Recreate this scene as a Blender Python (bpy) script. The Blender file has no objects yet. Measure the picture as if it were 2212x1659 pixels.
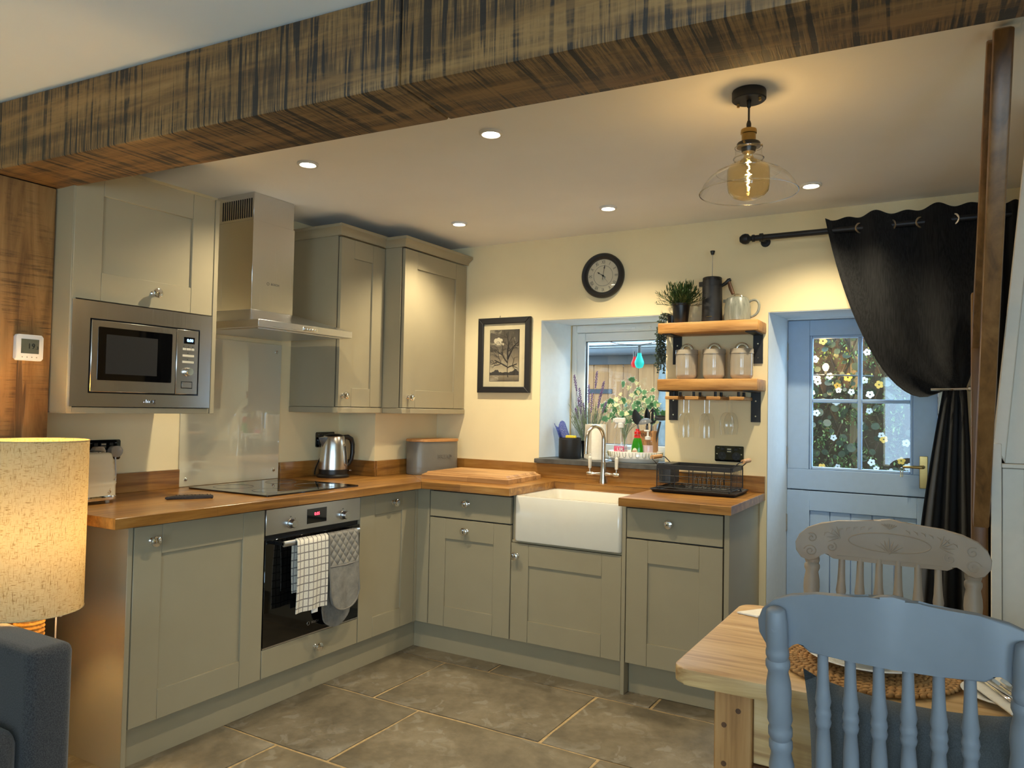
import bpy, bmesh, math, random
from mathutils import Matrix, Vector

random.seed(7)
S = bpy.context.scene
COL = S.collection
PI = math.pi

# ------------------------------------------------------------------ camera
cam_d = bpy.data.cameras.new('camera')
cam = bpy.data.objects.new('camera', cam_d)
COL.objects.link(cam)
cam_d.sensor_fit = 'HORIZONTAL'
cam_d.sensor_width = 36.0
cam_d.lens = 1625.2145 / 2212 * 36.0
cam_d.clip_start = 0.02
YAW, PITCH, ROLL = 0.5289, 0.0321, 0.0192
fw = Vector((-math.sin(YAW)*math.cos(PITCH), math.cos(YAW)*math.cos(PITCH), math.sin(PITCH)))
rt = Vector((math.cos(YAW), math.sin(YAW), 0))
up = rt.cross(fw)
r2 = math.cos(ROLL)*rt + math.sin(ROLL)*up
u2 = -math.sin(ROLL)*rt + math.cos(ROLL)*up
cm = Matrix((r2, u2, -fw)).transposed().to_4x4()
cm.translation = (3.1373, -3.9412, 1.3248)
cam.matrix_world = cm
S.camera = cam

# ------------------------------------------------------------------ world, exposure
SKY = 5.2
world = bpy.data.worlds.new('overcast_sky')
S.world = world
world.use_nodes = True
bg = world.node_tree.nodes['Background']
bg.inputs[0].default_value = (0.53, 0.765, 1.0, 1)
bg.inputs[1].default_value = SKY
S.view_settings.view_transform = 'Standard'
S.view_settings.look = 'None'
S.view_settings.gamma = 1.0
S.view_settings.use_curve_mapping = False
S.view_settings.exposure = 1.05
DOWN_W, PEND_W, LAMP_W = 26.0, 1.3, 10.0     # watts of the room's lamps
WARM = (1.0, 0.86, 0.59)

def portal(name, loc, rot, sx, sy):
    d = bpy.data.lights.new(name, 'AREA')
    d.shape = 'RECTANGLE'; d.size = sx; d.size_y = sy
    d.cycles.is_portal = True
    o = bpy.data.objects.new(name, d); COL.objects.link(o)
    o.location = loc; o.rotation_euler = rot
    return o
# sky light comes in through the kitchen window, the glazed door, the sitting-room window behind the camera and an added side window
portal('portal_window', (1.42, 0.46, 1.42), (math.radians(-90), 0, 0), 0.8, 0.85)
portal('portal_door', (2.73, 0.46, 1.39), (math.radians(-90), 0, 0), 0.7, 0.8)
portal('portal_sitting_room', (3.2, -6.62, 1.25), (math.radians(90), 0, 0), 1.7, 1.2)
portal('portal_added_window', (4.47, -5.0, 1.25), (0, math.radians(90), 0), 1.2, 1.8)  # unseen side window, added for more cool ambient light

# ------------------------------------------------------------------ helpers
WM = {}
def world_m(o):
    return WM.get(o.name, Matrix.Identity(4)) if o else Matrix.Identity(4)

def setp(o, label=None, cat=None, group=None, kind=None):
    if label: o['label'] = label
    if cat: o['category'] = cat
    if group: o['group'] = group
    if kind: o['kind'] = kind
    return o

def thing(name, label, cat, loc=(0, 0, 0), rotz=0, group=None, kind=None):
    o = bpy.data.objects.new(name, None)
    COL.objects.link(o)
    o.empty_display_size = 0.05
    o.location = loc
    o.rotation_euler = (0, 0, rotz)
    WM[o.name] = Matrix.Translation(loc) @ Matrix.Rotation(rotz, 4, 'Z')
    return setp(o, label, cat, group, kind)

def part(name, bm, mat, parent=None, world=True, smooth=38, label=None, cat=None, group=None, kind=None, loc=None):
    """bmesh -> object. With a parent the mesh is moved into its thing's frame (world=True)."""
    if parent is not None and world:
        bm.transform(world_m(parent).inverted())
    if parent is None and loc is not None:
        bm.transform(Matrix.Translation(-Vector(loc)))
    bmesh.ops.recalc_face_normals(bm, faces=bm.faces)
    me = bpy.data.meshes.new(name)
    bm.to_mesh(me); bm.free()
    if smooth:
        me.polygons.foreach_set('use_smooth', [True]*len(me.polygons))
        me.set_sharp_from_angle(angle=math.radians(smooth))
    for m in (mat if isinstance(mat, (list, tuple)) else [mat]):
        me.materials.append(m)
    o = bpy.data.objects.new(name, me)
    COL.objects.link(o)
    if parent is not None:
        o.parent = parent
        WM[o.name] = world_m(parent)
    elif loc is not None:
        o.location = loc
        WM[o.name] = Matrix.Translation(loc)
    return setp(o, label, cat, group, kind)

def share(name, src, parent, mloc=None, label=None):
    """another object on the same mesh data"""
    o = bpy.data.objects.new(name, src.data)
    COL.objects.link(o)
    if parent is not None:
        o.parent = parent
        WM[o.name] = world_m(parent)
    if mloc is not None: o.matrix_local = mloc
    if label: o['label'] = label
    return o

def dup(root, loc, rotz=0, label=None):
    r = root.copy(); COL.objects.link(r)
    r.location = loc; r.rotation_euler = (0, 0, rotz)
    WM[r.name] = Matrix.Translation(loc) @ Matrix.Rotation(rotz, 4, 'Z')
    if label: r['label'] = label
    for ch in list(root.children):
        c = ch.copy(); COL.objects.link(c); c.parent = r
        for g in list(ch.children):
            d = g.copy(); COL.objects.link(d); d.parent = c
    return r

def B(): return bmesh.new()

def add_box(bm, x0, x1, y0, y1, z0, z1, bev=0, M=None, seg=1):
    if x0 > x1: x0, x1 = x1, x0
    if y0 > y1: y0, y1 = y1, y0
    if z0 > z1: z0, z1 = z1, z0
    vs = [bm.verts.new(p) for p in ((x0,y0,z0),(x1,y0,z0),(x1,y1,z0),(x0,y1,z0),(x0,y0,z1),(x1,y0,z1),(x1,y1,z1),(x0,y1,z1))]
    fs = [bm.faces.new([vs[i] for i in f]) for f in ((0,3,2,1),(4,5,6,7),(0,1,5,4),(1,2,6,5),(2,3,7,6),(3,0,4,7))]
    if bev > 0:
        es = list({e for f in fs for e in f.edges})
        r = bmesh.ops.bevel(bm, geom=es, offset=bev, segments=seg, affect='EDGES', profile=0.5, clamp_overlap=True)
        vs = list({v for v in vs if v.is_valid} | set(r['verts']))
    if M is not None:
        bmesh.ops.transform(bm, matrix=M, verts=vs)
    return vs

def bx(x0, x1, y0, y1, z0, z1, bev=0, M=None, seg=1):
    b = B(); add_box(b, x0, x1, y0, y1, z0, z1, bev, M, seg); return b

def FM(face, u=0, v=0, w=0):
    """face frame: ('x', X) looks along +x, ('y', Y) looks along -y; local x right, y up, z out"""
    a, c = face
    if a == 'x':
        M = Matrix(((0,0,1,c+w),(1,0,0,u),(0,1,0,v),(0,0,0,1)))
    else:
        M = Matrix(((1,0,0,u),(0,0,-1,c-w),(0,1,0,v),(0,0,0,1)))
    return M

def fb(face, u0, u1, v0, v1, w0, w1, bev=0, seg=1):
    return bx(u0, u1, v0, v1, w0, w1, bev, FM(face), seg)

def add_lathe(bm, prof, M=None, seg=24, sx=1, sy=1, a0=0, a1=2*PI):
    rings = []
    full = abs(a1-a0-2*PI) < 1e-6
    n = seg if full else seg+1
    for r, z in prof:
        if r < 1e-7:
            rings.append([bm.verts.new((0, 0, z))])
        else:
            rings.append([bm.verts.new((r*sx*math.cos(a0+(a1-a0)*i/seg), r*sy*math.sin(a0+(a1-a0)*i/seg), z)) for i in range(n)])
    for a, b in zip(rings, rings[1:]):
        m = seg
        for i in range(m):
            j = (i+1) % n
            if len(a) == 1 and len(b) == 1: continue
            if len(a) == 1: bm.faces.new((a[0], b[j], b[i]))
            elif len(b) == 1: bm.faces.new((a[i], a[j], b[0]))
            else: bm.faces.new((a[i], a[j], b[j], b[i]))
    vs = [v for r in rings for v in r]
    if M is not None: bmesh.ops.transform(bm, matrix=M, verts=vs)
    return vs

def lathe(prof, M=None, seg=24, **k):
    b = B(); add_lathe(b, prof, M, seg, **k); return b

def add_tube(bm, pts, r, seg=8, closed=False, flat=1.0):
    pts = [Vector(p) for p in pts]
    n = len(pts)
    rad = r if isinstance(r, (list, tuple)) else [r]*n
    tang = []
    for i in range(n):
        a = pts[(i-1) % n] if (closed or i > 0) else pts[i]
        b = pts[(i+1) % n] if (closed or i < n-1) else pts[i]
        t = b - a
        tang.append(t.normalized() if t.length > 1e-9 else Vector((0, 0, 1)))
    ref = Vector((0, 0, 1)) if abs(tang[0].z) < 0.9 else Vector((1, 0, 0))
    nv = tang[0].cross(ref).normalized()
    rings = []
    for i in range(n):
        t = tang[i]
        nv = (nv - t*nv.dot(t))
        if nv.length < 1e-6: nv = t.orthogonal()
        nv.normalize()
        bn = t.cross(nv)
        rings.append([bm.verts.new(pts[i] + rad[i]*(math.cos(2*PI*k/seg)*nv + flat*math.sin(2*PI*k/seg)*bn)) for k in range(seg)])
    m = n if closed else n-1
    for i in range(m):
        a, b = rings[i], rings[(i+1) % n]
        for k in range(seg):
            bm.faces.new((a[k], a[(k+1) % seg], b[(k+1) % seg], b[k]))
    if not closed:
        bm.faces.new(rings[0][::-1]); bm.faces.new(rings[-1])
    return [v for q in rings for v in q]

def tube(pts, r, seg=8, closed=False, flat=1.0):
    b = B(); add_tube(b, pts, r, seg, closed, flat); return b

def bez(p0, p1, p2, p3, n=10):
    out = []
    for i in range(n+1):
        t = i/n
        out.append(Vector(p0)*(1-t)**3 + Vector(p1)*3*t*(1-t)**2 + Vector(p2)*3*t*t*(1-t) + Vector(p3)*t**3)
    return out

def add_poly(bm, pts2, d0, d1, M=None, bev=0, seg=1):
    """extrude a 2-D outline (local x,y) from local z=d0 to d1"""
    a = [bm.verts.new((p[0], p[1], d0)) for p in pts2]
    b = [bm.verts.new((p[0], p[1], d1)) for p in pts2]
    fa = bm.faces.new(a[::-1]); fb_ = bm.faces.new(b)
    n = len(a)
    for i in range(n):
        bm.faces.new((a[i], a[(i+1) % n], b[(i+1) % n], b[i]))
    vs = a + b
    if bev > 0:
        es = list(set(fa.edges) | set(fb_.edges))
        r = bmesh.ops.bevel(bm, geom=es, offset=bev, segments=seg, affect='EDGES', profile=0.5)
        vs = list({v for v in vs if v.is_valid} | set(r['verts']))
    if M is not None: bmesh.ops.transform(bm, matrix=M, verts=vs)
    return vs

def poly(pts2, d0, d1, M=None, bev=0, seg=1):
    b = B(); add_poly(b, pts2, d0, d1, M, bev, seg); return b

def rrect(x0, x1, y0, y1, r, n=5):
    out = []
    for cx, cy, a in ((x1-r, y1-r, 0), (x0+r, y1-r, 90), (x0+r, y0+r, 180), (x1-r, y0+r, 270)):
        for i in range(n+1):
            t = math.radians(a + 90*i/n)
            out.append((cx + r*math.cos(t), cy + r*math.sin(t)))
    return out

def text_bm(s, size, depth, M, align='CENTER', shear=0, sx=1.0):
    c = bpy.data.curves.new('lettering', 'FONT')
    c.body = s; c.size = size; c.extrude = depth; c.align_x = align; c.align_y = 'CENTER'
    c.shear = shear; c.resolution_u = 2
    o = bpy.data.objects.new('lettering', c); COL.objects.link(o)
    dg = bpy.context.evaluated_depsgraph_get()
    me = bpy.data.meshes.new_from_object(o.evaluated_get(dg))
    bpy.data.objects.remove(o); bpy.data.curves.remove(c)
    b = B(); b.from_mesh(me); bpy.data.meshes.remove(me)
    b.transform(M @ Matrix.Diagonal((sx, 1, 1, 1)))
    return b

def T(x, y, z): return Matrix.Translation((x, y, z))
def RX(a): return Matrix.Rotation(a, 4, 'X')
def RY(a): return Matrix.Rotation(a, 4, 'Y')
def RZ(a): return Matrix.Rotation(a, 4, 'Z')
def axis_m(p, d):
    """matrix that puts local z along d at p"""
    return Matrix.Translation(p) @ Vector(d).to_track_quat('Z', 'Y').to_matrix().to_4x4()

# ------------------------------------------------------------------ materials
def srgb(r, g, b):
    f = lambda c: (c/255/12.92) if c/255 <= 0.04045 else ((c/255+0.055)/1.055)**2.4
    return (f(r), f(g), f(b), 1)

def newmat(name):
    m = bpy.data.materials.new(name); m.use_nodes = True
    nt = m.node_tree
    return m, nt, nt.nodes['Principled BSDF']

def N(nt, t, **kw):
    n = nt.nodes.new(t)
    for k, v in kw.items():
        if hasattr(n, k): setattr(n, k, v)
        else: n.inputs[k].default_value = v
    return n

def coords(nt, scale=(1, 1, 1), rot=(0, 0, 0), kind='Object'):
    tc = N(nt, 'ShaderNodeTexCoord')
    mp = N(nt, 'ShaderNodeMapping')
    mp.inputs['Scale'].default_value = scale
    mp.inputs['Rotation'].default_value = rot
    nt.links.new(tc.outputs[kind], mp.inputs[0])
    return mp.outputs[0]

def noise(nt, vec, scale, detail=3, rough=0.5, dist=0):
    n = N(nt, 'ShaderNodeTexNoise')
    n.inputs['Scale'].default_value = scale; n.inputs['Detail'].default_value = detail
    n.inputs['Roughness'].default_value = rough; n.inputs['Distortion'].default_value = dist
    nt.links.new(vec, n.inputs['Vector'])
    return n.outputs['Fac']

def ramp(nt, fac, stops):
    r = N(nt, 'ShaderNodeValToRGB')
    el = r.color_ramp.elements
    el[0].position, el[0].color = stops[0]
    el[1].position, el[1].color = stops[-1]
    for p, c in stops[1:-1]:
        e = el.new(p); e.color = c
    nt.links.new(fac, r.inputs[0])
    return r.outputs[0]

def mix(nt, a, b, fac, mode='MIX'):
    m = N(nt, 'ShaderNodeMix', data_type='RGBA', blend_type=mode)
    for sock, val in ((m.inputs[0], fac), (m.inputs[6], a), (m.inputs[7], b)):
        if hasattr(val, 'is_output'): nt.links.new(val, sock)
        else: sock.default_value = val
    return m.outputs[2]

def math_n(nt, op, a, b=None, c=None, clamp=False):
    m = N(nt, 'ShaderNodeMath', operation=op); m.use_clamp = clamp
    for i, v in enumerate((a, b, c)):
        if v is None: continue
        if hasattr(v, 'is_output'): nt.links.new(v, m.inputs[i])
        else: m.inputs[i].default_value = v
    return m.outputs[0]

def bump(nt, p, h, strength=0.2, dist=0.002):
    b = N(nt, 'ShaderNodeBump')
    b.inputs['Strength'].default_value = strength; b.inputs['Distance'].default_value = dist
    nt.links.new(h, b.inputs['Height']); nt.links.new(b.outputs[0], p.inputs['Normal'])

def plain(name, col, rough=0.5, metal=0.0, spec=0.5, var=0.06, nscale=30, bmp=0.0, coat=0.0, sheen=0.0):
    m, nt, p = newmat(name)
    v = coords(nt)
    f = noise(nt, v, nscale, 3)
    dark = tuple(c*(1-var) for c in col[:3]) + (1,)
    lite = tuple(min(1, c*(1+var)) for c in col[:3]) + (1,)
    nt.links.new(ramp(nt, f, [(0.3, dark), (0.7, lite)]), p.inputs['Base Color'])
    p.inputs['Roughness'].default_value = rough; p.inputs['Metallic'].default_value = metal
    p.inputs['Specular IOR Level'].default_value = spec
    p.inputs['Coat Weight'].default_value = coat
    p.inputs['Sheen Weight'].default_value = sheen
    if bmp: bump(nt, p, f, bmp)
    return m

def wood(name, c_dark, c_mid, c_lite, axis='x', scale=1.0, rough=0.45, knots=False, stave=None, bmp=0.15, coat=0.0, spec=0.5):
    """grain runs along `axis`; stave=(length,width,axis) lays the wood in glued staves"""
    m, nt, p = newmat(name)
    st = {'x': (1.2, 16, 16), 'y': (16, 1.2, 16), 'z': (16, 16, 1.2)}[axis]
    v = coords(nt, tuple(s*scale for s in st))
    n1 = noise(nt, v, 1.0, 6, 0.6, 1.4)
    v2 = coords(nt, tuple(s*scale*5 for s in st))
    n2 = noise(nt, v2, 1.0, 4, 0.6, 0.3)
    fac = math_n(nt, 'ADD', math_n(nt, 'MULTIPLY', n1, 0.75), math_n(nt, 'MULTIPLY', n2, 0.25))
    col = ramp(nt, fac, [(0.33, c_dark), (0.5, c_mid), (0.67, c_lite)])
    if knots:
        kv = coords(nt, tuple(s*scale for s in {'x': (3, 7, 7), 'y': (7, 3, 7), 'z': (7, 7, 3)}[axis]))
        vo = N(nt, 'ShaderNodeTexVoronoi'); vo.inputs['Scale'].default_value = 1.0
        nt.links.new(kv, vo.inputs['Vector'])
        kf = ramp(nt, vo.outputs['Distance'], [(0.05, (1, 1, 1, 1)), (0.17, (0, 0, 0, 1))])
        col = mix(nt, col, tuple(c*0.25 for c in c_dark[:3])+(1,), math_n(nt, 'MULTIPLY', kf, 0.75))
    if stave:
        L, Wd, ax = stave
        rot = (0, 0, 0) if ax == 'x' else (0, 0, PI/2)
        bv = coords(nt, (1, 1, 1), rot)
        br = N(nt, 'ShaderNodeTexBrick')
        br.inputs['Scale'].default_value = 1.0
        br.inputs['Brick Width'].default_value = L; br.inputs['Row Height'].default_value = Wd
        br.inputs['Mortar Size'].default_value = 0.0006
        br.inputs['Color1'].default_value = (1, 1, 1, 1); br.inputs['Color2'].default_value = (0.60, 0.55, 0.50, 1)
        br.inputs['Mortar'].default_value = (0.45, 0.4, 0.35, 1)
        nt.links.new(bv, br.inputs['Vector'])
        col = mix(nt, col, br.outputs['Color'], 0.9, 'MULTIPLY')
    nt.links.new(col, p.inputs['Base Color'])
    p.inputs['Roughness'].default_value = rough
    p.inputs['Coat Weight'].default_value = coat; p.inputs['Coat Roughness'].default_value = 0.25
    p.inputs['Specular IOR Level'].default_value = spec
    bump(nt, p, fac, bmp)
    return m

def thin_glass(name, tint=(1, 1, 1, 1), refl=1.0, rough=0.0, ior=1.45, body=0.0, bodycol=(1, 1, 1, 1)):
    """thin pane: straight-through transmission with fresnel reflection"""
    m, nt, p = newmat(name)
    nt.nodes.remove(p)
    out = nt.nodes['Material Output']
    tr = N(nt, 'ShaderNodeBsdfTransparent'); tr.inputs[0].default_value = tint
    gl = N(nt, 'ShaderNodeBsdfGlossy'); gl.inputs['Roughness'].default_value = rough
    lw = N(nt, 'ShaderNodeLayerWeight'); lw.inputs[0].default_value = 0.5
    f0 = ((ior-1)/(ior+1))**2
    sch = math_n(nt, 'MULTIPLY_ADD', math_n(nt, 'POWER', lw.outputs['Facing'], 5.0), 1-f0, f0)
    ms = N(nt, 'ShaderNodeMixShader')
    fac = math_n(nt, 'MULTIPLY', sch, refl, clamp=True)
    nt.links.new(fac, ms.inputs[0]); nt.links.new(tr.outputs[0], ms.inputs[1]); nt.links.new(gl.outputs[0], ms.inputs[2])
    last = ms.outputs[0]
    if body > 0:
        df = N(nt, 'ShaderNodeBsdfDiffuse'); df.inputs[0].default_value = bodycol
        tl = N(nt, 'ShaderNodeBsdfTranslucent'); tl.inputs[0].default_value = bodycol
        ad = N(nt, 'ShaderNodeMixShader'); ad.inputs[0].default_value = 0.5
        nt.links.new(df.outputs[0], ad.inputs[1]); nt.links.new(tl.outputs[0], ad.inputs[2])
        m2 = N(nt, 'ShaderNodeMixShader'); m2.inputs[0].default_value = body
        nt.links.new(last, m2.inputs[1]); nt.links.new(ad.outputs[0], m2.inputs[2])
        last = m2.outputs[0]
    nt.links.new(last, out.inputs[0])
    return m

def emit(name, col, strength):
    m, nt, p = newmat(name)
    p.inputs['Base Color'].default_value = col
    p.inputs['Emission Color'].default_value = col
    p.inputs['Emission Strength'].default_value = strength
    return m

def steel(name, col, rough, axis='x', strength=0.05):
    m, nt, p = newmat(name)
    st = {'x': (2, 260, 260), 'y': (260, 2, 260), 'z': (260, 260, 2)}[axis]
    f = noise(nt, coords(nt, st), 1.0, 2)
    p.inputs['Base Color'].default_value = col
    p.inputs['Metallic'].default_value = 1.0
    r = N(nt, 'ShaderNodeMapRange'); r.inputs[3].default_value = rough*0.8; r.inputs[4].default_value = rough*1.25
    nt.links.new(f, r.inputs[0]); nt.links.new(r.outputs[0], p.inputs['Roughness'])
    bump(nt, p, f, strength, 0.0005)
    return m

MT = {}
MT['cab'] = plain('cabinet_paint', srgb(159, 148, 122), 0.38, var=0.02, nscale=8)
MT['cab_dark'] = plain('carcass_gap', srgb(60, 56, 48), 0.7)
MT['wall'] = plain('cream_plaster', srgb(240, 222, 178), 0.85, var=0.02, nscale=6, bmp=0.05)
MT['ceil'] = plain('white_ceiling', srgb(242, 240, 236), 0.9, var=0.015, nscale=4)
MT['white'] = plain('white_paint', srgb(222, 230, 236), 0.5, var=0.02)
MT['whitegloss'] = plain('white_gloss', srgb(222, 217, 204), 0.12, var=0.01, coat=0.3)
MT['upvc'] = plain('white_window_plastic', srgb(236, 240, 240), 0.3, var=0.01)
MT['blue'] = plain('skylit_grey_blue_paint', srgb(166, 190, 218), 0.45, var=0.02)  # blue-grey paint, pushed bluer to carry the skylight's tint
MT['oak'] = wood('oak_worktop', srgb(112, 72, 30), srgb(164, 114, 52), srgb(192, 144, 78), 'x', 1.0, 0.28, stave=(0.42, 0.041, 'x'), bmp=0.04, coat=0.25)
MT['oak_y'] = wood('oak_worktop_long', srgb(112, 72, 30), srgb(164, 114, 52), srgb(192, 144, 78), 'y', 1.0, 0.28, stave=(0.42, 0.041, 'y'), bmp=0.04, coat=0.25)
MT['pine'] = wood('waxed_pine', srgb(150, 104, 58), srgb(204, 166, 112), srgb(220, 188, 140), 'x', 0.8, 0.42, knots=True, bmp=0.08)
MT['pine_z'] = wood('waxed_pine_upright', srgb(120, 76, 36), srgb(178, 128, 74), srgb(198, 152, 98), 'z', 0.8, 0.45, knots=True, bmp=0.08)
MT['pine_dark'] = wood('aged_pine', srgb(58, 36, 20), srgb(96, 62, 36), srgb(122, 82, 48), 'z', 0.8, 0.4)
MT['shelfwood'] = wood('reclaimed_shelf_wood', srgb(146, 96, 44), srgb(190, 138, 74), srgb(208, 160, 98), 'x', 0.9, 0.5, knots=True)
MT['boardwood'] = wood('chopping_board_wood', srgb(150, 104, 58), srgb(196, 148, 92), srgb(216, 172, 118), 'x', 0.9, 0.5, stave=(0.5, 0.05, 'x'))
MT['lidwood'] = wood('bamboo_lid', srgb(160, 110, 60), srgb(190, 138, 82), srgb(204, 154, 98), 'y', 1.2, 0.5)
MT['stairwood'] = wood('varnished_stair_oak', srgb(84, 58, 32), srgb(122, 86, 48), srgb(142, 104, 62), 'z', 0.7, 0.35)
MT['dowel'] = wood('beech_dowel', srgb(176, 120, 70), srgb(204, 156, 104), srgb(216, 172, 124), 'y', 1.5, 0.5)
MT['boxwood'] = wood('plywood_box', srgb(166, 112, 66), srgb(190, 136, 86), srgb(202, 150, 100), 'z', 1.0, 0.6)
MT['steel'] = steel('brushed_steel', (0.66, 0.66, 0.66, 1), 0.30, 'y')
MT['steel_v'] = steel('brushed_steel_upright', (0.66, 0.66, 0.66, 1), 0.24, 'z')
MT['chrome'] = plain('chrome', (0.82, 0.82, 0.82, 1), 0.06, 1.0, var=0.0)
MT['nickel'] = plain('brushed_nickel', (0.62, 0.57, 0.50, 1), 0.22, 1.0, var=0.02)
MT['black'] = plain('black_satin', srgb(20, 20, 21), 0.35, var=0.1)
MT['blackgloss'] = plain('black_glass', srgb(7, 7, 8), 0.04, var=0.0, coat=0.5)
MT['blackmat'] = plain('black_matt_metal', srgb(30, 30, 32), 0.5, var=0.1)
MT['iron'] = plain('dark_iron', srgb(46, 47, 50), 0.45, 0.6, var=0.1)
MT['darkgrey'] = plain('charcoal_plastic', srgb(52, 54, 58), 0.45, var=0.05)
MT['midgrey'] = plain('grey_nylon', srgb(112, 116, 122), 0.35, var=0.05)
MT['cream'] = plain('cream_enamel', srgb(196, 184, 158), 0.22, var=0.01, coat=0.2)
MT['grey_tin'] = plain('grey_enamel_tin', srgb(108, 106, 100), 0.32, var=0.02)
MT['canister'] = plain('taupe_enamel', srgb(160, 150, 134), 0.15, var=0.01, coat=0.4)
MT['brass'] = plain('antique_brass', (0.42, 0.28, 0.10, 1), 0.28, 1.0, var=0.05)
MT['chair'] = plain('grey_chair_paint', srgb(120, 126, 134), 0.5, var=0.05, nscale=14, bmp=0.06)
MT['chair_taupe'] = plain('taupe_chair_paint', srgb(146, 134, 120), 0.5, var=0.05, nscale=14, bmp=0.06)
MT['glass'] = thin_glass('clear_glass', (0.985, 0.99, 0.99, 1), 1.3)
MT['pane'] = thin_glass('window_pane', (0.96, 0.985, 0.99, 1), 1.0, ior=1.5)
MT['amber'] = thin_glass('amber_glass', (0.99, 0.88, 0.62, 1), 1.4)
MT['slate'] = plain('slate', srgb(84, 84, 82), 0.5, var=0.35, nscale=18, bmp=0.3)
MT['white_pl'] = plain('white_plastic', srgb(228, 226, 222), 0.35, var=0.01)
MT['led'] = emit('downlight_led', (1.0, 0.90, 0.70, 1), 14)
MT['mat_board'] = plain('cream_mount_board', srgb(222, 206, 168), 0.8, var=0.02)
MT['leaf_out'] = plain('dusky_outdoor_leaf', srgb(30, 42, 26), 0.5, var=0.35, nscale=25)
MT['leaf_out2'] = plain('outdoor_sprig_leaf', srgb(78, 100, 54), 0.5, var=0.35, nscale=25)
MT['leaf_dk'] = plain('dark_green_leaf', srgb(52, 74, 34), 0.45, var=0.35, nscale=25)
MT['leaf_md'] = plain('green_leaf', srgb(92, 122, 66), 0.5, var=0.35, nscale=25)
MT['leaf_pearl'] = plain('dusky_green_bead', srgb(54, 70, 56), 0.5, var=0.3, nscale=60)
MT['red'] = plain('red_plastic', srgb(206, 40, 34), 0.3, var=0.02)
MT['yellow'] = plain('yellow_sponge', srgb(232, 204, 66), 0.9, var=0.12, nscale=160, bmp=0.5)
MT['paper'] = plain('white_paper_towel', srgb(240, 234, 222), 0.95, var=0.03, nscale=90, bmp=0.4)
MT['china'] = plain('white_china', srgb(240, 238, 232), 0.1, var=0.01, coat=0.4)
MT['fence'] = wood('brown_fence_board', srgb(38, 26, 18), srgb(54, 38, 26), srgb(66, 48, 34), 'z', 0.8, 0.8)
MT['fence_lt'] = wood('pale_fence_board', srgb(82, 68, 48), srgb(106, 90, 66), srgb(118, 104, 80), 'z', 0.8, 0.8)
MT['shed'] = wood('shed_timber', srgb(96, 62, 32), srgb(128, 88, 48), srgb(140, 100, 60), 'z', 0.8, 0.8)
# ------------------------------------------------------------------ special materials
def m_beam():
    m, nt, p = newmat('sawn_oak_beam')
    g = noise(nt, coords(nt, (1.5, 18, 18)), 1.0, 6, 0.6, 1.2)
    base = ramp(nt, g, [(0.3, srgb(104, 74, 42)), (0.5, srgb(138, 102, 58)), (0.7, srgb(158, 120, 72))])
    # saw kerfs across the length
    k = noise(nt, coords(nt, (38, 1.3, 1.3)), 1.0, 2, 0.7)
    kf = ramp(nt, k, [(0.54, (0, 0, 0, 1)), (0.575, (1, 1, 1, 1))])
    fine = noise(nt, coords(nt, (130, 5, 5)), 1.0, 3, 0.7)
    ff = ramp(nt, fine, [(0.43, (0.15, 0.15, 0.15, 1)), (0.56, (1, 1, 1, 1))])
    pat = noise(nt, coords(nt, (2.2, 11, 11)), 1.0, 4, 0.65, 0.6)
    pf = ramp(nt, pat, [(0.38, (0, 0, 0, 1)), (0.56, (1, 1, 1, 1))])
    dark = math_n(nt, 'ADD', math_n(nt, 'MULTIPLY', kf, math_n(nt, 'MULTIPLY_ADD', pf, 0.55, 0.38)), math_n(nt, 'MULTIPLY', math_n(nt, 'MULTIPLY', ff, pf), 0.75), clamp=True)
    col = mix(nt, base, srgb(36, 32, 29), math_n(nt, 'MULTIPLY', dark, 0.95))
    nt.links.new(col, p.inputs['Base Color'])
    p.inputs['Roughness'].default_value = 0.6
    bump(nt, p, math_n(nt, 'SUBTRACT', g, math_n(nt, 'MULTIPLY', dark, 0.5)), 0.35, 0.004)
    return m
def m_post():
    m, nt, p = newmat('rough_sawn_post')
    g = noise(nt, coords(nt, (14, 12, 1.3)), 1.0, 6, 0.6, 1.6)
    base = ramp(nt, g, [(0.3, srgb(112, 76, 38)), (0.5, srgb(156, 112, 62)), (0.7, srgb(178, 134, 80))])
    k = noise(nt, coords(nt, (4, 4, 120)), 1.0, 3, 0.7)
    pat = noise(nt, coords(nt, (5, 7, 5)), 1.0, 4, 0.65, 0.5)
    d = math_n(nt, 'MULTIPLY', ramp(nt, k, [(0.48, (0, 0, 0, 1)), (0.62, (1, 1, 1, 1))]), ramp(nt, pat, [(0.44, (0, 0, 0, 1)), (0.62, (1, 1, 1, 1))]), clamp=True)
    cr = noise(nt, coords(nt, (30, 26, 0.9)), 1.0, 2, 0.5, 1.0)
    crf = ramp(nt, cr, [(0.68, (0, 0, 0, 1)), (0.72, (1, 1, 1, 1))])
    d2 = math_n(nt, 'MAXIMUM', math_n(nt, 'MULTIPLY', d, 0.65), math_n(nt, 'MULTIPLY', crf, 0.6))
    nt.links.new(mix(nt, base, srgb(52, 36, 24), d2), p.inputs['Base Color'])
    p.inputs['Roughness'].default_value = 0.65
    bump(nt, p, math_n(nt, 'SUBTRACT', g, d2), 0.5, 0.004)
    return m
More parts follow.
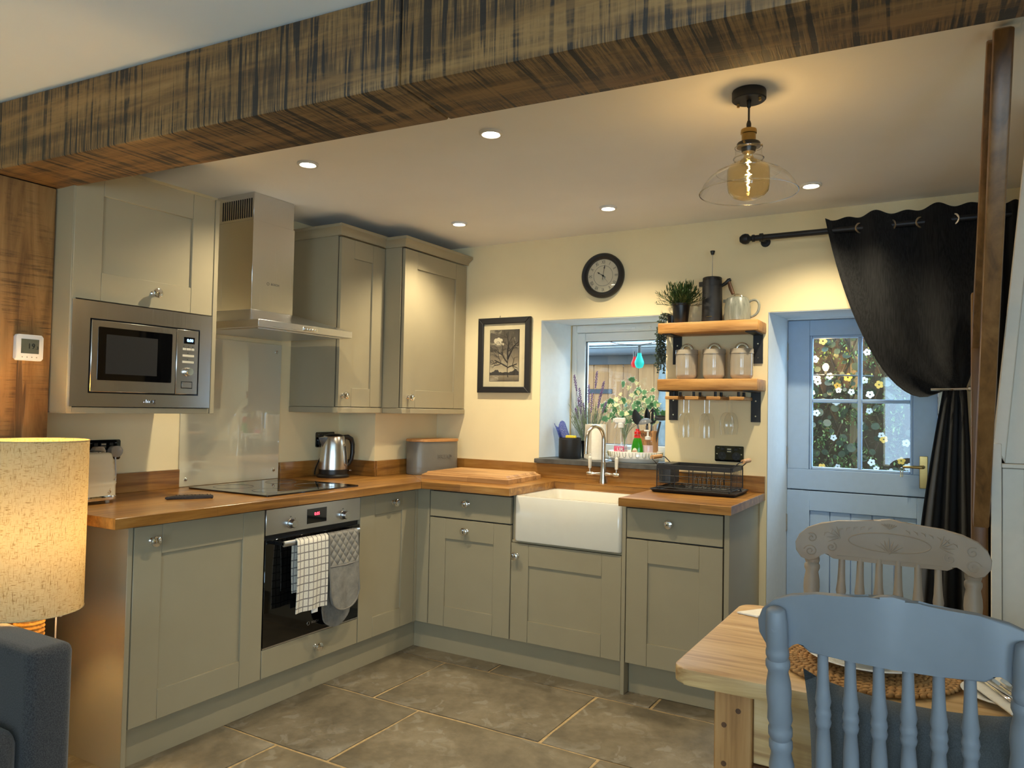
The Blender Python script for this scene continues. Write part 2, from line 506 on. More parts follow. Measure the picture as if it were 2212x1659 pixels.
def m_flag():
    m, nt, p = newmat('flagstone')
    oi = N(nt, 'ShaderNodeObjectInfo')
    v = coords(nt, (1, 1, 1))
    n1 = noise(nt, v, 3.0, 6, 0.65, 0.4)
    n2 = noise(nt, v, 22.0, 4, 0.7)
    f = math_n(nt, 'ADD', math_n(nt, 'MULTIPLY', n1, 0.7), math_n(nt, 'MULTIPLY', n2, 0.3))
    col = ramp(nt, f, [(0.34, srgb(82, 74, 60)), (0.5, srgb(110, 100, 82)), (0.66, srgb(130, 120, 102))])
    n3 = noise(nt, v, 11.0, 5, 0.6, 0.8)
    patch = ramp(nt, n3, [(0.56, (0, 0, 0, 1)), (0.60, (1, 1, 1, 1))])
    region = ramp(nt, noise(nt, v, 2.2, 2), [(0.42, (0, 0, 0, 1)), (0.60, (1, 1, 1, 1))])
    col = mix(nt, col, srgb(146, 142, 132), math_n(nt, 'MULTIPLY', math_n(nt, 'MULTIPLY', patch, region), 0.42))
    tone = N(nt, 'ShaderNodeMapRange'); tone.inputs[3].default_value = 0.85; tone.inputs[4].default_value = 1.12
    nt.links.new(oi.outputs['Random'], tone.inputs[0])
    cb = N(nt, 'ShaderNodeCombineColor')
    for i in range(3): nt.links.new(tone.outputs[0], cb.inputs[i])
    col = mix(nt, col, cb.outputs[0], 1.0, 'MULTIPLY')
    nt.links.new(col, p.inputs['Base Color'])
    r = N(nt, 'ShaderNodeMapRange'); r.inputs[3].default_value = 0.38; r.inputs[4].default_value = 0.6
    nt.links.new(n2, r.inputs[0]); nt.links.new(r.outputs[0], p.inputs['Roughness'])
    bump(nt, p, f, 0.35, 0.006)
    return m
MT['beam'], MT['post'], MT['flag'] = m_beam(), m_post(), m_flag()
MT['grout'] = plain('sandy_grout', srgb(168, 144, 104), 0.95, var=0.2, nscale=60, bmp=0.5)
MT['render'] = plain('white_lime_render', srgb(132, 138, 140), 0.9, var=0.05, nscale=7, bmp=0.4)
MT['ground'] = plain('pale_paving', srgb(176, 176, 172), 0.9, var=0.12, nscale=5)

CZ = 2.335
# ------------------------------------------------------------------ floor
fl = part('floor', bx(0, 4.45, -6.6, 0.45, -0.08, -0.0035), MT['grout'], label='sandy mortar bed under the flagstone floor', cat='floor', kind='structure')
PX, RH, G = 0.852, 0.5655, 0.006
rows = [(-0.125 - RH*i, (0.277 if i % 2 == 0 else 0.018)) for i in range(-1, 11)]
slab_meshes = {}
for y1, off in rows:
    y0 = y1 - RH
    k = -1
    while True:
        x0 = off + PX*k; x1 = x0 + PX; k += 1
        if x0 > 4.4: break
        a, b = max(x0, 0.0), min(x1, 4.44)
        yy0, yy1 = max(y0, -6.58), min(y1, 0.44)
        if b - a < 0.03 or yy1 - yy0 < 0.03: continue
        key = (round(b-a, 3), round(yy1-yy0, 3), random.randint(0, 2))
        if key not in slab_meshes:
            w, h = (b-a)/2 - G, (yy1-yy0)/2 - G
            pts = []
            for (ax, ay), (bx_, by_) in (((-w, -h), (w, -h)), ((w, -h), (w, h)), ((w, h), (-w, h)), ((-w, h), (-w, -h))):
                for t in (0.0, 0.2, 0.4, 0.6, 0.8):
                    j = 0.0025
                    pts.append((ax+(bx_-ax)*t + random.uniform(-j, j), ay+(by_-ay)*t + random.uniform(-j, j)))
            s = part('slab', poly(pts, -0.035, 0.0, None, 0.003), MT['flag'], fl, world=False, smooth=50)
            s.location = ((a+b)/2, (yy0+yy1)/2, random.uniform(-0.0012, 0.0012))
            slab_meshes[key] = s
        else:
            share('slab', slab_meshes[key], fl, T((a+b)/2, (yy0+yy1)/2, random.uniform(-0.0012, 0.0012)))

# ------------------------------------------------------------------ walls, ceiling
part('ceiling', bx(-0.3, 4.75, -6.9, 0.45, CZ, CZ+0.15), MT['ceil'], label='smooth off-white plaster ceiling with recessed spotlights', cat='ceiling', kind='structure')
part('wall_left', bx(-0.3, 0, -6.9, 0.45, -0.1, CZ), MT['wall'], label='cream plaster wall behind the hob and microwave', cat='wall', kind='structure')
b = B()
add_box(b, 4.45, 4.75, -6.9, -5.9, -0.1, CZ); add_box(b, 4.45, 4.75, -4.1, 0.45, -0.1, CZ)
add_box(b, 4.45, 4.75, -5.9, -4.1, -0.1, 0.65); add_box(b, 4.45, 4.75, -5.9, -4.1, 1.85, CZ)  # opening made for the added side window
part('wall_right', b, MT['wall'], label='plaster wall beyond the staircase', cat='wall', kind='structure')
b = B()
add_box(b, 0, 2.35, -6.9, -6.6, -0.1, CZ); add_box(b, 4.05, 4.45, -6.9, -6.6, -0.1, CZ)
add_box(b, 2.35, 4.05, -6.9, -6.6, -0.1, 0.65); add_box(b, 2.35, 4.05, -6.9, -6.6, 1.85, CZ)
part('wall_rear', b, MT['wall'], label='sitting room wall with a wide window opening', cat='wall', kind='structure')
# back wall, 0.45 thick, with splayed window reveal and door reveal
WX0, WX1, WZ0, WZ1 = 1.027, 1.80, 1.006, 1.85
DX0, DX1, DZ1 = 2.333, 3.16, 1.838
def prism(bm, p, z0, z1):
    lo = [bm.verts.new((x, y, z0)) for x, y in p]; hi = [bm.verts.new((x, y, z1)) for x, y in p]
    bm.faces.new(lo[::-1]); bm.faces.new(hi)
    for i in range(len(p)): bm.faces.new((lo[i], lo[(i+1) % len(p)], hi[(i+1) % len(p)], hi[i]))
b = B()
prism(b, [(-0.3, 0), (WX0, 0), (WX0+0.058, 0.30), (WX0+0.058, 0.45), (-0.3, 0.45)], -0.1, CZ)
add_box(b, WX0, WX1, 0, 0.45, -0.1, WZ0)
prism(b, [(WX0, 0), (WX1, 0), (WX1, 0.45), (WX0+0.058, 0.45), (WX0+0.058, 0.3)], WZ1, CZ)
prism(b, [(WX1, 0), (DX0, 0), (DX0+0.035, 0.31), (DX0+0.035, 0.45), (WX1, 0.45)], -0.1, CZ)
prism(b, [(DX0, 0), (DX1, 0), (DX1, 0.45), (DX0+0.035, 0.45), (DX0+0.035, 0.31)], DZ1, CZ)
add_box(b, DX1, 4.45, 0, 0.45, -0.1, CZ)
part('wall_back', b, MT['wall'], label='cream plaster wall with the deep window and back door openings', cat='wall', kind='structure')
# white painted reveals (thin plaster skins on the splays)
def skin(name, pts, label, sg=1):
    bm = B(); n = (Vector(pts[1])-Vector(pts[0])).cross(Vector(pts[2])-Vector(pts[0])).normalized()
    a = [bm.verts.new(p) for p in pts]; c = [bm.verts.new(Vector(p)+n*0.0018*sg) for p in pts]
    bm.faces.new(a[::-1]); bm.faces.new(c)
    for i in range(4): bm.faces.new((a[i], a[(i+1) % 4], c[(i+1) % 4], c[i]))
    return part(name, bm, MT['white'], smooth=0, label=label, cat='trim', kind='structure')
e = 0.0022
skin('trim_1', [(WX0+e, -0.001, WZ0+0.03), (WX0+0.058+e, 0.28, WZ0+0.03), (WX0+0.058+e, 0.28, WZ1), (WX0+e, -0.001, WZ1)], 'white painted left reveal of the window recess')
skin('trim_2', [(WX0, -0.001, WZ1-0.004), (WX1, -0.001, WZ1-0.004), (WX1, 0.28, WZ1-0.004), (WX0+0.058, 0.28, WZ1-0.004)], 'white painted head of the window recess')
skin('trim_3', [(DX0+e, -0.001, 0), (DX0+0.035+e, 0.30, 0), (DX0+0.035+e, 0.30, DZ1), (DX0+e, -0.001, DZ1)], 'white painted left reveal of the back door')
skin('trim_4', [(DX0, -0.001, DZ1-0.004), (DX1, -0.001, DZ1-0.004), (DX1, 0.30, DZ1-0.004), (DX0+0.035, 0.30, DZ1-0.004)], 'white painted head of the back door recess')
# boxed-in pipes in the corner
part('trim_5', bx(0, 0.28, -0.60, 0, 0.922, 1.302), MT['wall'], label='boxed-in corner under the wall cabinets behind the kettle', cat='trim', kind='structure')

# ------------------------------------------------------------------ beam and post
bt = thing('ceiling_beam', 'long rough-sawn oak beam with dark saw marks spanning the ceiling', 'beam', (0, -2.668, 2.10), math.radians(3.9))
for x0, x1 in ((0.01, 1.984), (1.988, 4.42)):
    b = bx(x0, x1, 0.0, 0.236, 0.0, 0.232, 0.006, None, 2)
    part('beam_length', b, MT['beam'], bt, world=False)
pt = thing('oak_post', 'broad rough-sawn oak post holding up the beam end, lit by the lamp', 'post', (0.15, -2.53, 0))
part('shaft', bx(0.0, 0.30, -2.66, -2.425, 0.0, 2.098, 0.006, None, 2), MT['post'], pt)

# ------------------------------------------------------------------ kitchen cabinets
KNOB = [(0, 0.0), (0.009, 0.0), (0.009, 0.003), (0.0055, 0.006), (0.005, 0.014), (0.0085, 0.018), (0.0145, 0.021), (0.0165, 0.026), (0.0155, 0.031), (0.011, 0.034), (0, 0.0348)]
knob_src = [None]
def knob(parent, face, u, v, w=0.02):
    M = FM(face, u, v, w)
    if knob_src[0] is None or True:
        return part('knob', lathe([(r*1.25, h*1.15) for r, h in KNOB], M, 20), MT['chrome'], parent, label='round chrome knob')
def shaker(parent, face, u0, u1, v0, v1, st=0.1, rl=0.1, kn=None, name='door', slab=False):
    if slab:
        d = part(name, fb(face, u0, u1, v0, v1, 0, 0.02, 0.0012), MT['cab'], parent)
    else:
        d = part(name, fb(face, u0+st-0.006, u1-st+0.006, v0+rl-0.006, v1-rl+0.006, 0.0, 0.0105), MT['cab'], parent)
        g = 0.0004
        for a, c in ((u0, u0+st-g), (u1-st+g, u1)):
            part('stile', fb(face, a, c, v0, v1, 0, 0.02, 0.0011), MT['cab'], d)
        for a, c in ((v0, v0+rl), (v1-rl, v1)):
            part('rail', fb(face, u0+st+g, u1-st-g, a, c, 0, 0.0198, 0.0011), MT['cab'], d)
    if kn: knob(d, face, kn[0], kn[1])
    return d
FX, FY = ('x', 0.58), ('y', -0.58)
ZB, ZT = 0.15, 0.868
# left run
c = thing('base_cabinet', 'tall-door base cabinet nearest the lamp, under the worktop end', 'cabinet', (0.3, -1.97, 0))
part('body', bx(0.003, 0.578, -2.272, -1.673, 0.15, 0.882), MT['cab_dark'], c)
part('end_panel', bx(0.003, 0.602, -2.295, -2.276, 0.0, 0.883, 0.001), MT['cab'], c)
shaker(c, FX, -2.270, -1.674, ZB, ZT, 0.112, 0.108, (-2.203, 0.813))
c = thing('oven_cabinet', 'oven housing with a shallow drawer under the built-in oven', 'cabinet', (0.3, -1.37, 0))
part('body', bx(0.003, 0.04, -1.671, -1.071, 0.15, 0.882), MT['cab_dark'], c)
part('floor_panel', bx(0.04, 0.578, -1.671, -1.071, 0.15, 0.268), MT['cab_dark'], c)
shaker(c, FX, -1.670, -1.073, ZB, 0.270, kn=(-1.358, 0.211), name='drawer', slab=True)
c = thing('base_cabinet', 'narrow base cabinet between the oven and the inner corner', 'cabinet', (0.3, -0.84, 0))
part('body', bx(0.003, 0.578, -1.067, -0.62, 0.15, 0.882), MT['cab_dark'], c)
shaker(c, FX, -1.068, -0.626, ZB, ZT, 0.110, 0.1, (-0.821, 0.818))
b = B(); add_box(b, 0.5795, 0.60, -0.6195, -0.57, 0.15, 0.882, 0.001); add_box(b, 0.6, 0.678, -0.60, -0.57, 0.15, 0.882, 0.001)
part('corner_post', b, MT['cab'], label='plain sage corner post where the two cabinet runs meet', cat='corner post', loc=(0.62, -0.58, 0.15))
# back run
c = thing('base_cabinet', 'base cabinet with one drawer over a door, left of the white sink', 'cabinet', (0.94, -0.3, 0))
part('body', bx(0.69, 1.195, -0.578, -0.003, 0.15, 0.882), MT['cab_dark'], c)
shaker(c, FY, 0.684, 1.193, 0.732, ZT, kn=(0.929, 0.815), name='drawer', slab=True)
shaker(c, FY, 0.684, 1.193, ZB, 0.725, 0.102, 0.107, (0.924, 0.671))
part('side_cheek', bx(1.1955, 1.2205, -0.578, -0.19, 0.656, 0.882), MT['cab'], c)
c = thing('sink_cabinet', 'wide single-door cabinet directly beneath the white sink', 'cabinet', (1.5, -0.3, 0))
part('body', bx(1.199, 1.799, -0.578, -0.003, 0.15, 0.652), MT['cab_dark'], c)
part('top_rail', bx(1.199, 1.799, -0.592, -0.572, 0.642, 0.655, 0.001), MT['cab'], c)
shaker(c, FY, 1.199, 1.798, ZB, 0.640, 0.1, 0.108, (1.234, 0.578))
c = thing('base_cabinet', 'end base cabinet with drawer and door beside the back door', 'cabinet', (2.05, -0.3, 0))
part('body', bx(1.822, 2.272, -0.578, -0.003, 0.15, 0.882), MT['cab_dark'], c)
part('divider_panel', bx(1.8005, 1.8195, -0.602, -0.01, 0.0, 0.883, 0.001), MT['cab'], c)
part('end_panel', bx(2.278, 2.300, -0.602, -0.004, 0.0, 0.883, 0.001), MT['cab'], c)
shaker(c, FY, 1.823, 2.271, 0.732, ZT, kn=(2.033, 0.812), name='drawer', slab=True)
shaker(c, FY, 1.823, 2.271, ZB, 0.725, 0.104, 0.104)
part('plinth', bx(0.541, 0.559, -2.274, -0.542, 0.0, 0.149, 0.001), MT['cab'], label='kickboard along the floor below the oven run', cat='plinth', loc=(0.55, -1.4, 0))
part('plinth', bx(0.561, 1.7995, -0.560, -0.542, 0.0, 0.149, 0.001), MT['cab'], label='kickboard along the floor below the sink run', cat='plinth', loc=(1.18, -0.55, 0))
part('plinth', bx(1.8215, 2.277, -0.548, -0.530, 0.0, 0.149, 0.001), MT['cab'], label='short kickboard below the end cabinet by the table', cat='plinth', loc=(2.05, -0.54, 0))

# worktop
WT0, WT1, WF = 0.8835, 0.922, 0.681
w = thing('worktop', 'L-shaped honey oak worktop of glued staves with upstands', 'worktop', (0.3, -0.3, WT0))
part('worktop_length', poly([(0.001, -2.395), (WF, -2.395), (WF, -WF-0.0008), (0.001, -0.001)], WT0, WT1, None, 0.0015), MT['oak_y'], w, label='oak length along the hob wall')
part('worktop_length', poly([(0.002, -0.001), (WF+0.0008, -WF), (1.228, -WF), (1.228, -0.185), (1.812, -0.185), (1.812, -WF), (2.326, -WF), (2.326, -0.001)], WT0, WT1, None, 0.0015), MT['oak'], w, label='oak length around the sink')
UZ = 1.008
for nm, q, mt in (('upstand', (0.001, 0.02, -2.395, -1.672), 'oak_y'), ('upstand', (0.001, 0.02, -1.058, -0.622), 'oak_y'),
                  ('upstand', (0.001, 0.30, -0.621, -0.601), 'oak'), ('upstand', (0.281, 0.301, -0.600, -0.021), 'oak_y'),
                  ('upstand', (0.281, 2.326, -0.02, -0.001), 'oak')):
    part(nm, bx(q[0], q[1], q[2], q[3], WT1+0.0003, UZ if q[1] < 2 else UZ-0.003, 0.001), MT[mt], w)

# belfast sink
sk = thing('belfast_sink', 'white glazed butler sink set into the oak worktop', 'sink', (1.52, -0.4, 0.656))
b = B()
so = rrect(1.2225, 1.7995, -0.618, -0.165, 0.018)
si = rrect(1.249, 1.773, -0.592, -0.195, 0.04)
def ring_loop(bm, pts, z): return [bm.verts.new((x, y, z)) for x, y in pts]
L0 = ring_loop(b, [(1.511+(x-1.511)*0.992, -0.39+(y+0.39)*0.99) for x, y in so], 0.656); L1 = ring_loop(b, so, 0.664); L2 = ring_loop(b, so, 0.876)
L3 = ring_loop(b, [(1.511+(x-1.511)*0.99, -0.39+(y+0.39)*0.985) for x, y in so], 0.8825)
L4 = ring_loop(b, [(1.511+(x-1.511)*1.008, -0.393+(y+0.393)*1.01) for x, y in si], 0.8825)
L5 = ring_loop(b, si, 0.876); L6 = ring_loop(b, [(1.511+(x-1.511)*0.96, -0.39+(y+0.39)*0.95) for x, y in si], 0.70); L7 = ring_loop(b, [(1.511+(x-1.511)*0.9, -0.39+(y+0.39)*0.88) for x, y in si], 0.69)
loops = [L0, L1, L2, L3, L4, L5, L6, L7]
for a, c in zip(loops, loops[1:]):
    n = len(a)
    for i in range(n): b.faces.new((a[i], a[(i+1) % n], c[(i+1) % n], c[i]))
b.faces.new(L0[::-1]); b.faces.new(L7)
part('basin', b, MT['whitegloss'], sk, smooth=50)
ov = part('overflow_plate', poly(rrect(1.615, 1.665, 0.828, 0.858, 0.006), 0, 0.004, FM(('y', -0.199)), 0.001), MT['chrome'], sk, label='chrome overflow plate')
for u in (1.622, 1.630, 1.646, 1.654):
    part('slot', fb(('y', -0.203), u-0.0018, u+0.0018, 0.833, 0.850, 0, 0.0008), MT['black'], ov)
# tap
tp = thing('bridge_tap', 'brushed nickel swan-neck mixer tap with two white lever handles', 'tap', (1.482, -0.095, WT1))
tx, ty = 1.482, -0.095
part('body', lathe([(0, 0.0), (0.024, 0), (0.0235, 0.012), (0.020, 0.03), (0.019, 0.05), (0.016, 0.075), (0.0145, 0.095), (0.0135, 0.098), (0.0135, 0.112), (0.0115, 0.116), (0, 0.117)], T(tx, ty, WT1), 24), MT['nickel'], tp)
sp = bez((tx, ty, WT1+0.11), (tx, ty, WT1+0.2), (tx, ty, WT1+0.22), (tx, ty, WT1+0.24), 4)
dx_, dy_ = -0.045, -0.125
for i in range(1, 15):
    a = PI*i/14
    sp.append(Vector((tx+dx_*(1-math.cos(a))/2, ty+dy_*(1-math.cos(a))/2, WT1+0.24+0.072*math.sin(a))))
sp += [Vector((tx+dx_*1.02, ty+dy_*1.02, WT1+0.20)), Vector((tx+dx_*1.03, ty+dy_*1.03, WT1+0.175))]
spo = part('spout', tube(sp, [0.0115]*5+[0.0105]*14+[0.010, 0.010], 14), MT['nickel'], tp, smooth=60)
part('nozzle', lathe([(0, 0), (0.0118, 0), (0.0122, 0.006), (0.0105, 0.012), (0.0105, 0.016), (0, 0.016)], T(tx+dx_*1.03, ty+dy_*1.03, WT1+0.163), 16), MT['nickel'], spo)
for s in (-1, 1):
    arm = part('side_arm', lathe([(0, 0), (0.0135, 0.005), (0.011, 0.02), (0.0085, 0.04), (0.0085, 0.056), (0.0115, 0.060), (0.0125, 0.070), (0.0125, 0.088), (0.010, 0.096), (0, 0.098)], axis_m((tx, ty, WT1+0.05), (s, -0.05, -0.02)), 16), MT['nickel'], tp)
    hx = tx+s*0.079
    part('lever_stem', lathe([(0.005, 0), (0.005, 0.02), (0.008, 0.022), (0.008, 0.026), (0, 0.026)], T(hx, ty-0.004, WT1+0.054), 12), MT['nickel'], arm)
    part('lever_handle', lathe([(0, 0.026), (0.0085, 0.026), (0.0095, 0.05), (0.0105, 0.078), (0.0105, 0.084), (0.006, 0.089), (0.0045, 0.091), (0.0045, 0.099), (0.0055, 0.101), (0, 0.105)], T(hx, ty-0.004, WT1+0.054), 14), MT['whitegloss'], arm, label='white ceramic lever')

# ------------------------------------------------------------------ oven
ov = thing('built_in_oven', 'black glass built-in oven with steel control panel and red clock', 'oven', (0.3, -1.37, 0.27))
OF = ('x', 0.58)
part('housing', bx(0.06, 0.578, -1.664, -1.076, 0.275, 0.866), MT['black'], ov)
part('control_panel', fb(OF, -1.668, -1.073, 0.757, 0.868, 0, 0.022, 0.0015), MT['steel'], ov, label='brushed steel control strip')
part('display', fb(OF, -1.431, -1.307, 0.779, 0.846, 0.022, 0.0232), MT['blackgloss'], ov)
MT['redled'] = emit('red_led', (1.0, 0.03, 0.05, 1), 5)
part('clock_digits', text_bm('0:05', 0.020, 0.0003, FM(OF, -1.369, 0.820, 0.0236)), MT['redled'], ov, label='red clock digits')
for u in (-1.529, -1.196):
    kn = part('dial', lathe([(0, 0), (0.0225, 0), (0.0225, 0.004), (0.019, 0.006), (0.0185, 0.026), (0.0165, 0.029), (0, 0.029)], FM(OF, u, 0.795, 0.022), 24), MT['steel_v'], ov)
    part('dial_mark', fb(OF, u-0.004, u+0.004, 0.823, 0.826, 0.022, 0.0223), MT['darkgrey'], ov)
    part('dial_mark', fb(OF, u+0.024, u+0.028, 0.812, 0.815, 0.022, 0.0223), MT['darkgrey'], ov)
part('vent_slot', fb(OF, -1.664, -1.077, 0.736, 0.756, 0, 0.006), MT['black'], ov)
dr = part('oven_door', fb(OF, -1.668, -1.073, 0.279, 0.736, 0, 0.022, 0.002), MT['blackgloss'], ov, label='black glass oven door')
part('door_trim', fb(OF, -1.668, -1.073, 0.2725, 0.2785, 0, 0.021), MT['steel'], dr)
part('handle', tube([(0.655, -1.616, 0.720), (0.655, -1.138, 0.720)], 0.0085, 10, flat=1.5), MT['steel'], dr, label='steel towel-bar handle')
for u in (-1.610, -1.144):
    part('handle_post', bx(0.600, 0.657, u-0.006, u+0.006, 0.712, 0.728, 0.002), MT['black'], dr)
part('maker_mark', text_bm('BOSCH', 0.014, 0.0002, FM(OF, -1.363, 0.325, 0.0224)), MT['steel'], dr)
part('maker_emblem', tube([(0.6023, -1.405+0.008*math.cos(a*PI/8), 0.325+0.008*math.sin(a*PI/8)) for a in range(16)], 0.0008, 5, True), MT['steel'], dr)
# hob
hb = thing('induction_hob', 'frameless black glass hob flush on the oak worktop', 'hob', (0.33, -1.37, WT1))
part('glass_top', poly(rrect(0.075, 0.600, -1.665, -1.085, 0.006), WT1+0.0005, WT1+0.0075, None, 0.0015), MT['blackgloss'], hb)
for cx, cy, r in ((0.21, -1.52, 0.09), (0.21, -1.23, 0.075), (0.45, -1.52, 0.075), (0.45, -1.23, 0.1)):
    part('cooking_zone', tube([(cx+r*math.cos(a*PI/20), cy+r*math.sin(a*PI/20), WT1+0.0076) for a in range(40)], 0.0007, 4, True), MT['darkgrey'], hb)
# splashback
MT['splash'] = None
def m_splash():
    m, nt, p = newmat('cream_backed_glass')
    p.inputs['Base Color'].default_value = srgb(206, 198, 172)
    p.inputs['Roughness'].default_value = 0.02; p.inputs['Coat Weight'].default_value = 1.0; p.inputs['Coat Roughness'].default_value = 0.0
    p.inputs['Specular IOR Level'].default_value = 0.8
    return m
MT['splash'] = m_splash()
sb = thing('glass_splashback', 'cream-backed glass splashback screwed to the wall behind the hob', 'splashback', (0, -1.365, 0.925))
part('glass_sheet', bx(0.0012, 0.0075, -1.668, -1.062, 0.9245, 1.640, 0.001), MT['splash'], sb)
for u, v in ((-1.632, 1.60), (-1.098, 1.60), (-1.632, 0.958), (-1.098, 0.972)):
    part('screw_cap', lathe([(0, 0), (0.009, 0), (0.009, 0.004), (0.006, 0.006), (0, 0.006)], FM(('x', 0.0075), u, v), 14), MT['chrome'], sb)
# cooker hood
hd = thing('cooker_hood', 'stainless steel chimney cooker hood over the hob', 'cooker hood', (0.15, -1.37, 1.67))
HC = -1.372
b = B()
def frus(bm, a, z0, c, z1):
    lo = [bm.verts.new((x, y, z0)) for x, y in a]; hi = [bm.verts.new((x, y, z1)) for x, y in c]
    for i in range(4): bm.faces.new((lo[i], lo[(i+1) % 4], hi[(i+1) % 4], hi[i]))
    return lo, hi
q = lambda x0, x1, y0, y1: [(x0, y0), (x1, y0), (x1, y1), (x0, y1)]
l, h = frus(b, q(0.004, 0.5, -1.653, -1.056), 1.6975, q(0.004, 0.285, -1.512, -1.240), 1.768)
b.faces.new(h)
part('canopy', b, MT['steel_v'], hd)
part('canopy_edge', bx(0.004, 0.502, -1.655, -1.054, 1.664, 1.697, 0.001), MT['steel'], hd)
part('filter_panel', bx(0.03, 0.46, -1.62, -1.09, 1.6605, 1.6638), MT['steel'], hd)
ct = part('control_strip', fb(('x', 0.502), -1.39, -1.30, 1.671, 1.688, 0, 0.003, 0.001), MT['chrome'], hd)
for i in range(5):
    part('button', fb(('x', 0.505), -1.384+i*0.017, -1.372+i*0.017, 1.675, 1.684, 0, 0.002, 0.0005), MT['steel_v'], ct)
chm = part('chimney', bx(0.004, 0.272, HC-0.130, HC+0.130, 1.770, 2.20, 0.0012), MT['steel_v'], hd)
chu = part('chimney_upper', bx(0.004, 0.267, HC-0.1265, HC+0.1265, 2.20, CZ-0.001, 0.001), MT['steel_v'], hd)
for i in range(14):
    part('vent_slit', bx(0.045+i*0.0155, 0.053+i*0.0155, HC-0.1275, HC-0.1262, 2.213, 2.305), MT['black'], chu)
part('maker_mark', text_bm('BOSCH', 0.016, 0.0002, FM(('x', 0.2722), HC+0.012, 1.905)), MT['darkgrey'], chm)
part('maker_emblem', tube([(0.2724, HC-0.032+0.007*math.cos(a*PI/8), 1.905+0.007*math.sin(a*PI/8)) for a in range(16)], 0.0007, 5, True), MT['darkgrey'], chm)

# ------------------------------------------------------------------ wall cabinets
c = thing('wall_cabinet', 'tall wall cabinet with lift-up door above the microwave', 'wall cabinet', (0.2, -2.1, 1.28))
MF = ('x', 0.382)
MY0, MY1 = -2.416, -1.800
part('body', bx(0.003, 0.378, MY0+0.02, MY1-0.02, 1.70, 2.19), MT['cab'], c)
part('back_panel', bx(0.003, 0.02, MY0+0.02, MY1-0.02, 1.30, 1.70), MT['cab_dark'], c)
part('side_panel', bx(0.003, 0.400, MY0-0.003, MY0+0.018, 1.282, 2.195, 0.001), MT['cab'], c)
part('side_panel', bx(0.003, 0.406, MY1-0.018, MY1+0.002, 1.276, 2.196, 0.001), MT['cab'], c)
part('pelmet', bx(0.02, 0.398, MY0+0.0, MY1-0.019, 1.276, 1.298, 0.001), MT['cab'], c)
shaker(c, MF, MY0+0.003, MY1-0.020, 1.695, 2.193, 0.105, 0.105, (-2.097, 1.752))
mw = thing('microwave', 'built-in stainless steel microwave with black window and blue display', 'microwave', (0.2, -2.11, 1.30))
part('casing', bx(0.03, 0.378, -2.395, -1.825, 1.310, 1.685), MT['black'], mw)
PF = ('x', 0.384)
b = B()
for u0, u1, v0, v1 in ((-2.413, -2.347, 1.301, 1.690), (-1.880, -1.8225, 1.301, 1.690), (-2.347, -1.880, 1.627, 1.690), (-2.347, -1.880, 1.301, 1.351)):
    add_box(b, u0, u1, v0, v1, 0, 0.024, 0.0, FM(PF))
part('trim_frame', b, MT['steel_v'], mw, label='wide brushed steel surround')
part('shadow_gap', fb(PF, -2.346, -1.881, 1.352, 1.626, -0.004, 0.012), MT['black'], mw)
d = part('microwave_door', fb(PF, -2.341, -1.9905, 1.356, 1.622, 0.012, 0.026, 0.002), MT['steel_v'], mw)
part('window', poly(rrect(-2.316, -2.010, 1.400, 1.598, 0.004), 0.026, 0.0275, FM(PF), 0.0004), MT['blackgloss'], d, label='black glass window')
MT['mesh_grey'] = plain('dark_mesh', srgb(40, 40, 41), 0.3, var=0.05)
part('inner_screen', fb(PF, -2.285, -2.075, 1.424, 1.572, 0.0275, 0.0279), MT['mesh_grey'], d)
cp = part('control_panel', fb(PF, -1.988, -1.886, 1.356, 1.622, 0.012, 0.026, 0.002), MT['steel_v'], mw)
part('display', fb(PF, -1.957, -1.905, 1.565, 1.592, 0.026, 0.0268), MT['blackgloss'], cp)
MT['blueled'] = emit('blue_led', (0.15, 0.40, 1.0, 1), 7)
part('digits', text_bm('0:00', 0.017, 0.0002, FM(PF, -1.928, 1.5785, 0.0270)), MT['blueled'], cp, label='blue 0:00 digits')
MT['button_cream'] = plain('pale_button', srgb(196, 188, 170), 0.4)
for u0, u1, v in ((-1.962, -1.946, 1.542), (-1.944, -1.924, 1.542), (-1.922, -1.908, 1.542), (-1.962, -1.908, 1.515), (-1.962, -1.908, 1.489)):
    part('button', fb(PF, u0, u1, v-0.0045, v+0.0045, 0.026, 0.0285, 0.0006), MT['button_cream'], cp)
for u, v in ((-1.956, 1.553), (-1.934, 1.553), (-1.914, 1.553), (-1.936, 1.526), (-1.936, 1.500)):
    part('button_symbol', fb(PF, u-0.002, u+0.002, v-0.0018, v+0.0018, 0.026, 0.0263), MT['darkgrey'], cp)
part('dial', lathe([(0, 0), (0.0185, 0), (0.0185, 0.004), (0.0165, 0.006), (0.016, 0.020), (0.0145, 0.022), (0, 0.022)], FM(PF, -1.937, 1.449, 0.026), 24), MT['chrome'], cp)
b = fb(PF, -1.964, -1.911, 1.380, 1.409, 0.026, 0.0265)
part('release_gap', b, MT['black'], cp)
part('door_release', fb(PF, -1.961, -1.914, 1.383, 1.406, 0.026, 0.028, 0.0006), MT['steel_v'], cp)
part('maker_mark', text_bm('smeg', 0.024, 0.0012, FM(PF, -2.10, 1.326, 0.0245)), MT['chrome'], mw)

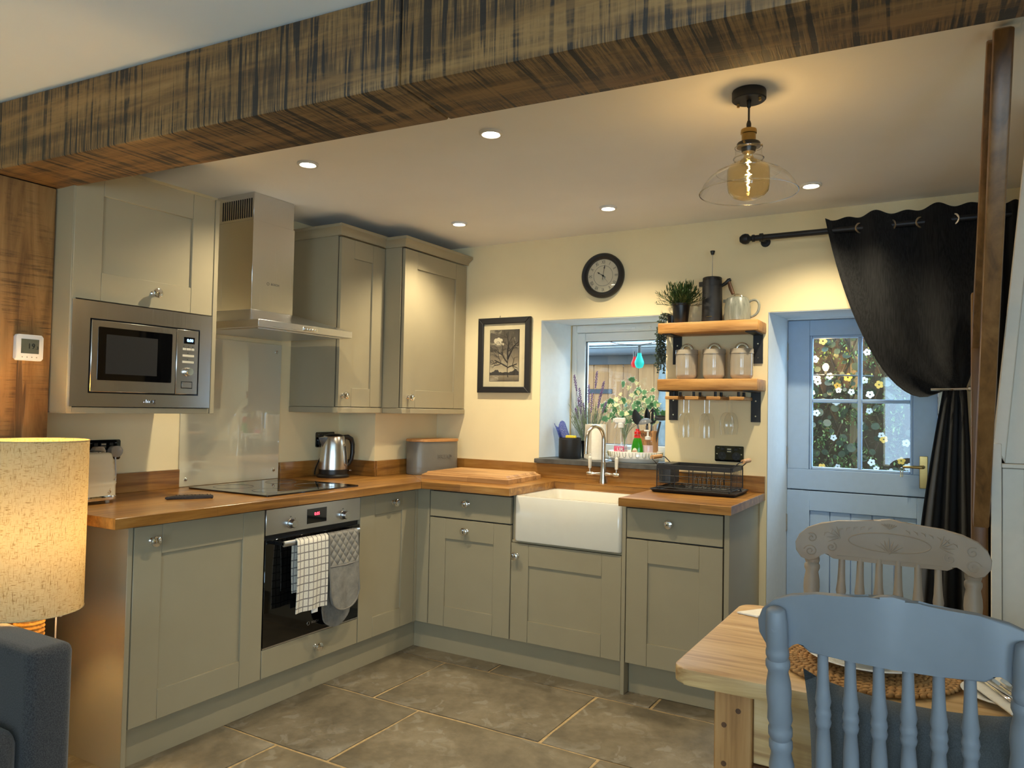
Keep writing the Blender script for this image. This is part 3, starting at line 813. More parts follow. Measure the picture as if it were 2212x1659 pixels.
CORN = [(0, 0), (0.012, 0), (0.016, 0.012), (0.040, 0.034), (0.046, 0.036), (0.046, 0.052), (0, 0.052)]
def wallcab(label, x, y0, y1, z0, z1, kn, st, left_step=None):
    c = thing('wall_cabinet', label, 'wall cabinet', (x/2, (y0+y1)/2, z0))
    part('body', bx(left_step or 0.003, x-0.022, y0, y1-0.002, z0+0.014, z1), MT['cab'], c)
    part('front_frame', bx(x-0.0205, x-0.0195, y0+0.004, y1-0.004, z0+0.016, z1-0.004), MT['cab_dark'], c)
    part('pelmet', bx(left_step or 0.003, x+0.006, y0-0.004 if not left_step else y0-0.002, y1-0.002, z0-0.018, z0+0.012, 0.002), MT['cab'], c)
    shaker(c, ('x', x-0.019), y0+0.006, y1-0.004, z0+0.016, z1-0.006, st, 0.1, kn)
    # cornice: moulded strip along the front and the left return
    b = B()
    def strip(p0, p1, out0, out1):
        r0 = [b.verts.new((p0[0]+o*out0[0], p0[1]+o*out0[1], z1+h)) for o, h in CORN]
        r1 = [b.verts.new((p1[0]+o*out1[0], p1[1]+o*out1[1], z1+h)) for o, h in CORN]
        n = len(r0)
        for i in range(n): b.faces.new((r0[i], r0[(i+1) % n], r1[(i+1) % n], r1[i]))
        b.faces.new(r0[::-1]); b.faces.new(r1)
    strip((x, y1-0.003), (x, y0), (1, 0), (1, -1))
    strip((x, y0), ((left_step or 0.003)+ (0.0 if not left_step else 0.005), y0), (1, -1), (0, -1))
    part('cornice', b, MT['cab'], c, smooth=30)
    return c
wallcab('narrow wall cabinet just right of the cooker hood', 0.352, -0.993, -0.632, 1.300, 2.222, (-0.957, 1.375), 0.100)
c = wallcab('deeper wall cabinet in the corner above the bread bin', 0.490, -0.630, -0.004, 1.300, 2.218, (-0.575, 1.375), 0.115, left_step=0.353)
part('rear_fill', bx(0.003, 0.352, -0.629, -0.006, 1.304, 2.216), MT['cab'], c)
# ------------------------------------------------------------------ window
FYW = 0.30                       # room face of the window frame
wn = thing('window_1', 'white casement window in the deep recess behind the sink', 'window', (1.42, 0.33, 1.033), kind='structure')
x0, x1, z0, z1 = 1.087, 1.80, 1.033, 1.848
def frame(x0, x1, z0, z1, w, y0, y1, parent, name='frame_member', mat='upvc', bev=0.004, wt=None, wb=None):
    wt = wt or w; wb = wb or w
    for q in ((x0, x0+w, z0, z1), (x1-w, x1, z0, z1), (x0+w, x1-w, z1-wt, z1), (x0+w, x1-w, z0, z0+wb)):
        part(name, bx(q[0], q[1], y0, y1, q[2], q[3], bev), MT[mat], parent)
frame(x0, x1, z0, z1, 0.032, FYW, FYW+0.07, wn, wt=0.048)
sash = part('sash', bx(1.119, 1.125, 0.312, 0.37, 1.065, 1.80), MT['upvc'], wn)
frame(1.121, 1.766, 1.066, 1.799, 0.052, 0.312, 0.372, sash, 'sash_member')
for q in ((1.170, 1.176, 1.115, 1.750), (1.712, 1.718, 1.115, 1.750), (1.176, 1.712, 1.744, 1.750), (1.176, 1.712, 1.115, 1.121)):
    part('gasket', bx(q[0], q[1], 0.324, 0.345, q[2], q[3]), MT['black'], sash)
part('pane', bx(1.172, 1.716, 0.335, 0.339, 1.116, 1.748), MT['pane'], sash)
tv = part('trickle_vent', poly(rrect(1.245, 1.605, 1.808, 1.826, 0.008), 0, 0.012, FM(('y', 0.30)), 0.002), MT['upvc'], wn)
part('vent_slider', fb(('y', 0.287), 1.49, 1.515, 1.811, 1.823, 0, 0.004, 0.001), MT['upvc'], tv)
ch = part('casement_handle', bx(1.128, 1.150, 0.296, 0.312, 1.36, 1.45, 0.003), MT['chrome'], sash)
part('handle_lever', bx(1.132, 1.146, 0.280, 0.294, 1.30, 1.41, 0.004), MT['chrome'], ch)
sl = part('window_sill', poly([(1.02, -0.045), (1.05, -0.048), (1.25, -0.044), (1.5, -0.047), (1.7, -0.044), (1.832, -0.046), (1.832, -0.0005), (1.80, -0.0005), (1.80, 0.30), (1.086, 0.30), (1.029, -0.0005), (1.02, -0.0005)], 1.008, 1.033, None, 0.003), MT['slate'], label='riven grey slate slab forming the window sill', cat='window sill', kind='structure')
SZ = 1.0332

# ------------------------------------------------------------------ back door
dr = thing('door_1', 'pale blue-grey stable door with four glazed panes', 'door', (2.72, 0.36, 0.01), kind='structure')
Dx0, Dx1 = 2.372, 3.078
part('door_frame', bx(2.368-0.0, 2.371, 0.30, 0.42, 0.0, 1.836), MT['white'], dr)
part('door_frame', bx(3.082, 3.155, 0.30, 0.42, 0.0, 1.836, 0.002), MT['white'], dr)
part('door_head', bx(2.371, 3.082, 0.30, 0.42, 1.828, 1.837), MT['white'], dr)
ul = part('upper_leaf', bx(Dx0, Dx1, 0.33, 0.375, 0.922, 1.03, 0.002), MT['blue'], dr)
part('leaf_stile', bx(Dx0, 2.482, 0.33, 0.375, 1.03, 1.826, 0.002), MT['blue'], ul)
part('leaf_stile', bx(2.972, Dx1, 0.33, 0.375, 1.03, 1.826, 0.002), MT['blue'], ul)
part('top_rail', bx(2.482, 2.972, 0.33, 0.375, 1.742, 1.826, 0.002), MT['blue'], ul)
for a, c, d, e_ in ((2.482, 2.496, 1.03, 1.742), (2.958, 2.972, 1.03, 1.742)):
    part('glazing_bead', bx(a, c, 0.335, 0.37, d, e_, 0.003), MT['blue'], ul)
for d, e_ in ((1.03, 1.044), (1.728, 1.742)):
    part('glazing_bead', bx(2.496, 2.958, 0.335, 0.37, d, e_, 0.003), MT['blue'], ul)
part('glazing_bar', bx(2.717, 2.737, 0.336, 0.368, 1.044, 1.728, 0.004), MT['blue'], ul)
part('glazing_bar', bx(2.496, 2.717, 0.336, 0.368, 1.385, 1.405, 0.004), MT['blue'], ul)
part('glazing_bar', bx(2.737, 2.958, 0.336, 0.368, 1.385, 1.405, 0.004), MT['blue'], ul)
for a, c in ((2.495, 2.718), (2.736, 2.959)):
    for d, e_ in ((1.043, 1.386), (1.404, 1.729)):
        part('pane', bx(a, c, 0.350, 0.354, d, e_), MT['pane'], ul)
part('gap_light_block', bx(Dx0, Dx1, 0.362, 0.3745, 0.9165, 0.9215), MT['black'], dr)  # black strip added to stop daylight leaking through the leaf split
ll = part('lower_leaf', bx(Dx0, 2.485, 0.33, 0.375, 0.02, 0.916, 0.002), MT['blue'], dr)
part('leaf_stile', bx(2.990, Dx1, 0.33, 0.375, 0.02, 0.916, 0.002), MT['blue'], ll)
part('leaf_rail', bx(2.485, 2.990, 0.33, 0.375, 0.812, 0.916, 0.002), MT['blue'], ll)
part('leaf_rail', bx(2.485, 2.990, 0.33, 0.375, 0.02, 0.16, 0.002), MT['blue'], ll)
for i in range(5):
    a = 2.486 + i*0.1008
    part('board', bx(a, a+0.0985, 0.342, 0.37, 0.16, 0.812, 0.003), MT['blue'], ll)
for z in (1.66, 1.10, 0.74, 0.2):
    h = part('hinge', bx(2.366, 2.376, 0.318, 0.331, z-0.045, z+0.045, 0.002), MT['nickel'], dr)
    part('hinge_pin', tube([(2.371, 0.316, z-0.048), (2.371, 0.316, z+0.048)], 0.004, 8), MT['nickel'], h)
hp = part('handle_plate', bx(3.000, 3.036, 0.324, 0.3295, 0.965, 1.125, 0.002), MT['brass'], dr, label='aged brass lever plate')
part('lever', tube([(3.017, 0.318, 1.072), (3.017, 0.285, 1.072), (3.010, 0.272, 1.072), (2.96, 0.270, 1.072), (2.93, 0.272, 1.071)], [0.008, 0.008, 0.008, 0.0065, 0.006], 10), MT['brass'], hp)
kr = thing('key_on_lever', 'small bunch of keys hanging by the door lever', 'keys', (2.935, 0.262, 1.05))
part('key_ring', tube([(2.925, 0.262, 1.058+0.010*math.sin(a*PI/8)-0.012) if False else (2.925+0.010*math.cos(a*PI/8), 0.262, 1.057+0.010*math.sin(a*PI/8)) for a in range(16)], 0.0012, 5, True), MT['chrome'], kr)
part('key', bx(2.917, 2.923, 0.260, 0.262, 1.02, 1.055, 0.0008), MT['chrome'], kr)
part('key', bx(2.926, 2.931, 0.2625, 0.2645, 1.022, 1.053, 0.0008), MT['chrome'], kr)

# ------------------------------------------------------------------ curtain and pole
RZ_, RYY = 2.200, -0.10
cp = thing('curtain_pole', 'dark iron curtain pole with ball end above the back door', 'curtain pole', (2.75, RYY, RZ_))
part('pole', tube([(2.28, RYY, RZ_), (3.44, RYY, RZ_)], 0.0145, 14), MT['iron'], cp)
part('finial', lathe([(0, -0.030), (0.014, -0.027), (0.024, -0.014), (0.027, 0), (0.024, 0.014), (0.014, 0.022), (0.012, 0.028), (0.018, 0.034), (0.018, 0.044), (0.012, 0.05), (0, 0.05)], axis_m((2.240, RYY, RZ_), (1, 0, 0)), 18), MT['iron'], cp)
for x in (2.318, 3.40):
    br = part('bracket', lathe([(0.0148, -0.009), (0.021, -0.008), (0.021, 0.008), (0.0148, 0.009)], axis_m((x, RYY, RZ_), (1, 0, 0)), 16), MT['iron'], cp)
    part('bracket_arm', tube([(x, RYY+0.018, RZ_-0.004), (x, -0.004, RZ_-0.004)], 0.008, 10), MT['iron'], br)
    part('bracket_plate', lathe([(0, 0), (0.025, 0), (0.022, 0.005), (0, 0.006)], axis_m((x, -0.0005, RZ_-0.004), (0, -1, 0)), 16), MT['iron'], br)
def m_fabric(name, c, c2, ax, sc=420, rough=0.95):
    m, nt, p = newmat(name)
    f = noise(nt, coords(nt, {'z': (sc, sc, 14), 'n': (sc, sc, sc)}[ax]), 1.0, 2)
    nt.links.new(ramp(nt, f, [(0.35, c), (0.65, c2)]), p.inputs['Base Color'])
    p.inputs['Roughness'].default_value = rough; p.inputs['Sheen Weight'].default_value = 0.25
    p.inputs['Sheen Roughness'].default_value = 0.5
    bump(nt, p, f, 0.35, 0.001)
    return m
MT['curtain'] = m_fabric('charcoal_curtain_cloth', srgb(22, 22, 24), srgb(44, 44, 46), 'z', 260)
ct = thing('curtain', 'charcoal eyelet curtain swept to the right and tied back', 'curtain', (3.05, RYY, 0.02))
b = B()
NS, NT_ = 96, 40
grid = []
def cpos(s, t):
    xt = 2.618 + 0.66*s
    fold = math.sin(2*PI*(xt-2.645)/0.25)
    if t <= 0.5:
        k = t/0.5
        kk = max(0.0, (k-0.04)/0.96)
        P0 = Vector((xt, 0, 2.262)); P1 = Vector((2.70+0.565*s, 0, 1.80+0.04*s)); P2 = Vector((2.92+0.33*s, 0, 1.26+0.36*s)); P3 = Vector((3.105+0.09*s, 0, 1.445+0.012*s))
        p = P0*(1-kk)**3 + P1*3*kk*(1-kk)**2 + P2*3*kk*kk*(1-kk) + P3*kk**3
        if k < 0.04: p.z = 2.262
        p.z += (0.009*math.cos(4*PI*(xt-2.645)/0.25+PI) - 0.004 + 0.012*s)*(1-k)**6
        amp = 0.027*(1-k)**1.3 + 0.007
        sw = 0.02*math.sin(9*s + 5*k + 1.2)*math.sin(PI*k) + 0.012*math.sin(17*s - 9*k)*math.sin(PI*k)*k
        y = RYY - 0.045*math.sin(PI*k)**1.2 - 0.01*k + amp*fold + sw
        p.y = y
        # end hem turned forward
        if s < 0.03: p.y -= 0.012*(1-k)
        return p
    k = (t-0.5)/0.5
    x = (3.105+0.09*s)*(1-k) + (2.93+0.34*s)*k
    x += -0.03*math.sin(PI*min(1, k*1.4))*(1-s)*0.4
    z = (1.445+0.012*s)*(1-k) + 0.022*k
    amp = 0.012 + 0.045*k**0.7
    y = RYY - 0.01 + amp*math.sin(2*PI*(3.2*s+0.1)) + 0.01*math.sin(11*s+3*k)
    return Vector((x, y, z))
for i in range(NS+1):
    grid.append([b.verts.new(cpos(i/NS, j/NT_)) for j in range(NT_+1)])
for i in range(NS):
    for j in range(NT_):
        b.faces.new((grid[i][j], grid[i][j+1], grid[i+1][j+1], grid[i+1][j]))
bmesh.ops.solidify(b, geom=list(b.faces), thickness=0.003)
part('cloth', b, MT['curtain'], ct, smooth=70)
b = B(); g2 = []
for i in range(25):
    s = i/24
    g2.append([b.verts.new((3.268+0.16*s, RYY+0.028*math.sin(2*PI*2.5*s+0.8)*(1-0.2*j/16), 2.255*(1-j/16)+0.022*j/16)) for j in range(17)])
for i in range(24):
    for j in range(16): b.faces.new((g2[i][j], g2[i][j+1], g2[i+1][j+1], g2[i+1][j]))
bmesh.ops.solidify(b, geom=list(b.faces), thickness=0.003)
part('cloth', b, MT['curtain'], ct, smooth=70)
for k in range(1, 6):
    x = 2.645 + 0.125*k
    a = 0.9 if k % 2 else -0.9
    part('eyelet', lathe([(0.0205, -0.0025), (0.027, -0.0025), (0.028, 0), (0.027, 0.0025), (0.0205, 0.0025), (0.019, 0), (0.0205, -0.0025)], T(x, RYY, RZ_) @ RZ(a*0.62) @ RX(PI/2), 24), MT['nickel'], ct, label='metal eyelet ring')
tb = thing('curtain_tieback', 'metal hold-back bar gathering the charcoal curtain', 'tieback', (3.15, -0.15, 1.44))
part('bar', tube([(3.06, -0.166, 1.442), (3.10, -0.172, 1.442), (3.16, -0.170, 1.444), (3.205, -0.165, 1.446)], 0.006, 8), MT['chrome'], tb)
part('stem', tube([(3.21, -0.166, 1.446), (3.215, -0.05, 1.446), (3.215, -0.004, 1.446)], 0.006, 8), MT['chrome'], tb)
part('end_knob', lathe([(0, 0), (0.01, 0.002), (0.011, 0.010), (0.006, 0.016), (0, 0.016)], axis_m((3.198, -0.165, 1.446), (1, 0, 0)), 12), MT['chrome'], tb)

# ------------------------------------------------------------------ wall clock, picture
ck = thing('wall_clock', 'round black wall clock with Roman numerals on cream dial', 'clock', (1.427, 0, 2.087))
CF = ('y', 0.0)
CM = FM(CF, 1.427, 2.087)
part('rim', lathe([(0.094, 0.012), (0.098, 0.026), (0.106, 0.036), (0.116, 0.038), (0.126, 0.030), (0.129, 0.018), (0.127, 0.002), (0.094, 0.002)], CM, 56), MT['blackmat'], ck)
MT['dial'] = plain('cream_dial', srgb(224, 212, 184), 0.6, var=0.02)
face = part('dial', lathe([(0, 0.010), (0.097, 0.010), (0.097, 0.004), (0, 0.004)], CM, 40), MT['dial'], ck)
part('minute_track', tube([CM @ Vector((0.058*math.cos(a*PI/30), 0.058*math.sin(a*PI/30), 0.0105)) for a in range(60)], 0.0007, 4, True), MT['darkgrey'], face)
for i, n in enumerate(('XII', 'I', 'II', 'III', 'IV', 'V', 'VI', 'VII', 'VIII', 'IX', 'X', 'XI')):
    a = math.radians(30*i)
    M = CM @ T(0.078*math.sin(a), 0.078*math.cos(a), 0.0102) @ RZ(-a)
    part('numeral', text_bm(n, 0.029, 0.0002, M, sx=0.62), MT['black'], face)
def hand(ang, L, w, z, tail, spade):
    a = math.radians(ang)
    pts = [(-w, -tail), (w, -tail), (w*0.7, L*0.58)] + ([(w*3.0, L*0.72)] if spade else []) + [(0, L)] + ([(-w*3.0, L*0.72)] if spade else []) + [(-w*0.7, L*0.58)]
    return poly(pts, 0, 0.0008, CM @ T(0, 0, z) @ RZ(-a))
part('hour_hand', hand(302, 0.043, 0.0016, 0.0125, 0.018, True), MT['black'], ck)
part('minute_hand', hand(10, 0.064, 0.0014, 0.014, 0.022, True), MT['black'], ck)
part('second_hand', hand(142, 0.064, 0.0006, 0.0155, 0.012, False), MT['black'], ck)
part('hub', lathe([(0, 0.011), (0.005, 0.011), (0.005, 0.017), (0, 0.018)], CM, 14), MT['black'], ck)
part('cover_glass', lathe([(0, 0.0245), (0.097, 0.0245), (0.097, 0.0235), (0, 0.0235)], CM, 40), MT['glass'], ck)

pc = thing('framed_picture', 'black framed sepia print of a bare tree left of window', 'picture', (0.78, 0, 1.42))
px0, px1, pz0, pz1 = 0.597, 0.966, 1.418, 1.876
MITRE = 0.036
for pts in ([(px0, pz0), (px1, pz0), (px1-MITRE, pz0+MITRE), (px0+MITRE, pz0+MITRE)], [(px1, pz0), (px1, pz1), (px1-MITRE, pz1-MITRE), (px1-MITRE, pz0+MITRE)],
            [(px1, pz1), (px0, pz1), (px0+MITRE, pz1-MITRE), (px1-MITRE, pz1-MITRE)], [(px0, pz1), (px0, pz0), (px0+MITRE, pz0+MITRE), (px0+MITRE, pz1-MITRE)]):
    part('frame_side', poly(pts, 0.002, 0.026, FM(CF), 0.003), MT['blackmat'], pc)
part('mount', fb(CF, px0+0.03, px1-0.03, pz0+0.03, pz1-0.03, 0.004, 0.010), MT['mat_board'], pc)
qx0, qx1, qz0, qz1 = 0.680, 0.884, 1.490, 1.800
def m_print():
    m, nt, p = newmat('sepia_tree_print')
    v = coords(nt, (1, 1, 1))
    sep = N(nt, 'ShaderNodeSeparateXYZ'); nt.links.new(v, sep.inputs[0])
    h = N(nt, 'ShaderNodeMapRange'); h.inputs[1].default_value = 0.07; h.inputs[2].default_value = 0.38
    nt.links.new(sep.outputs[2], h.inputs[0])
    sky = ramp(nt, h.outputs[0], [(0.0, srgb(96, 84, 66)), (0.10, srgb(140, 124, 98)), (0.16, srgb(196, 180, 148)), (0.4, srgb(134, 120, 98)), (0.65, srgb(92, 82, 70)), (1.0, srgb(62, 56, 50))])
    cl = noise(nt, coords(nt, (11, 11, 20)), 1.0, 5, 0.6, 0.4)
    cf = ramp(nt, cl, [(0.54, (0, 0, 0, 1)), (0.66, (1, 1, 1, 1))])
    nt.links.new(mix(nt, sky, srgb(206, 192, 162), math_n(nt, 'MULTIPLY', cf, 0.7)), p.inputs['Base Color'])
    p.inputs['Roughness'].default_value = 0.8
    return m
MT['print'] = m_print()
MT['sepia'] = plain('dark_sepia_ink', srgb(44, 38, 34), 0.8)
MT['sepia_lt'] = plain('pale_sepia_ink', srgb(206, 194, 166), 0.8)
ar = part('key_line', fb(CF, qx0-0.003, qx1+0.003, qz0-0.003, qz1+0.003, 0.010, 0.0108), MT['sepia'], pc)
pr = part('print', fb(CF, qx0, qx1, qz0, qz1, 0.0108, 0.0114), MT['print'], pc, label='sepia photograph of a leafless tree')
b = B()
def twig(x, z, ang, L, r, d):
    pts = [(x, z)]
    a = ang
    for i in range(4):
        a += random.uniform(-0.22, 0.22)
        x += L/4*math.sin(a); z += L/4*math.cos(a)
        pts.append((min(max(x, qx0+0.004), qx1-0.004), min(max(z, qz0), qz1-0.01)))
    r_ = max(r*1.5, 0.0011); add_tube(b, [FM(CF) @ Vector((p[0], p[1], 0.0117)) for p in pts], [r_, r_*0.94, r_*0.88, r_*0.8, r_*0.7], 4)
    if d > 0:
        for k in range(3 if d > 1 else 2):
            i = random.randint(2, 4)
            twig(pts[i][0], pts[i][1], a + random.choice((-1, 1))*random.uniform(0.35, 1.0), L*random.uniform(0.5, 0.75), r*0.55, d-1)
random.seed(11)
for a0, L in ((0.02, 0.085), ):
    add_tube(b, [FM(CF) @ Vector(p) for p in ((0.812, 1.512, 0.0116), (0.808, 1.53, 0.0116), (0.806, 1.57, 0.0116), (0.808, 1.63, 0.0116))], [0.009, 0.0065, 0.0058, 0.005], 5, flat=0.12)
    twig(0.808, 1.62, -0.05, 0.10, 0.004, 3); twig(0.808, 1.625, 0.5, 0.085, 0.0035, 3); twig(0.807, 1.60, -0.9, 0.08, 0.0032, 3)
    twig(0.806, 1.575, -1.1, 0.10, 0.003, 3); twig(0.806, 1.57, 1.2, 0.07, 0.0025, 2)
part('printed_tree', b, MT['sepia'], pr)
b = B()
pts = [(qx0, 1.524)]
for i in range(22):
    x = qx0 + (qx1-qx0)*i/21
    pts.append((x, 1.540 + random.uniform(0, 0.008) + (0.02*math.exp(-((x-0.862)/0.018)**2)) + (0.012 if 3 < i < 7 else 0)))
pts += [(qx1, 1.524)]
add_poly(b, pts, 0.0114, 0.0116, FM(CF))
part('printed_hedge', b, MT['sepia'], pr)
b = B()
for cx, cz, r in ((0.722, 1.735, 0.016), (0.740, 1.742, 0.014), (0.757, 1.736, 0.013), (0.735, 1.728, 0.017), (0.752, 1.722, 0.012), (0.770, 1.714, 0.008)):
    add_lathe(b, [(0, 0.0117), (r, 0.0114), (r, 0.0113)], FM(CF, cx, cz), 12)
part('printed_cloud', b, MT['sepia_lt'], pr)
part('cover_glass', fb(CF, px0+0.034, px1-0.034, pz0+0.034, pz1-0.034, 0.0135, 0.0145), MT['glass'], pc)
part('hanging_nail', tube([(0.745, -0.012, 1.872), (0.744, -0.004, 1.890)], 0.0015, 6), MT['blackmat'], pc)

# ------------------------------------------------------------------ sockets
def socket(label, face, u0, u1, v0, v1, plugs=()):
    t = thing('double_socket', label, 'socket', tuple(FM(face, (u0+u1)/2, v0) @ Vector((0, 0, 0))))
    part('plate', poly(rrect(u0, u1, v0, v1, 0.006), 0.0005, 0.008, FM(face), 0.0015), MT['blackgloss'], t)
    uc, vc = (u0+u1)/2, (v0+v1)/2
    for s in (-1, 1):
        part('switch_rocker', fb(face, uc+s*0.034-0.008, uc+s*0.034+0.008, vc+0.018, vc+0.030, 0.008, 0.0105, 0.001), MT['black'], t)
        ins = part('outlet', poly([(uc+s*0.036+0.021*math.cos(a*PI/10), vc-0.012+0.021*math.sin(a*PI/10)) for a in range(20)], 0.008, 0.0088, FM(face)), MT['black'], t)
        for q in ((-0.003, 0.003, 0.004, 0.013), (-0.013, -0.006, -0.010, -0.006), (0.006, 0.013, -0.010, -0.006)):
            part('pin_slot', fb(face, uc+s*0.036+q[0], uc+s*0.036+q[1], vc-0.012+q[2], vc-0.012+q[3], 0.0088, 0.0091), MT['darkgrey'], ins)
        part('screw', lathe([(0, 0.008), (0.0035, 0.008), (0.0035, 0.0092), (0, 0.0094)], FM(face, uc+s*0.0625, vc-0.002), 10), MT['chrome'], t)
    usb = part('usb_strip', fb(face, uc-0.012, uc+0.012, vc+0.006, vc+0.030, 0.008, 0.009), MT['black'], t)
    for q in (vc+0.012, vc+0.024):
        part('usb_port', fb(face, uc-0.010, uc+0.010, q-0.003, q+0.003, 0.009, 0.0094), MT['nickel'], usb)
    for s in (-1, 1):
        part('printed_mark', fb(face, uc+s*0.055-0.005, uc+s*0.055+0.005, vc+0.028, vc+0.030, 0.008, 0.0082), MT['midgrey'], t)
    return t
socket('glossy black double socket on the wall above the dish rack', ('y', 0), 2.072, 2.219, 1.070, 1.151)
socket('glossy black double socket half hidden behind the toaster', ('x', 0), -2.112, -1.960, 1.070, 1.156)
socket('glossy black double socket behind the kettle', ('x', 0), -0.787, -0.641, 1.080, 1.166)
for i, (y, lab) in enumerate(((-2.070, 'pale plug pushed into the left half of toaster socket'), (-1.995, 'pale plug pushed into the right half of toaster socket'))):
    t = thing('plug', lab, 'plug', (0.03, y, 1.08), group='plugs behind the toaster')
    part('shell', poly(rrect(y-0.025, y+0.025, 1.082, 1.130, 0.016), 0.0092, 0.042, FM(('x', 0)), 0.006, 2), MT['canister'], t)
    part('flex', tube(bez((0.03, y, 1.083), (0.03, y, 1.04), (0.045, y, 1.0), (0.06, y-0.02, 0.928), 8), 0.0035, 6), MT['white_pl'], t)

# ------------------------------------------------------------------ kettle, toaster, bread bin, chopping board, coaster
kx, ky = 0.155, -0.800
kt = thing('kettle', 'brushed steel jug kettle with black handle on its base', 'kettle', (kx, ky, WT1))
rot = math.atan2(1, -0.35)     # handle direction in plan
hd_ = Vector((0.32, 0.95, 0)).normalized()
z = WT1
part('power_base', lathe([(0, 0.0005), (0.088, 0.0005), (0.090, 0.010), (0.080, 0.018), (0, 0.018)], T(kx, ky, z), 32), MT['black'], kt)
part('foot_ring', lathe([(0, 0.018), (0.078, 0.019), (0.0785, 0.045), (0, 0.045)], T(kx, ky, z), 32), MT['black'], kt)
kb = part('jug', lathe([(0, 0.045), (0.0775, 0.045), (0.0775, 0.06), (0.074, 0.12), (0.067, 0.18), (0.060, 0.222), (0.056, 0.228), (0, 0.228)], T(kx, ky, z), 40), MT['steel_v'], kt, label='brushed steel jug')
b = B()
sd = -hd_
sm = Matrix(((sd.x, -sd.y, 0, kx), (sd.y, sd.x, 0, ky), (0, 0, 1, z), (0, 0, 0, 1)))
vs = [b.verts.new(p) for p in ((0.055, -0.030, 0.223), (0.055, 0.030, 0.223), (0.095, 0, 0.220), (0.068, 0, 0.165), (0.058, -0.02, 0.19), (0.058, 0.02, 0.19))]
for f in ((0, 2, 1), (0, 4, 2), (1, 2, 5), (4, 3, 2), (5, 2, 3), (0, 1, 5, 4), (4, 5, 3)): b.faces.new([vs[i] for i in f])
b.transform(sm)
part('spout', b, MT['steel_v'], kb)
part('lid', lathe([(0, 0.240), (0.030, 0.240), (0.052, 0.233), (0.057, 0.226), (0, 0.226)], T(kx, ky, z), 28), MT['black'], kt)
p = lambda r, h: Vector((kx, ky, z+h)) + hd_*r
part('handle', tube([p(0.058, 0.222), p(0.085, 0.222), p(0.108, 0.210), p(0.118, 0.18), p(0.118, 0.13), p(0.112, 0.095), p(0.095, 0.068), p(0.076, 0.055)], [0.012, 0.014, 0.014, 0.013, 0.013, 0.012, 0.010, 0.008], 10), MT['black'], kt, smooth=60, label='black looped handle')
part('handle_spine', tube([p(0.060, 0.215), p(0.066, 0.17), p(0.073, 0.10), p(0.078, 0.05)], [0.010, 0.009, 0.009, 0.008], 8), MT['black'], kt)
gd = Vector((0.93, -0.36, 0)).normalized()
ga = math.atan2(gd.y, gd.x)+0.62
gm = T(kx+0.0745*math.cos(ga), ky+0.0745*math.sin(ga), z+0.125) @ RZ(ga) @ RY(math.radians(-6)) @ Matrix(((0, 0, 1, 0), (1, 0, 0, 0), (0, 1, 0, 0), (0, 0, 0, 1)))
wg = part('water_gauge', poly(rrect(-0.014, 0.014, -0.062, 0.062, 0.0138), -0.004, 0.002, gm, 0.001), MT['nickel'], kt)
part('gauge_window', poly(rrect(-0.008, 0.008, -0.052, 0.052, 0.0078), 0.002, 0.003, gm), MT['darkgrey'], wg)
part('switch', bx(kx+0.02, kx+0.035, ky+0.095, ky+0.115, z+0.028, z+0.036, 0.002), MT['nickel'], kt)
ft = thing('plug', 'black plug and flex in the socket behind the kettle', 'plug', (0.03, -0.75, 1.09))
part('shell', poly(rrect(-0.775, -0.722, 1.085, 1.135, 0.012), 0.0092, 0.045, FM(('x', 0)), 0.005), MT['black'], ft)
part('flex', tube(bez((0.03, -0.752, 1.086), (0.035, -0.755, 1.03), (0.03, -0.82, 0.98), (0.045, -0.83, 0.931), 10), 0.004, 6), MT['black'], ft)

ts = thing('toaster', 'cream two-slice toaster with rippled sides beside the lamp', 'toaster', (0.19, -2.165, WT1))
tx0, tx1, ty0, ty1 = 0.035, 0.292, -2.305, -2.138
b = B()
prof = [(0.028, 1.0), (0.05, 1.005)]
levels = []
for i in range(17):
    h = 0.030 + 0.158*i/16
    rip = 0.0036*math.sin(i*PI*0.9)*(1 if 4 < i < 15 else 0)
    tap = 0.0 if i < 4 else 0.018*((i-4)/12)**1.6
    levels.append((h, tap - rip))
levels += [(0.194, 0.022), (0.197, 0.032)]
prev = None
for h, ins in levels:
    ring = [b.verts.new((x, y, WT1+h)) for x, y in rrect(tx0+ins*0.6, tx1-ins*0.6, ty0+ins*0.9, ty1-ins*0.9, 0.035-min(ins, 0.02)*0.5, 6)]
    if prev:
        for i in range(len(ring)): b.faces.new((prev[i], prev[(i+1) % len(ring)], ring[(i+1) % len(ring)], ring[i]))
    else: b.faces.new(ring[::-1])
    prev = ring
b.faces.new(prev)
part('body', b, MT['cream'], ts, smooth=50)
part('chrome_skirt', poly(rrect(tx0-0.002, tx1+0.002, ty0-0.002, ty1+0.002, 0.036, 6), WT1+0.014, WT1+0.031, None, 0.003), MT['chrome'], ts)
part('top_plate', poly(rrect(tx0+0.03, tx1-0.03, ty0+0.036, ty1-0.036, 0.02, 5), WT1+0.1965, WT1+0.2005, None, 0.002), MT['chrome'], ts)
for y in (-2.240, -2.203):
    part('bread_slot', bx(tx0+0.045, tx1-0.045, y-0.011, y+0.011, WT1+0.2003, WT1+0.2012), MT['black'], ts)
part('lever', bx(0.155, 0.205, ty0-0.018, ty0+0.012, WT1+0.140, WT1+0.152, 0.004), MT['chrome'], ts)
part('lever_slot', bx(0.176, 0.184, ty0-0.0003, ty0+0.015, WT1+0.07, WT1+0.16), MT['black'], ts)
part('button', poly(rrect(0.235, 0.262, 0.962, 0.972, 0.003), 0, 0.003, FM(('y', ty0+0.001))), MT['cream'], ts)
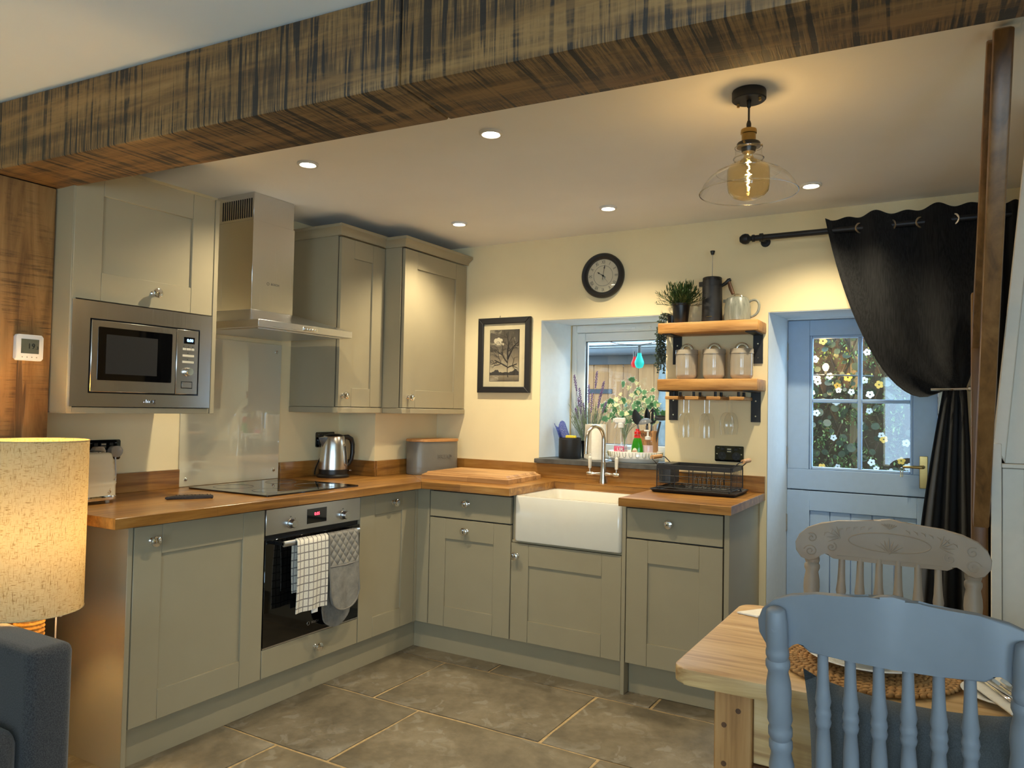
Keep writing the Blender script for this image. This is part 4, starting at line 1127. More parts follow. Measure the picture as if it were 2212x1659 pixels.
part('swan_emblem', tube([(tx1+0.0012, -2.185, 0.965), (tx1+0.0012, -2.178, 0.962), (tx1+0.0012, -2.173, 0.967), (tx1+0.0012, -2.178, 0.974), (tx1+0.0012, -2.176, 0.981)], 0.0012, 5), MT['brass'], ts)
for x in (tx0+0.03, tx1-0.03):
    for y in (ty0+0.03, ty1-0.03):
        part('foot', lathe([(0, 0.0003), (0.008, 0.0003), (0.009, 0.015), (0, 0.015)], T(x, y, WT1), 12), MT['cream'], ts)

bb = thing('bread_bin', 'grey enamel bread bin with bamboo lid in the corner', 'bread bin', (0.40, -0.18, WT1))
BM = T(0.420, -0.232, WT1) @ RZ(math.radians(76))
def oval(a, bb_, n=40, e=2.6):
    out = []
    for i in range(n):
        t = 2*PI*i/n
        c_, s_ = math.cos(t), math.sin(t)
        out.append((a*abs(c_)**(2/e)*(1 if c_ >= 0 else -1), bb_*abs(s_)**(2/e)*(1 if s_ >= 0 else -1)))
    return out
b = B(); prev = None
for h, k in [(0.0005, 0.985), (0.004, 1.0)] + [(0.012+0.004*i, 1.0+(0.004 if i % 2 else 0)) for i in range(8)] + [(0.05, 1.0), (0.190, 1.0), (0.194, 0.99)]:
    ring = [b.verts.new((x*k, y*k, h)) for x, y in oval(0.172, 0.092)]
    if prev:
        for i in range(len(ring)): b.faces.new((prev[i], prev[(i+1) % len(ring)], ring[(i+1) % len(ring)], ring[i]))
    else: b.faces.new(ring[::-1])
    prev = ring
b.faces.new(prev); b.transform(BM)
part('tin', b, MT['grey_tin'], bb, smooth=35)
b = poly(oval(0.176, 0.096), 0.1945, 0.2085, BM, 0.003, 2)
part('lid', b, MT['lidwood'], bb, label='pale bamboo lid')
part('lettering', text_bm('BREAD', 0.034, 0.0014, BM @ T(0.02, -0.0925, 0.105) @ RX(PI/2), sx=1.1), MT['grey_tin'], bb, label='embossed BREAD lettering')

cb = thing('chopping_board', 'thick wooden chopping board with stepped moulded edge', 'chopping board', (0.88, -0.32, WT1))
b = B()
def steps(bm, x0, x1, y0, y1, lv):
    prev = None
    for h, ins in lv:
        ring = [bm.verts.new((x, y, h)) for x, y in ((x0+ins, y0+ins), (x1-ins, y0+ins), (x1-ins, y1-ins), (x0+ins, y1-ins))]
        if prev:
            for i in range(4): bm.faces.new((prev[i], prev[(i+1) % 4], ring[(i+1) % 4], ring[i]))
        else: bm.faces.new(ring[::-1])
        prev = ring
    bm.faces.new(prev)
steps(b, -0.272, 0.272, -0.205, 0.205, [(0.0005, 0.0), (0.024, 0.0), (0.027, 0.003), (0.028, 0.010), (0.033, 0.012), (0.034, 0.019), (0.041, 0.024), (0.042, 0.026)])
b.transform(T(0.845, -0.335, WT1) @ RZ(math.radians(3)))
part('board', b, MT['boardwood'], cb, smooth=20)
part('dowel_hole', lathe([(0, 0), (0.003, 0), (0.003, 0.0008), (0, 0.0008)], axis_m((1.1155, -0.2, WT1+0.012), (1, 0.05, 0)), 10), MT['black'], cb)

co = thing('trivet', 'dark carved hedgehog-shaped trivet lying on the worktop', 'trivet', (0.39, -1.88, WT1))
pts = []
for i in range(18):
    t = PI*i/17
    pts.append((0.082*math.cos(t), 0.042*math.sin(t)**0.8 - 0.01))
pts += [(-0.094, -0.014), (-0.105, -0.022), (-0.085, -0.026), (-0.05, -0.024), (0.0, -0.027), (0.05, -0.024), (0.08, -0.026)]
MT['trivet'] = plain('dark_carved_wood', srgb(44, 34, 28), 0.6, var=0.5, nscale=140, bmp=0.8)
TM = T(0.395, -1.882, WT1) @ RZ(math.radians(58))
part('plate', poly(pts, 0.0005, 0.013, TM, 0.003), MT['trivet'], co)
for i in range(5):
    for j in range(-2, 3):
        xq, yq = j*0.03, 0.0+0.006*i - 0.008
        if (xq/0.08)**2 + (yq/0.034)**2 < 0.85:
            part('spine', lathe([(0, 0.003), (0.003, 0.0), (0, 0.0)], TM @ T(xq + (0.012 if i % 2 else 0), yq, 0.013), 5), MT['trivet'], co)

# tea towel and oven glove over the oven handle
def m_check():
    m, nt, p = newmat('checked_tea_towel')
    v = coords(nt, (1, 1, 1))
    sep = N(nt, 'ShaderNodeSeparateXYZ'); nt.links.new(v, sep.inputs[0])
    def lines(sock, period, width, off=0.0):
        a = math_n(nt, 'ADD', sock, 10.0+off)
        fr = math_n(nt, 'FRACT', math_n(nt, 'DIVIDE', a, period))
        return math_n(nt, 'LESS_THAN', fr, width)
    l = math_n(nt, 'MAXIMUM', lines(sep.outputs[1], 0.026, 0.17), lines(sep.outputs[2], 0.034, 0.15))
    n = noise(nt, v, 320, 2)
    base = ramp(nt, n, [(0.3, srgb(206, 198, 182)), (0.7, srgb(234, 228, 216))])
    nt.links.new(mix(nt, base, srgb(112, 104, 102), math_n(nt, 'MULTIPLY', l, 0.9)), p.inputs['Base Color'])
    p.inputs['Roughness'].default_value = 0.95
    bump(nt, p, n, 0.6, 0.002)
    return m
MT['check'] = m_check()
def drape(y0, y1, zf, zb, xr=0.0, wav=0.006, skew=0.0, n=14, m=26, round_end=0.0, seed=1):
    """cloth hung over the bar at x=.655,z=.690: front drop to zf, back drop to zb"""
    bm = B(); rows = []
    for j in range(m+1):
        t = j/m
        row = []
        for i in range(n+1):
            s = i/n
            yc = y0 + (y1-y0)*s
            if t < 0.45:       # back
                k = t/0.45; zz = zb + (0.720-zb)*k; xx = 0.644 - 0.012*math.sin(PI*k)*0.3 - xr*0.3
                edge = 1-k
            elif t < 0.55:
                a = PI*(t-0.45)/0.10; zz = 0.720 + 0.011*math.sin(a); xx = 0.655 - 0.011*math.cos(a)
                edge = 0
            else:
                k = (t-0.55)/0.45; zz = 0.720 + (zf-0.720)*k; xx = 0.666 + 0.004*math.sin(PI*k) + xr*k
                edge = k
            if round_end and edge > 0:
                lim = 1 - round_end*(1-math.sqrt(max(0, 1-(2*s-1)**2)))
                if edge > lim*0.999:
                    zend = zf if t > 0.5 else zb
                    zz = 0.720 + (zend-0.720)*lim
            fold = wav*math.sin(s*11+seed+1.5*t)*(0.3+edge)
            if t < 0.45: xx += -abs(fold)*0.5
            else: xx += fold*0.6 + 0.003
            row.append(bm.verts.new((xx, yc + skew*edge*(1 if t > 0.5 else -1.4), zz)))
        rows.append(row)
    for j in range(m):
        for i in range(n):
            bm.faces.new((rows[j][i], rows[j][i+1], rows[j+1][i+1], rows[j+1][i]))
    bmesh.ops.remove_doubles(bm, verts=bm.verts, dist=0.0004)
    bmesh.ops.solidify(bm, geom=list(bm.faces), thickness=0.004)
    return bm
tw = thing('tea_towel', 'cream and grey checked tea towel folded over the oven handle', 'tea towel', (0.66, -1.42, 0.4))
part('cloth', drape(-1.552, -1.364, 0.412, 0.494, 0.004, 0.007, -0.006), MT['check'], tw, smooth=60)
part('care_label', bx(0.668, 0.672, -1.455, -1.418, 0.392, 0.424, 0.001), MT['white_pl'], tw)
def m_glove():
    m, nt, p = newmat('quilted_grey_oven_glove')
    v = coords(nt, (1, 1, 1))
    sep = N(nt, 'ShaderNodeSeparateXYZ'); nt.links.new(v, sep.inputs[0])
    d1 = math_n(nt, 'ADD', sep.outputs[1], math_n(nt, 'MULTIPLY', sep.outputs[2], 0.85)); d2 = math_n(nt, 'SUBTRACT', sep.outputs[1], math_n(nt, 'MULTIPLY', sep.outputs[2], 0.85))
    q1 = math_n(nt, 'ABSOLUTE', math_n(nt, 'SINE', math_n(nt, 'MULTIPLY', d1, 78))); q2 = math_n(nt, 'ABSOLUTE', math_n(nt, 'SINE', math_n(nt, 'MULTIPLY', d2, 78)))
    q = math_n(nt, 'POWER', math_n(nt, 'MULTIPLY', q1, q2), 0.4)
    up_ = math_n(nt, 'GREATER_THAN', sep.outputs[2], 0.278)
    quilt = math_n(nt, 'MAXIMUM', q, math_n(nt, 'SUBTRACT', 1.0, up_))
    n = noise(nt, v, 26, 5, 0.7, 0.3)
    base = ramp(nt, n, [(0.3, srgb(112, 108, 102)), (0.62, srgb(136, 132, 124)), (0.66, srgb(140, 134, 120)), (0.74, srgb(206, 194, 160))])
    nt.links.new(base, p.inputs['Base Color'])
    p.inputs['Roughness'].default_value = 0.9
    bump(nt, p, quilt, 0.6, 0.012)
    return m
MT['glove'] = m_glove()
MT['glove_edge'] = plain('grey_binding', srgb(112, 108, 102), 0.9)
og = thing('oven_glove', 'grey quilted double oven glove hung over the oven handle', 'oven glove', (0.66, -1.19, 0.3))
part('glove_body', drape(-1.356, -1.166, 0.372, 0.284, 0.016, 0.003, 0.0, 18, 36, 0.22, 3), MT['glove'], og, smooth=60)
pts = []
for i in range(13):
    s = i/12; lim = 1-0.22*(1-math.sqrt(max(0, 1-(2*s-1)**2)))
    pts.append((0.692, -1.356+0.190*s, 0.720-0.348*lim))
part('binding', tube([(0.672, -1.357, 0.720), (0.680, -1.357, 0.56)] + pts + [(0.680, -1.165, 0.56), (0.672, -1.165, 0.720)], 0.004, 6), MT['glove_edge'], og)
part('pocket_hem', tube([(0.6805, -1.356, 0.580), (0.683, -1.26, 0.576), (0.6805, -1.166, 0.580)], 0.0045, 6), MT['glove_edge'], og)
# ------------------------------------------------------------------ shelves
def shelf(label, z0, z1, bxs, bz0, x0=1.820, x1=2.326):
    t = thing('wall_shelf', label, 'shelf', ((x0+x1)/2, -0.1, z0))
    b = bx(x0, x1, -0.2, -0.002, z0, z1, 0.005, None, 2)
    for v in b.verts: v.co.z += 0.0015*math.sin(v.co.x*23); v.co.y += 0.001*math.sin(v.co.x*31)
    part('board', b, MT['shelfwood'], t)
    for a in bxs:
        br = part('bracket', bx(a, a+0.048, -0.0075, -0.001, bz0, z0-0.0005), MT['blackmat'], t, label='black steel angle bracket')
        part('bracket_arm', bx(a, a+0.048, -0.185, -0.0075, z0-0.0065, z0-0.0005), MT['blackmat'], br)
        for zz in (bz0+0.03, z0-0.05):
            part('screw', lathe([(0, 0), (0.0045, 0), (0.004, 0.0018), (0, 0.002)], FM(('y', -0.0075), a+0.024, zz), 10), MT['chrome'], br)
    return t
shelf('upper chunky wooden shelf carrying plant, cafetiere and jug', 1.727, 1.781, (1.840, 2.262), 1.576)
shelf('lower chunky wooden shelf carrying three canisters', 1.434, 1.491, (1.822, 2.253), 1.277)
SU, SL = 1.7835, 1.4935
gr = thing('glass_rack', 'wooden slatted stemware rack hung under the lower shelf', 'glass rack', (2.06, -0.1, 1.385))
slats = [(1.862, 1.930), (1.966, 2.036), (2.076, 2.146), (2.190, 2.262)]
for a, c in slats:
    s = part('slat', bx(a, c, -0.195, -0.012, 1.386, 1.402, 0.002), MT['shelfwood'], gr)
    for y in (-0.155, -0.045):
        part('hanger_post', tube([((a+c)/2, y, 1.402), ((a+c)/2, y, 1.4268)], 0.007, 8), MT['blackmat'], s)
def glass_obj(kind, x, y, label):
    t = thing('wine_glass', label, 'glass', (x, y, 1.20), group='glasses hanging upside down from the rack')
    ztop = 1.4085
    part('foot', lathe([(0, ztop), (0.031, ztop-0.001), (0.031, ztop-0.002), (0.008, ztop-0.005), (0.004, ztop-0.010), (0, ztop-0.010)], T(x, y, 0), 20), MT['glass'], t)
    if kind == 'tall':
        part('stem', lathe([(0.0042, ztop-0.010), (0.0036, ztop-0.05), (0.0045, 1.318)], T(x, y, 0), 8), MT['glass'], t)
        pr = [(0.0045, 1.318), (0.014, 1.312), (0.022, 1.298), (0.0265, 1.27), (0.028, 1.23), (0.0265, 1.190)]
    else:
        part('stem', lathe([(0.0042, ztop-0.010), (0.0036, ztop-0.04), (0.0045, 1.326)], T(x, y, 0), 8), MT['glass'], t)
        pr = [(0.0045, 1.326), (0.018, 1.320), (0.029, 1.304), (0.0355, 1.275), (0.036, 1.250), (0.030, 1.212)]
    part('bowl', lathe(pr, T(x, y, 0), 22), MT['glass'], t)
    return t
g1 = 'narrow %s glass hanging in the %s slot of the rack'
for (x, col) in ((1.948, 'left'), (2.056, 'middle')):
    for y, row in ((-0.150, 'front'), (-0.065, 'rear')):
        glass_obj('tall', x, y, g1 % (row, col))
for y, row in ((-0.150, 'front'), (-0.065, 'rear')):
    glass_obj('round', 2.168, y, 'rounder %s wine glass hanging in the right slot of the rack' % row)
# canisters
def canister(x, label):
    t = thing('canister', label, 'canister', (x, -0.105, SL), group='three taupe canisters on the lower shelf')
    M = T(x, -0.105, SL)
    part('pot', lathe([(0, 0.0), (0.045, 0.0), (0.053, 0.010)] + [(0.0555+(0.0009 if i % 2 else 0), 0.018+0.0045*i) for i in range(7)] + [(0.0565, 0.06), (0.0565, 0.126), (0, 0.126)], M, 36), MT['canister'], t, smooth=25)
    ld = part('lid', lathe([(0, 0.126), (0.0585, 0.1262), (0.059, 0.131), (0.0578, 0.134), (0.0578, 0.148), (0.0565, 0.151), (0, 0.151)], M, 36), MT['canister'], t)
    part('strap_handle', tube([M @ Vector((-0.028*math.cos(PI*i/10), 0, 0.150+0.026*math.sin(PI*i/10))) for i in range(11)], 0.004, 8, flat=2.0), MT['nickel'], ld, label='arched metal strap handle')
canister(1.947, 'leftmost taupe ribbed canister on the lower shelf')
canister(2.089, 'middle taupe ribbed canister on the lower shelf')
canister(2.228, 'rightmost taupe ribbed canister on the lower shelf')
# potted grass
random.seed(5)
pp = thing('potted_plant', 'bushy grassy green plant in black pot on the top shelf', 'plant', (1.916, -0.115, SU))
part('pot', lathe([(0, 0), (0.034, 0), (0.036, 0.004), (0.046, 0.092), (0.049, 0.094), (0.049, 0.104), (0.045, 0.104), (0.043, 0.09), (0, 0.088)], T(1.916, -0.115, SU), 28), MT['black'], pp)
def leafblade(bm, base, d, L, w, droop, n=3):
    d = Vector(d).normalized(); side = d.cross(Vector((0, 0, 1)))
    side = side.normalized() if side.length > 1e-4 else Vector((1, 0, 0))
    prev = None; p = Vector(base)
    for i in range(n+1):
        t = i/n; ww = w*(math.sin(PI*min(1, 0.18+t*0.82))+0.02)
        q = p + d*L*t + Vector((0, 0, -droop*t*t))
        a, c = bm.verts.new(q-side*ww), bm.verts.new(q+side*ww)
        if prev: bm.faces.new((prev[0], prev[1], c, a))
        prev = (a, c)
b = B()
for i in range(130):
    az = random.uniform(0, 2*PI); el = random.uniform(0.15, 1.5)
    d = Vector((math.cos(az)*math.cos(el), math.sin(az)*math.cos(el)*0.8, math.sin(el)))
    L = random.uniform(0.075, 0.125) * (1.12 if el < 0.7 else 1)
    base = Vector((1.916, -0.115, SU+0.09)) + Vector((d.x*0.03, d.y*0.03, 0))
    add_tube(b, [base, base+d*L*0.6, base+d*L+Vector((0, 0, -0.006))], 0.0009, 4)
    for k in range(9):
        t = 0.25+0.75*k/8
        q = base + d*L*t
        dd = d + Vector((random.uniform(-1, 1), random.uniform(-1, 1), random.uniform(-0.3, 0.8)))*0.75
        leafblade(b, q, dd, random.uniform(0.020, 0.038), 0.0028, 0.004)
part('foliage', b, MT['leaf_dk'], pp, smooth=0, kind='stuff')
# trailing bead plant
tr = thing('trailing_plant', 'dark trailing bead plant hanging over the shelf end', 'plant', (1.838, -0.10, SU))
part('pot', lathe([(0, 0), (0.022, 0), (0.026, 0.05), (0.024, 0.05), (0.022, 0.044), (0, 0.044)], T(1.850, -0.055, SU), 16), MT['black'], tr)
for k in range(9):
    b = B()
    y = -0.155+0.016*k; L = random.uniform(0.16, 0.25)
    pts = bez((1.850, -0.055, SU+0.05), (1.835, y, SU+0.075), (1.808, y, SU+0.05), (1.806+random.uniform(-0.006, 0.004), y, SU-0.02), 6)
    n = int(L/0.010)
    for i in range(n): pts.append(Vector((1.805+random.uniform(-0.006, 0.003), y+random.uniform(-0.006, 0.006), SU-0.02-L*i/n)))
    add_tube(b, pts, 0.0012, 4)
    for q in pts[3:]:
        for r in range(3):
            bmesh.ops.create_icosphere(b, subdivisions=1, radius=random.uniform(0.0034, 0.0052), matrix=T(q.x+random.uniform(-0.009, 0.002 if q.z < SU else 0.008), q.y+random.uniform(-0.008, 0.008), q.z+random.uniform(-0.004, 0.004)))
    part('strand', b, MT['leaf_pearl'], tr, kind='stuff')
# cafetiere
fp = thing('cafetiere', 'tall matt black cafetiere with plunger up on the shelf', 'cafetiere', (2.076, -0.105, SU))
M = T(2.076, -0.105, SU)
part('body', lathe([(0, 0), (0.051, 0), (0.052, 0.003), (0.0505, 0.10), (0.0495, 0.185), (0.0485, 0.186), (0.0485, 0.215), (0, 0.215)], M, 36), MT['blackmat'], fp)
part('lid', lathe([(0, 0.232), (0.044, 0.232), (0.0485, 0.228), (0.0485, 0.2155), (0, 0.2155)], M, 32), MT['black'], fp)
part('spout', poly([(-0.012, 0), (0.012, 0), (0.006, 0.022), (-0.006, 0.022)], 0.188, 0.212, M @ RZ(PI/2) @ T(0, 0.046, 0)), MT['black'], fp)
pl = part('plunger_rod', tube([M @ Vector((0, 0, 0.232)), M @ Vector((0, 0, 0.352))], 0.0018, 6), MT['steel_v'], fp)
part('plunger_knob', lathe([(0, 0.350), (0.0075, 0.350), (0.010, 0.358), (0.0125, 0.367), (0.0115, 0.370), (0, 0.370)], M, 18), MT['black'], pl)
h = part('handle_stub', tube([M @ Vector((0.047, 0, 0.186)), M @ Vector((0.066, 0, 0.196)), M @ Vector((0.084, 0, 0.212)), M @ Vector((0.094, 0, 0.216))], [0.008, 0.0095, 0.011, 0.008], 10), MT['black'], fp)
part('wood_grip', tube([M @ Vector((0.084, 0, 0.205)), M @ Vector((0.095, 0, 0.170)), M @ Vector((0.107, 0, 0.140))], [0.009, 0.0105, 0.009], 10), MT['pine_dark'], h, label='dark wooden grip')
part('maker_mark', fb(('y', -0.1573), 2.062, 2.090, SU+0.024, SU+0.027, 0, 0.0006), MT['brass'], fp)
# stoneware jug
jg = thing('stoneware_jug', 'speckled grey stoneware lidded jug on the top shelf', 'jug', (2.208, -0.105, SU))
def m_stone():
    m, nt, p = newmat('reactive_glaze_stoneware')
    st = noise(nt, coords(nt, (120, 120, 8)), 1.0, 4, 0.6)
    nt.links.new(ramp(nt, st, [(0.3, srgb(112, 114, 104)), (0.5, srgb(134, 136, 124)), (0.7, srgb(152, 152, 140))]), p.inputs['Base Color'])
    p.inputs['Roughness'].default_value = 0.32
    bump(nt, p, st, 0.1, 0.001)
    return m
MT['stone'] = m_stone()
M = T(2.205, -0.105, SU)
part('body', lathe([(0, 0), (0.060, 0), (0.064, 0.004), (0.066, 0.03), (0.064, 0.07), (0.057, 0.105), (0.053, 0.116), (0.050, 0.116), (0.050, 0.110), (0, 0.110)], M, 36), MT['stone'], jg)
ld = part('lid', lathe([(0, 0.122), (0.044, 0.121), (0.050, 0.117), (0.049, 0.112), (0, 0.112)], M, 32), MT['stone'], jg)
part('lid_loop', tube([M @ Vector((-0.022*math.cos(PI*i/8), 0, 0.120+0.018*math.sin(PI*i/8))) for i in range(9)], 0.0035, 6), MT['nickel'], ld)
part('pouring_lip', poly([(-0.016, 0), (0.016, 0), (0.003, 0.022), (-0.003, 0.022)], 0.098, 0.114, M @ RZ(PI/2) @ T(0, 0.050, 0)), MT['stone'], jg)
part('handle', tube([M @ p_ for p_ in bez((0.054, 0, 0.095), (0.085, 0, 0.118), (0.112, 0, 0.098), (0.106, 0, 0.066), 8) + bez((0.106, 0, 0.066), (0.102, 0, 0.036), (0.084, 0, 0.022), (0.062, 0, 0.020), 8)[1:]], 0.006, 10), MT['stone'], jg, smooth=60)

# ------------------------------------------------------------------ things on the window sill
tx_, ty_ = 1.175, 0.115
t = thing('sponge_pot', 'matt black round pot holding sponge and cloth on the sill', 'pot', (tx_, ty_, SZ))
part('pot', lathe([(0, 0), (0.064, 0), (0.067, 0.004), (0.067, 0.115), (0.066, 0.116), (0.066, 0.124), (0.062, 0.124), (0.061, 0.006), (0, 0.006)], T(tx_, ty_, SZ), 36), MT['blackmat'], t)
t = thing('sponge', 'yellow sponge poking out of the black pot', 'sponge', (tx_, ty_, SZ+0.06))
part('block', bx(-0.032, 0.032, -0.012, 0.012, 0, 0.082, 0.004, T(tx_+0.018, ty_-0.025, SZ+0.055)), MT['yellow'], t)
def m_cloth_blue():
    m, nt, p = newmat('blue_honeycomb_cloth')
    vo = N(nt, 'ShaderNodeTexVoronoi'); vo.inputs['Scale'].default_value = 260
    nt.links.new(coords(nt), vo.inputs['Vector'])
    nt.links.new(ramp(nt, vo.outputs['Distance'], [(0.15, srgb(206, 214, 240)), (0.45, srgb(112, 128, 204))]), p.inputs['Base Color'])
    p.inputs['Roughness'].default_value = 0.9
    return m
MT['bluecloth'] = m_cloth_blue()
t = thing('dishcloth', 'rolled blue dotted dishcloth leaning in the black pot', 'cloth', (tx_-0.02, ty_+0.01, SZ+0.03))
b = B()
pr_ = []
for i in range(30):
    a = i*0.36; r = 0.010+0.0009*i
    pr_.append((r*math.cos(a), r*math.sin(a)))
lo = [b.verts.new((x, y, 0)) for x, y in pr_]; hi = [b.verts.new((x*1.05, y*1.05, 0.19+0.02*math.sin(i*0.5))) for i, (x, y) in enumerate(pr_)]
for i in range(29): b.faces.new((lo[i], lo[i+1], hi[i+1], hi[i]))
bmesh.ops.solidify(b, geom=list(b.faces), thickness=0.0025)
b.transform(T(tx_+0.002, ty_+0.014, SZ+0.02) @ RY(math.radians(-22)))
part('roll', b, MT['bluecloth'], t, smooth=60)
# lavender
random.seed(3)
lv = thing('lavender_plant', 'potted lavender with purple flower spikes in window corner', 'plant', (1.25, 0.21, SZ))
part('pot', lathe([(0, 0), (0.038, 0), (0.046, 0.085), (0.050, 0.087), (0.050, 0.105), (0.044, 0.105), (0.042, 0.09), (0, 0.088)], T(1.250, 0.215, SZ), 24), MT['black'], lv)
MT['stem'] = plain('grey_green_stem', srgb(124, 138, 108), 0.7, var=0.3, nscale=60)
MT['lav'] = plain('lavender_purple', srgb(122, 100, 142), 0.8, var=0.3, nscale=90)
b = B()
for i in range(110):
    az = random.uniform(0, 2*PI); sp_ = random.uniform(0.02, 0.10); L = random.uniform(0.12, 0.25)
    p0 = Vector((1.250+0.03*math.cos(az), 0.215+0.03*math.sin(az), SZ+0.09))
    p1 = p0 + Vector((sp_*math.cos(az), 0.6*sp_*math.sin(az)-0.01, L))
    add_tube(b, [p0, (p0+p1)/2+Vector((0, 0, 0.01)), p1], 0.0011, 4)
    for k in range(5):
        q = p0.lerp(p1, random.uniform(0.2, 1.0))
        leafblade(b, q, (random.uniform(-1, 1), random.uniform(-1, 1), random.uniform(0.2, 1.2)), random.uniform(0.018, 0.034), 0.0014, 0.0, 2)
part('stems', b, MT['stem'], lv, smooth=0, kind='stuff')
for i, (dx, dz, L) in enumerate(((-0.085, 0.50, 0.10), (-0.055, 0.42, 0.12), (-0.06, 0.36, 0.10), (-0.075, 0.30, 0.07), (0.0, 0.44, 0.11), (0.02, 0.39, 0.12), (0.085, 0.46, 0.09), (0.07, 0.40, 0.10), (0.045, 0.52, 0.10), (-0.03, 0.33, 0.1), (0.10, 0.34, 0.08))):
    b = B()
    top = Vector((1.250+dx*1.15, 0.205, SZ+dz)); bs = Vector((1.250+dx*0.3, 0.215, SZ+0.1))
    dirv = (top-bs).normalized()
    add_tube(b, [bs, bs.lerp(top, 0.5), top], 0.001, 4)
    for k in range(26):
        q = top - dirv*L*(k/26)
        w_ = 0.004+0.006*math.sin(PI*min(1, k/26+0.08))
        a = k*2.4
        bmesh.ops.create_icosphere(b, subdivisions=1, radius=0.0042, matrix=T(q.x+w_*0.6*math.cos(a), q.y+w_*0.6*math.sin(a), q.z))
    part('flower_spike', b, MT['lav'], lv, label='purple lavender spike')
# kitchen roll
kr_ = thing('kitchen_roll', 'white kitchen roll standing on a chrome holder', 'kitchen roll', (1.345, 0.12, SZ))
part('holder_base', lathe([(0, 0), (0.075, 0), (0.076, 0.004), (0.070, 0.008), (0, 0.008)], T(1.348, 0.105, SZ), 36), MT['chrome'], kr_)
part('roll', lathe([(0.020, 0.009), (0.055, 0.009), (0.0555, 0.012), (0.0545, 0.205), (0.053, 0.207), (0.020, 0.207), (0.020, 0.009)], T(1.348, 0.105, SZ), 40), MT['paper'], kr_)
b = B(); g = []
for i in range(10):
    s = i/9; a = math.radians(-150 + 55*s)
    g.append([b.verts.new((1.348+(0.0565+0.010*(1-s)**2)*math.cos(a)-0.010*(1-s)*(1-j/8)*0.5, 0.105+(0.0565+0.004*(1-s))*math.sin(a), SZ+0.010+0.197*j/8)) for j in range(9)])
for i in range(9):
    for j in range(8): b.faces.new((g[i][j], g[i+1][j], g[i+1][j+1], g[i][j+1]))
bmesh.ops.solidify(b, geom=list(b.faces), thickness=0.0012)
part('loose_sheet', b, MT['paper'], kr_, smooth=60)
# oval dish
dh = thing('oval_dish', 'oval white dish with green loop pattern holding bottles', 'dish', (1.588, 0.10, SZ))
b = B(); prev = None
DM = T(1.590, 0.10, SZ)
for h_, k in ((0.0, 0.80), (0.004, 0.84), (0.022, 0.93), (0.024, 0.95), (0.026, 0.95), (0.060, 1.0), (0.062, 0.99), (0.060, 0.975), (0.020, 0.90), (0.016, 0.86)):
    ring = [b.verts.new((0.160*k*math.cos(2*PI*i/48), 0.118*k*math.sin(2*PI*i/48), h_)) for i in range(48)]
    if prev:
        for i in range(48): b.faces.new((prev[i], prev[(i+1) % 48], ring[(i+1) % 48], ring[i]))
    else: b.faces.new(ring[::-1])
    prev = ring
b.faces.new(prev); b.transform(DM)
part('dish', b, MT['china'], dh, smooth=50)
MT['olive'] = plain('sage_olive_print', srgb(150, 148, 110), 0.3)
def spt(a, h, off=0.0012):
    k = 0.95+0.05*(h-0.026)/0.034 if h > 0.026 else 0.95
    return DM @ Vector(((0.160*k+off)*math.cos(a), (0.118*k+off)*math.sin(a), h))
for i in range(26):
    a = 2*PI*i/26
    w_ = 0.060
    pts = [spt(a-w_, 0.058), spt(a-w_, 0.042), spt(a-w_*0.7, 0.034), spt(a, 0.031), spt(a+w_*0.7, 0.034), spt(a+w_, 0.042), spt(a+w_, 0.058)]
    part('loop_pattern', tube(pts, [0.0022]*7, 5, flat=0.3), MT['olive'], dh)
DZ_ = SZ+0.0165
# spray bottle
spb = thing('spray_bottle', 'clear trigger spray bottle with pink label in the dish', 'bottle', (1.503, 0.10, DZ_))
MT['pinkliq'] = thin_glass('pale_pink_bottle', (0.96, 0.86, 0.88, 1), 0.9, body=0.12, bodycol=srgb(236, 200, 206))
MT['pinklabel'] = plain('pink_label', srgb(220, 96, 128), 0.5, var=0.5, nscale=120)
part('bottle', lathe([(0, 0), (0.036, 0), (0.039, 0.004), (0.039, 0.085), (0.036, 0.115), (0.026, 0.150), (0.015, 0.170), (0.0135, 0.180), (0, 0.180)], T(1.503, 0.10, DZ_), 28, sx=1.0, sy=0.75), MT['glass'], spb)
part('liquid', lathe([(0, 0.002), (0.0365, 0.003), (0.0370, 0.075), (0, 0.0755)], T(1.503, 0.10, DZ_), 28, sx=1.0, sy=0.75), MT['pinkliq'], spb)
lb = part('label', lathe([(0.0396, 0.022), (0.0396, 0.070)], T(1.503, 0.10, DZ_), 20, sy=0.76, a0=math.radians(205), a1=math.radians(318)), MT['pinklabel'], spb)
part('lettering', text_bm('UR', 0.030, 0.0006, T(1.512, 0.0695, DZ_+0.052) @ RX(PI/2)), MT['white_pl'], lb)
part('dip_tube', tube([(1.503, 0.10, DZ_+0.17), (1.505, 0.10, DZ_+0.1), (1.512, 0.102, DZ_+0.01)], 0.0022, 6), MT['white_pl'], spb)
hdp = part('spray_head', bx(-0.036, 0.030, -0.011, 0.011, 0.200, 0.232, 0.006, T(1.500, 0.10, DZ_)), MT['white_pl'], spb)
part('neck_collar', lathe([(0, 0.176), (0.017, 0.176), (0.017, 0.198), (0.012, 0.204), (0, 0.204)], T(1.503, 0.10, DZ_), 18), MT['white_pl'], hdp)
part('trigger', tube([(1.480, 0.10, DZ_+0.204), (1.474, 0.10, DZ_+0.188), (1.466, 0.10, DZ_+0.172)], [0.006, 0.005, 0.004], 8), MT['white_pl'], hdp)
part('nozzle', bx(-0.044, -0.036, -0.009, 0.009, 0.208, 0.228, 0.002, T(1.500, 0.10, DZ_)), MT['white_pl'], hdp)
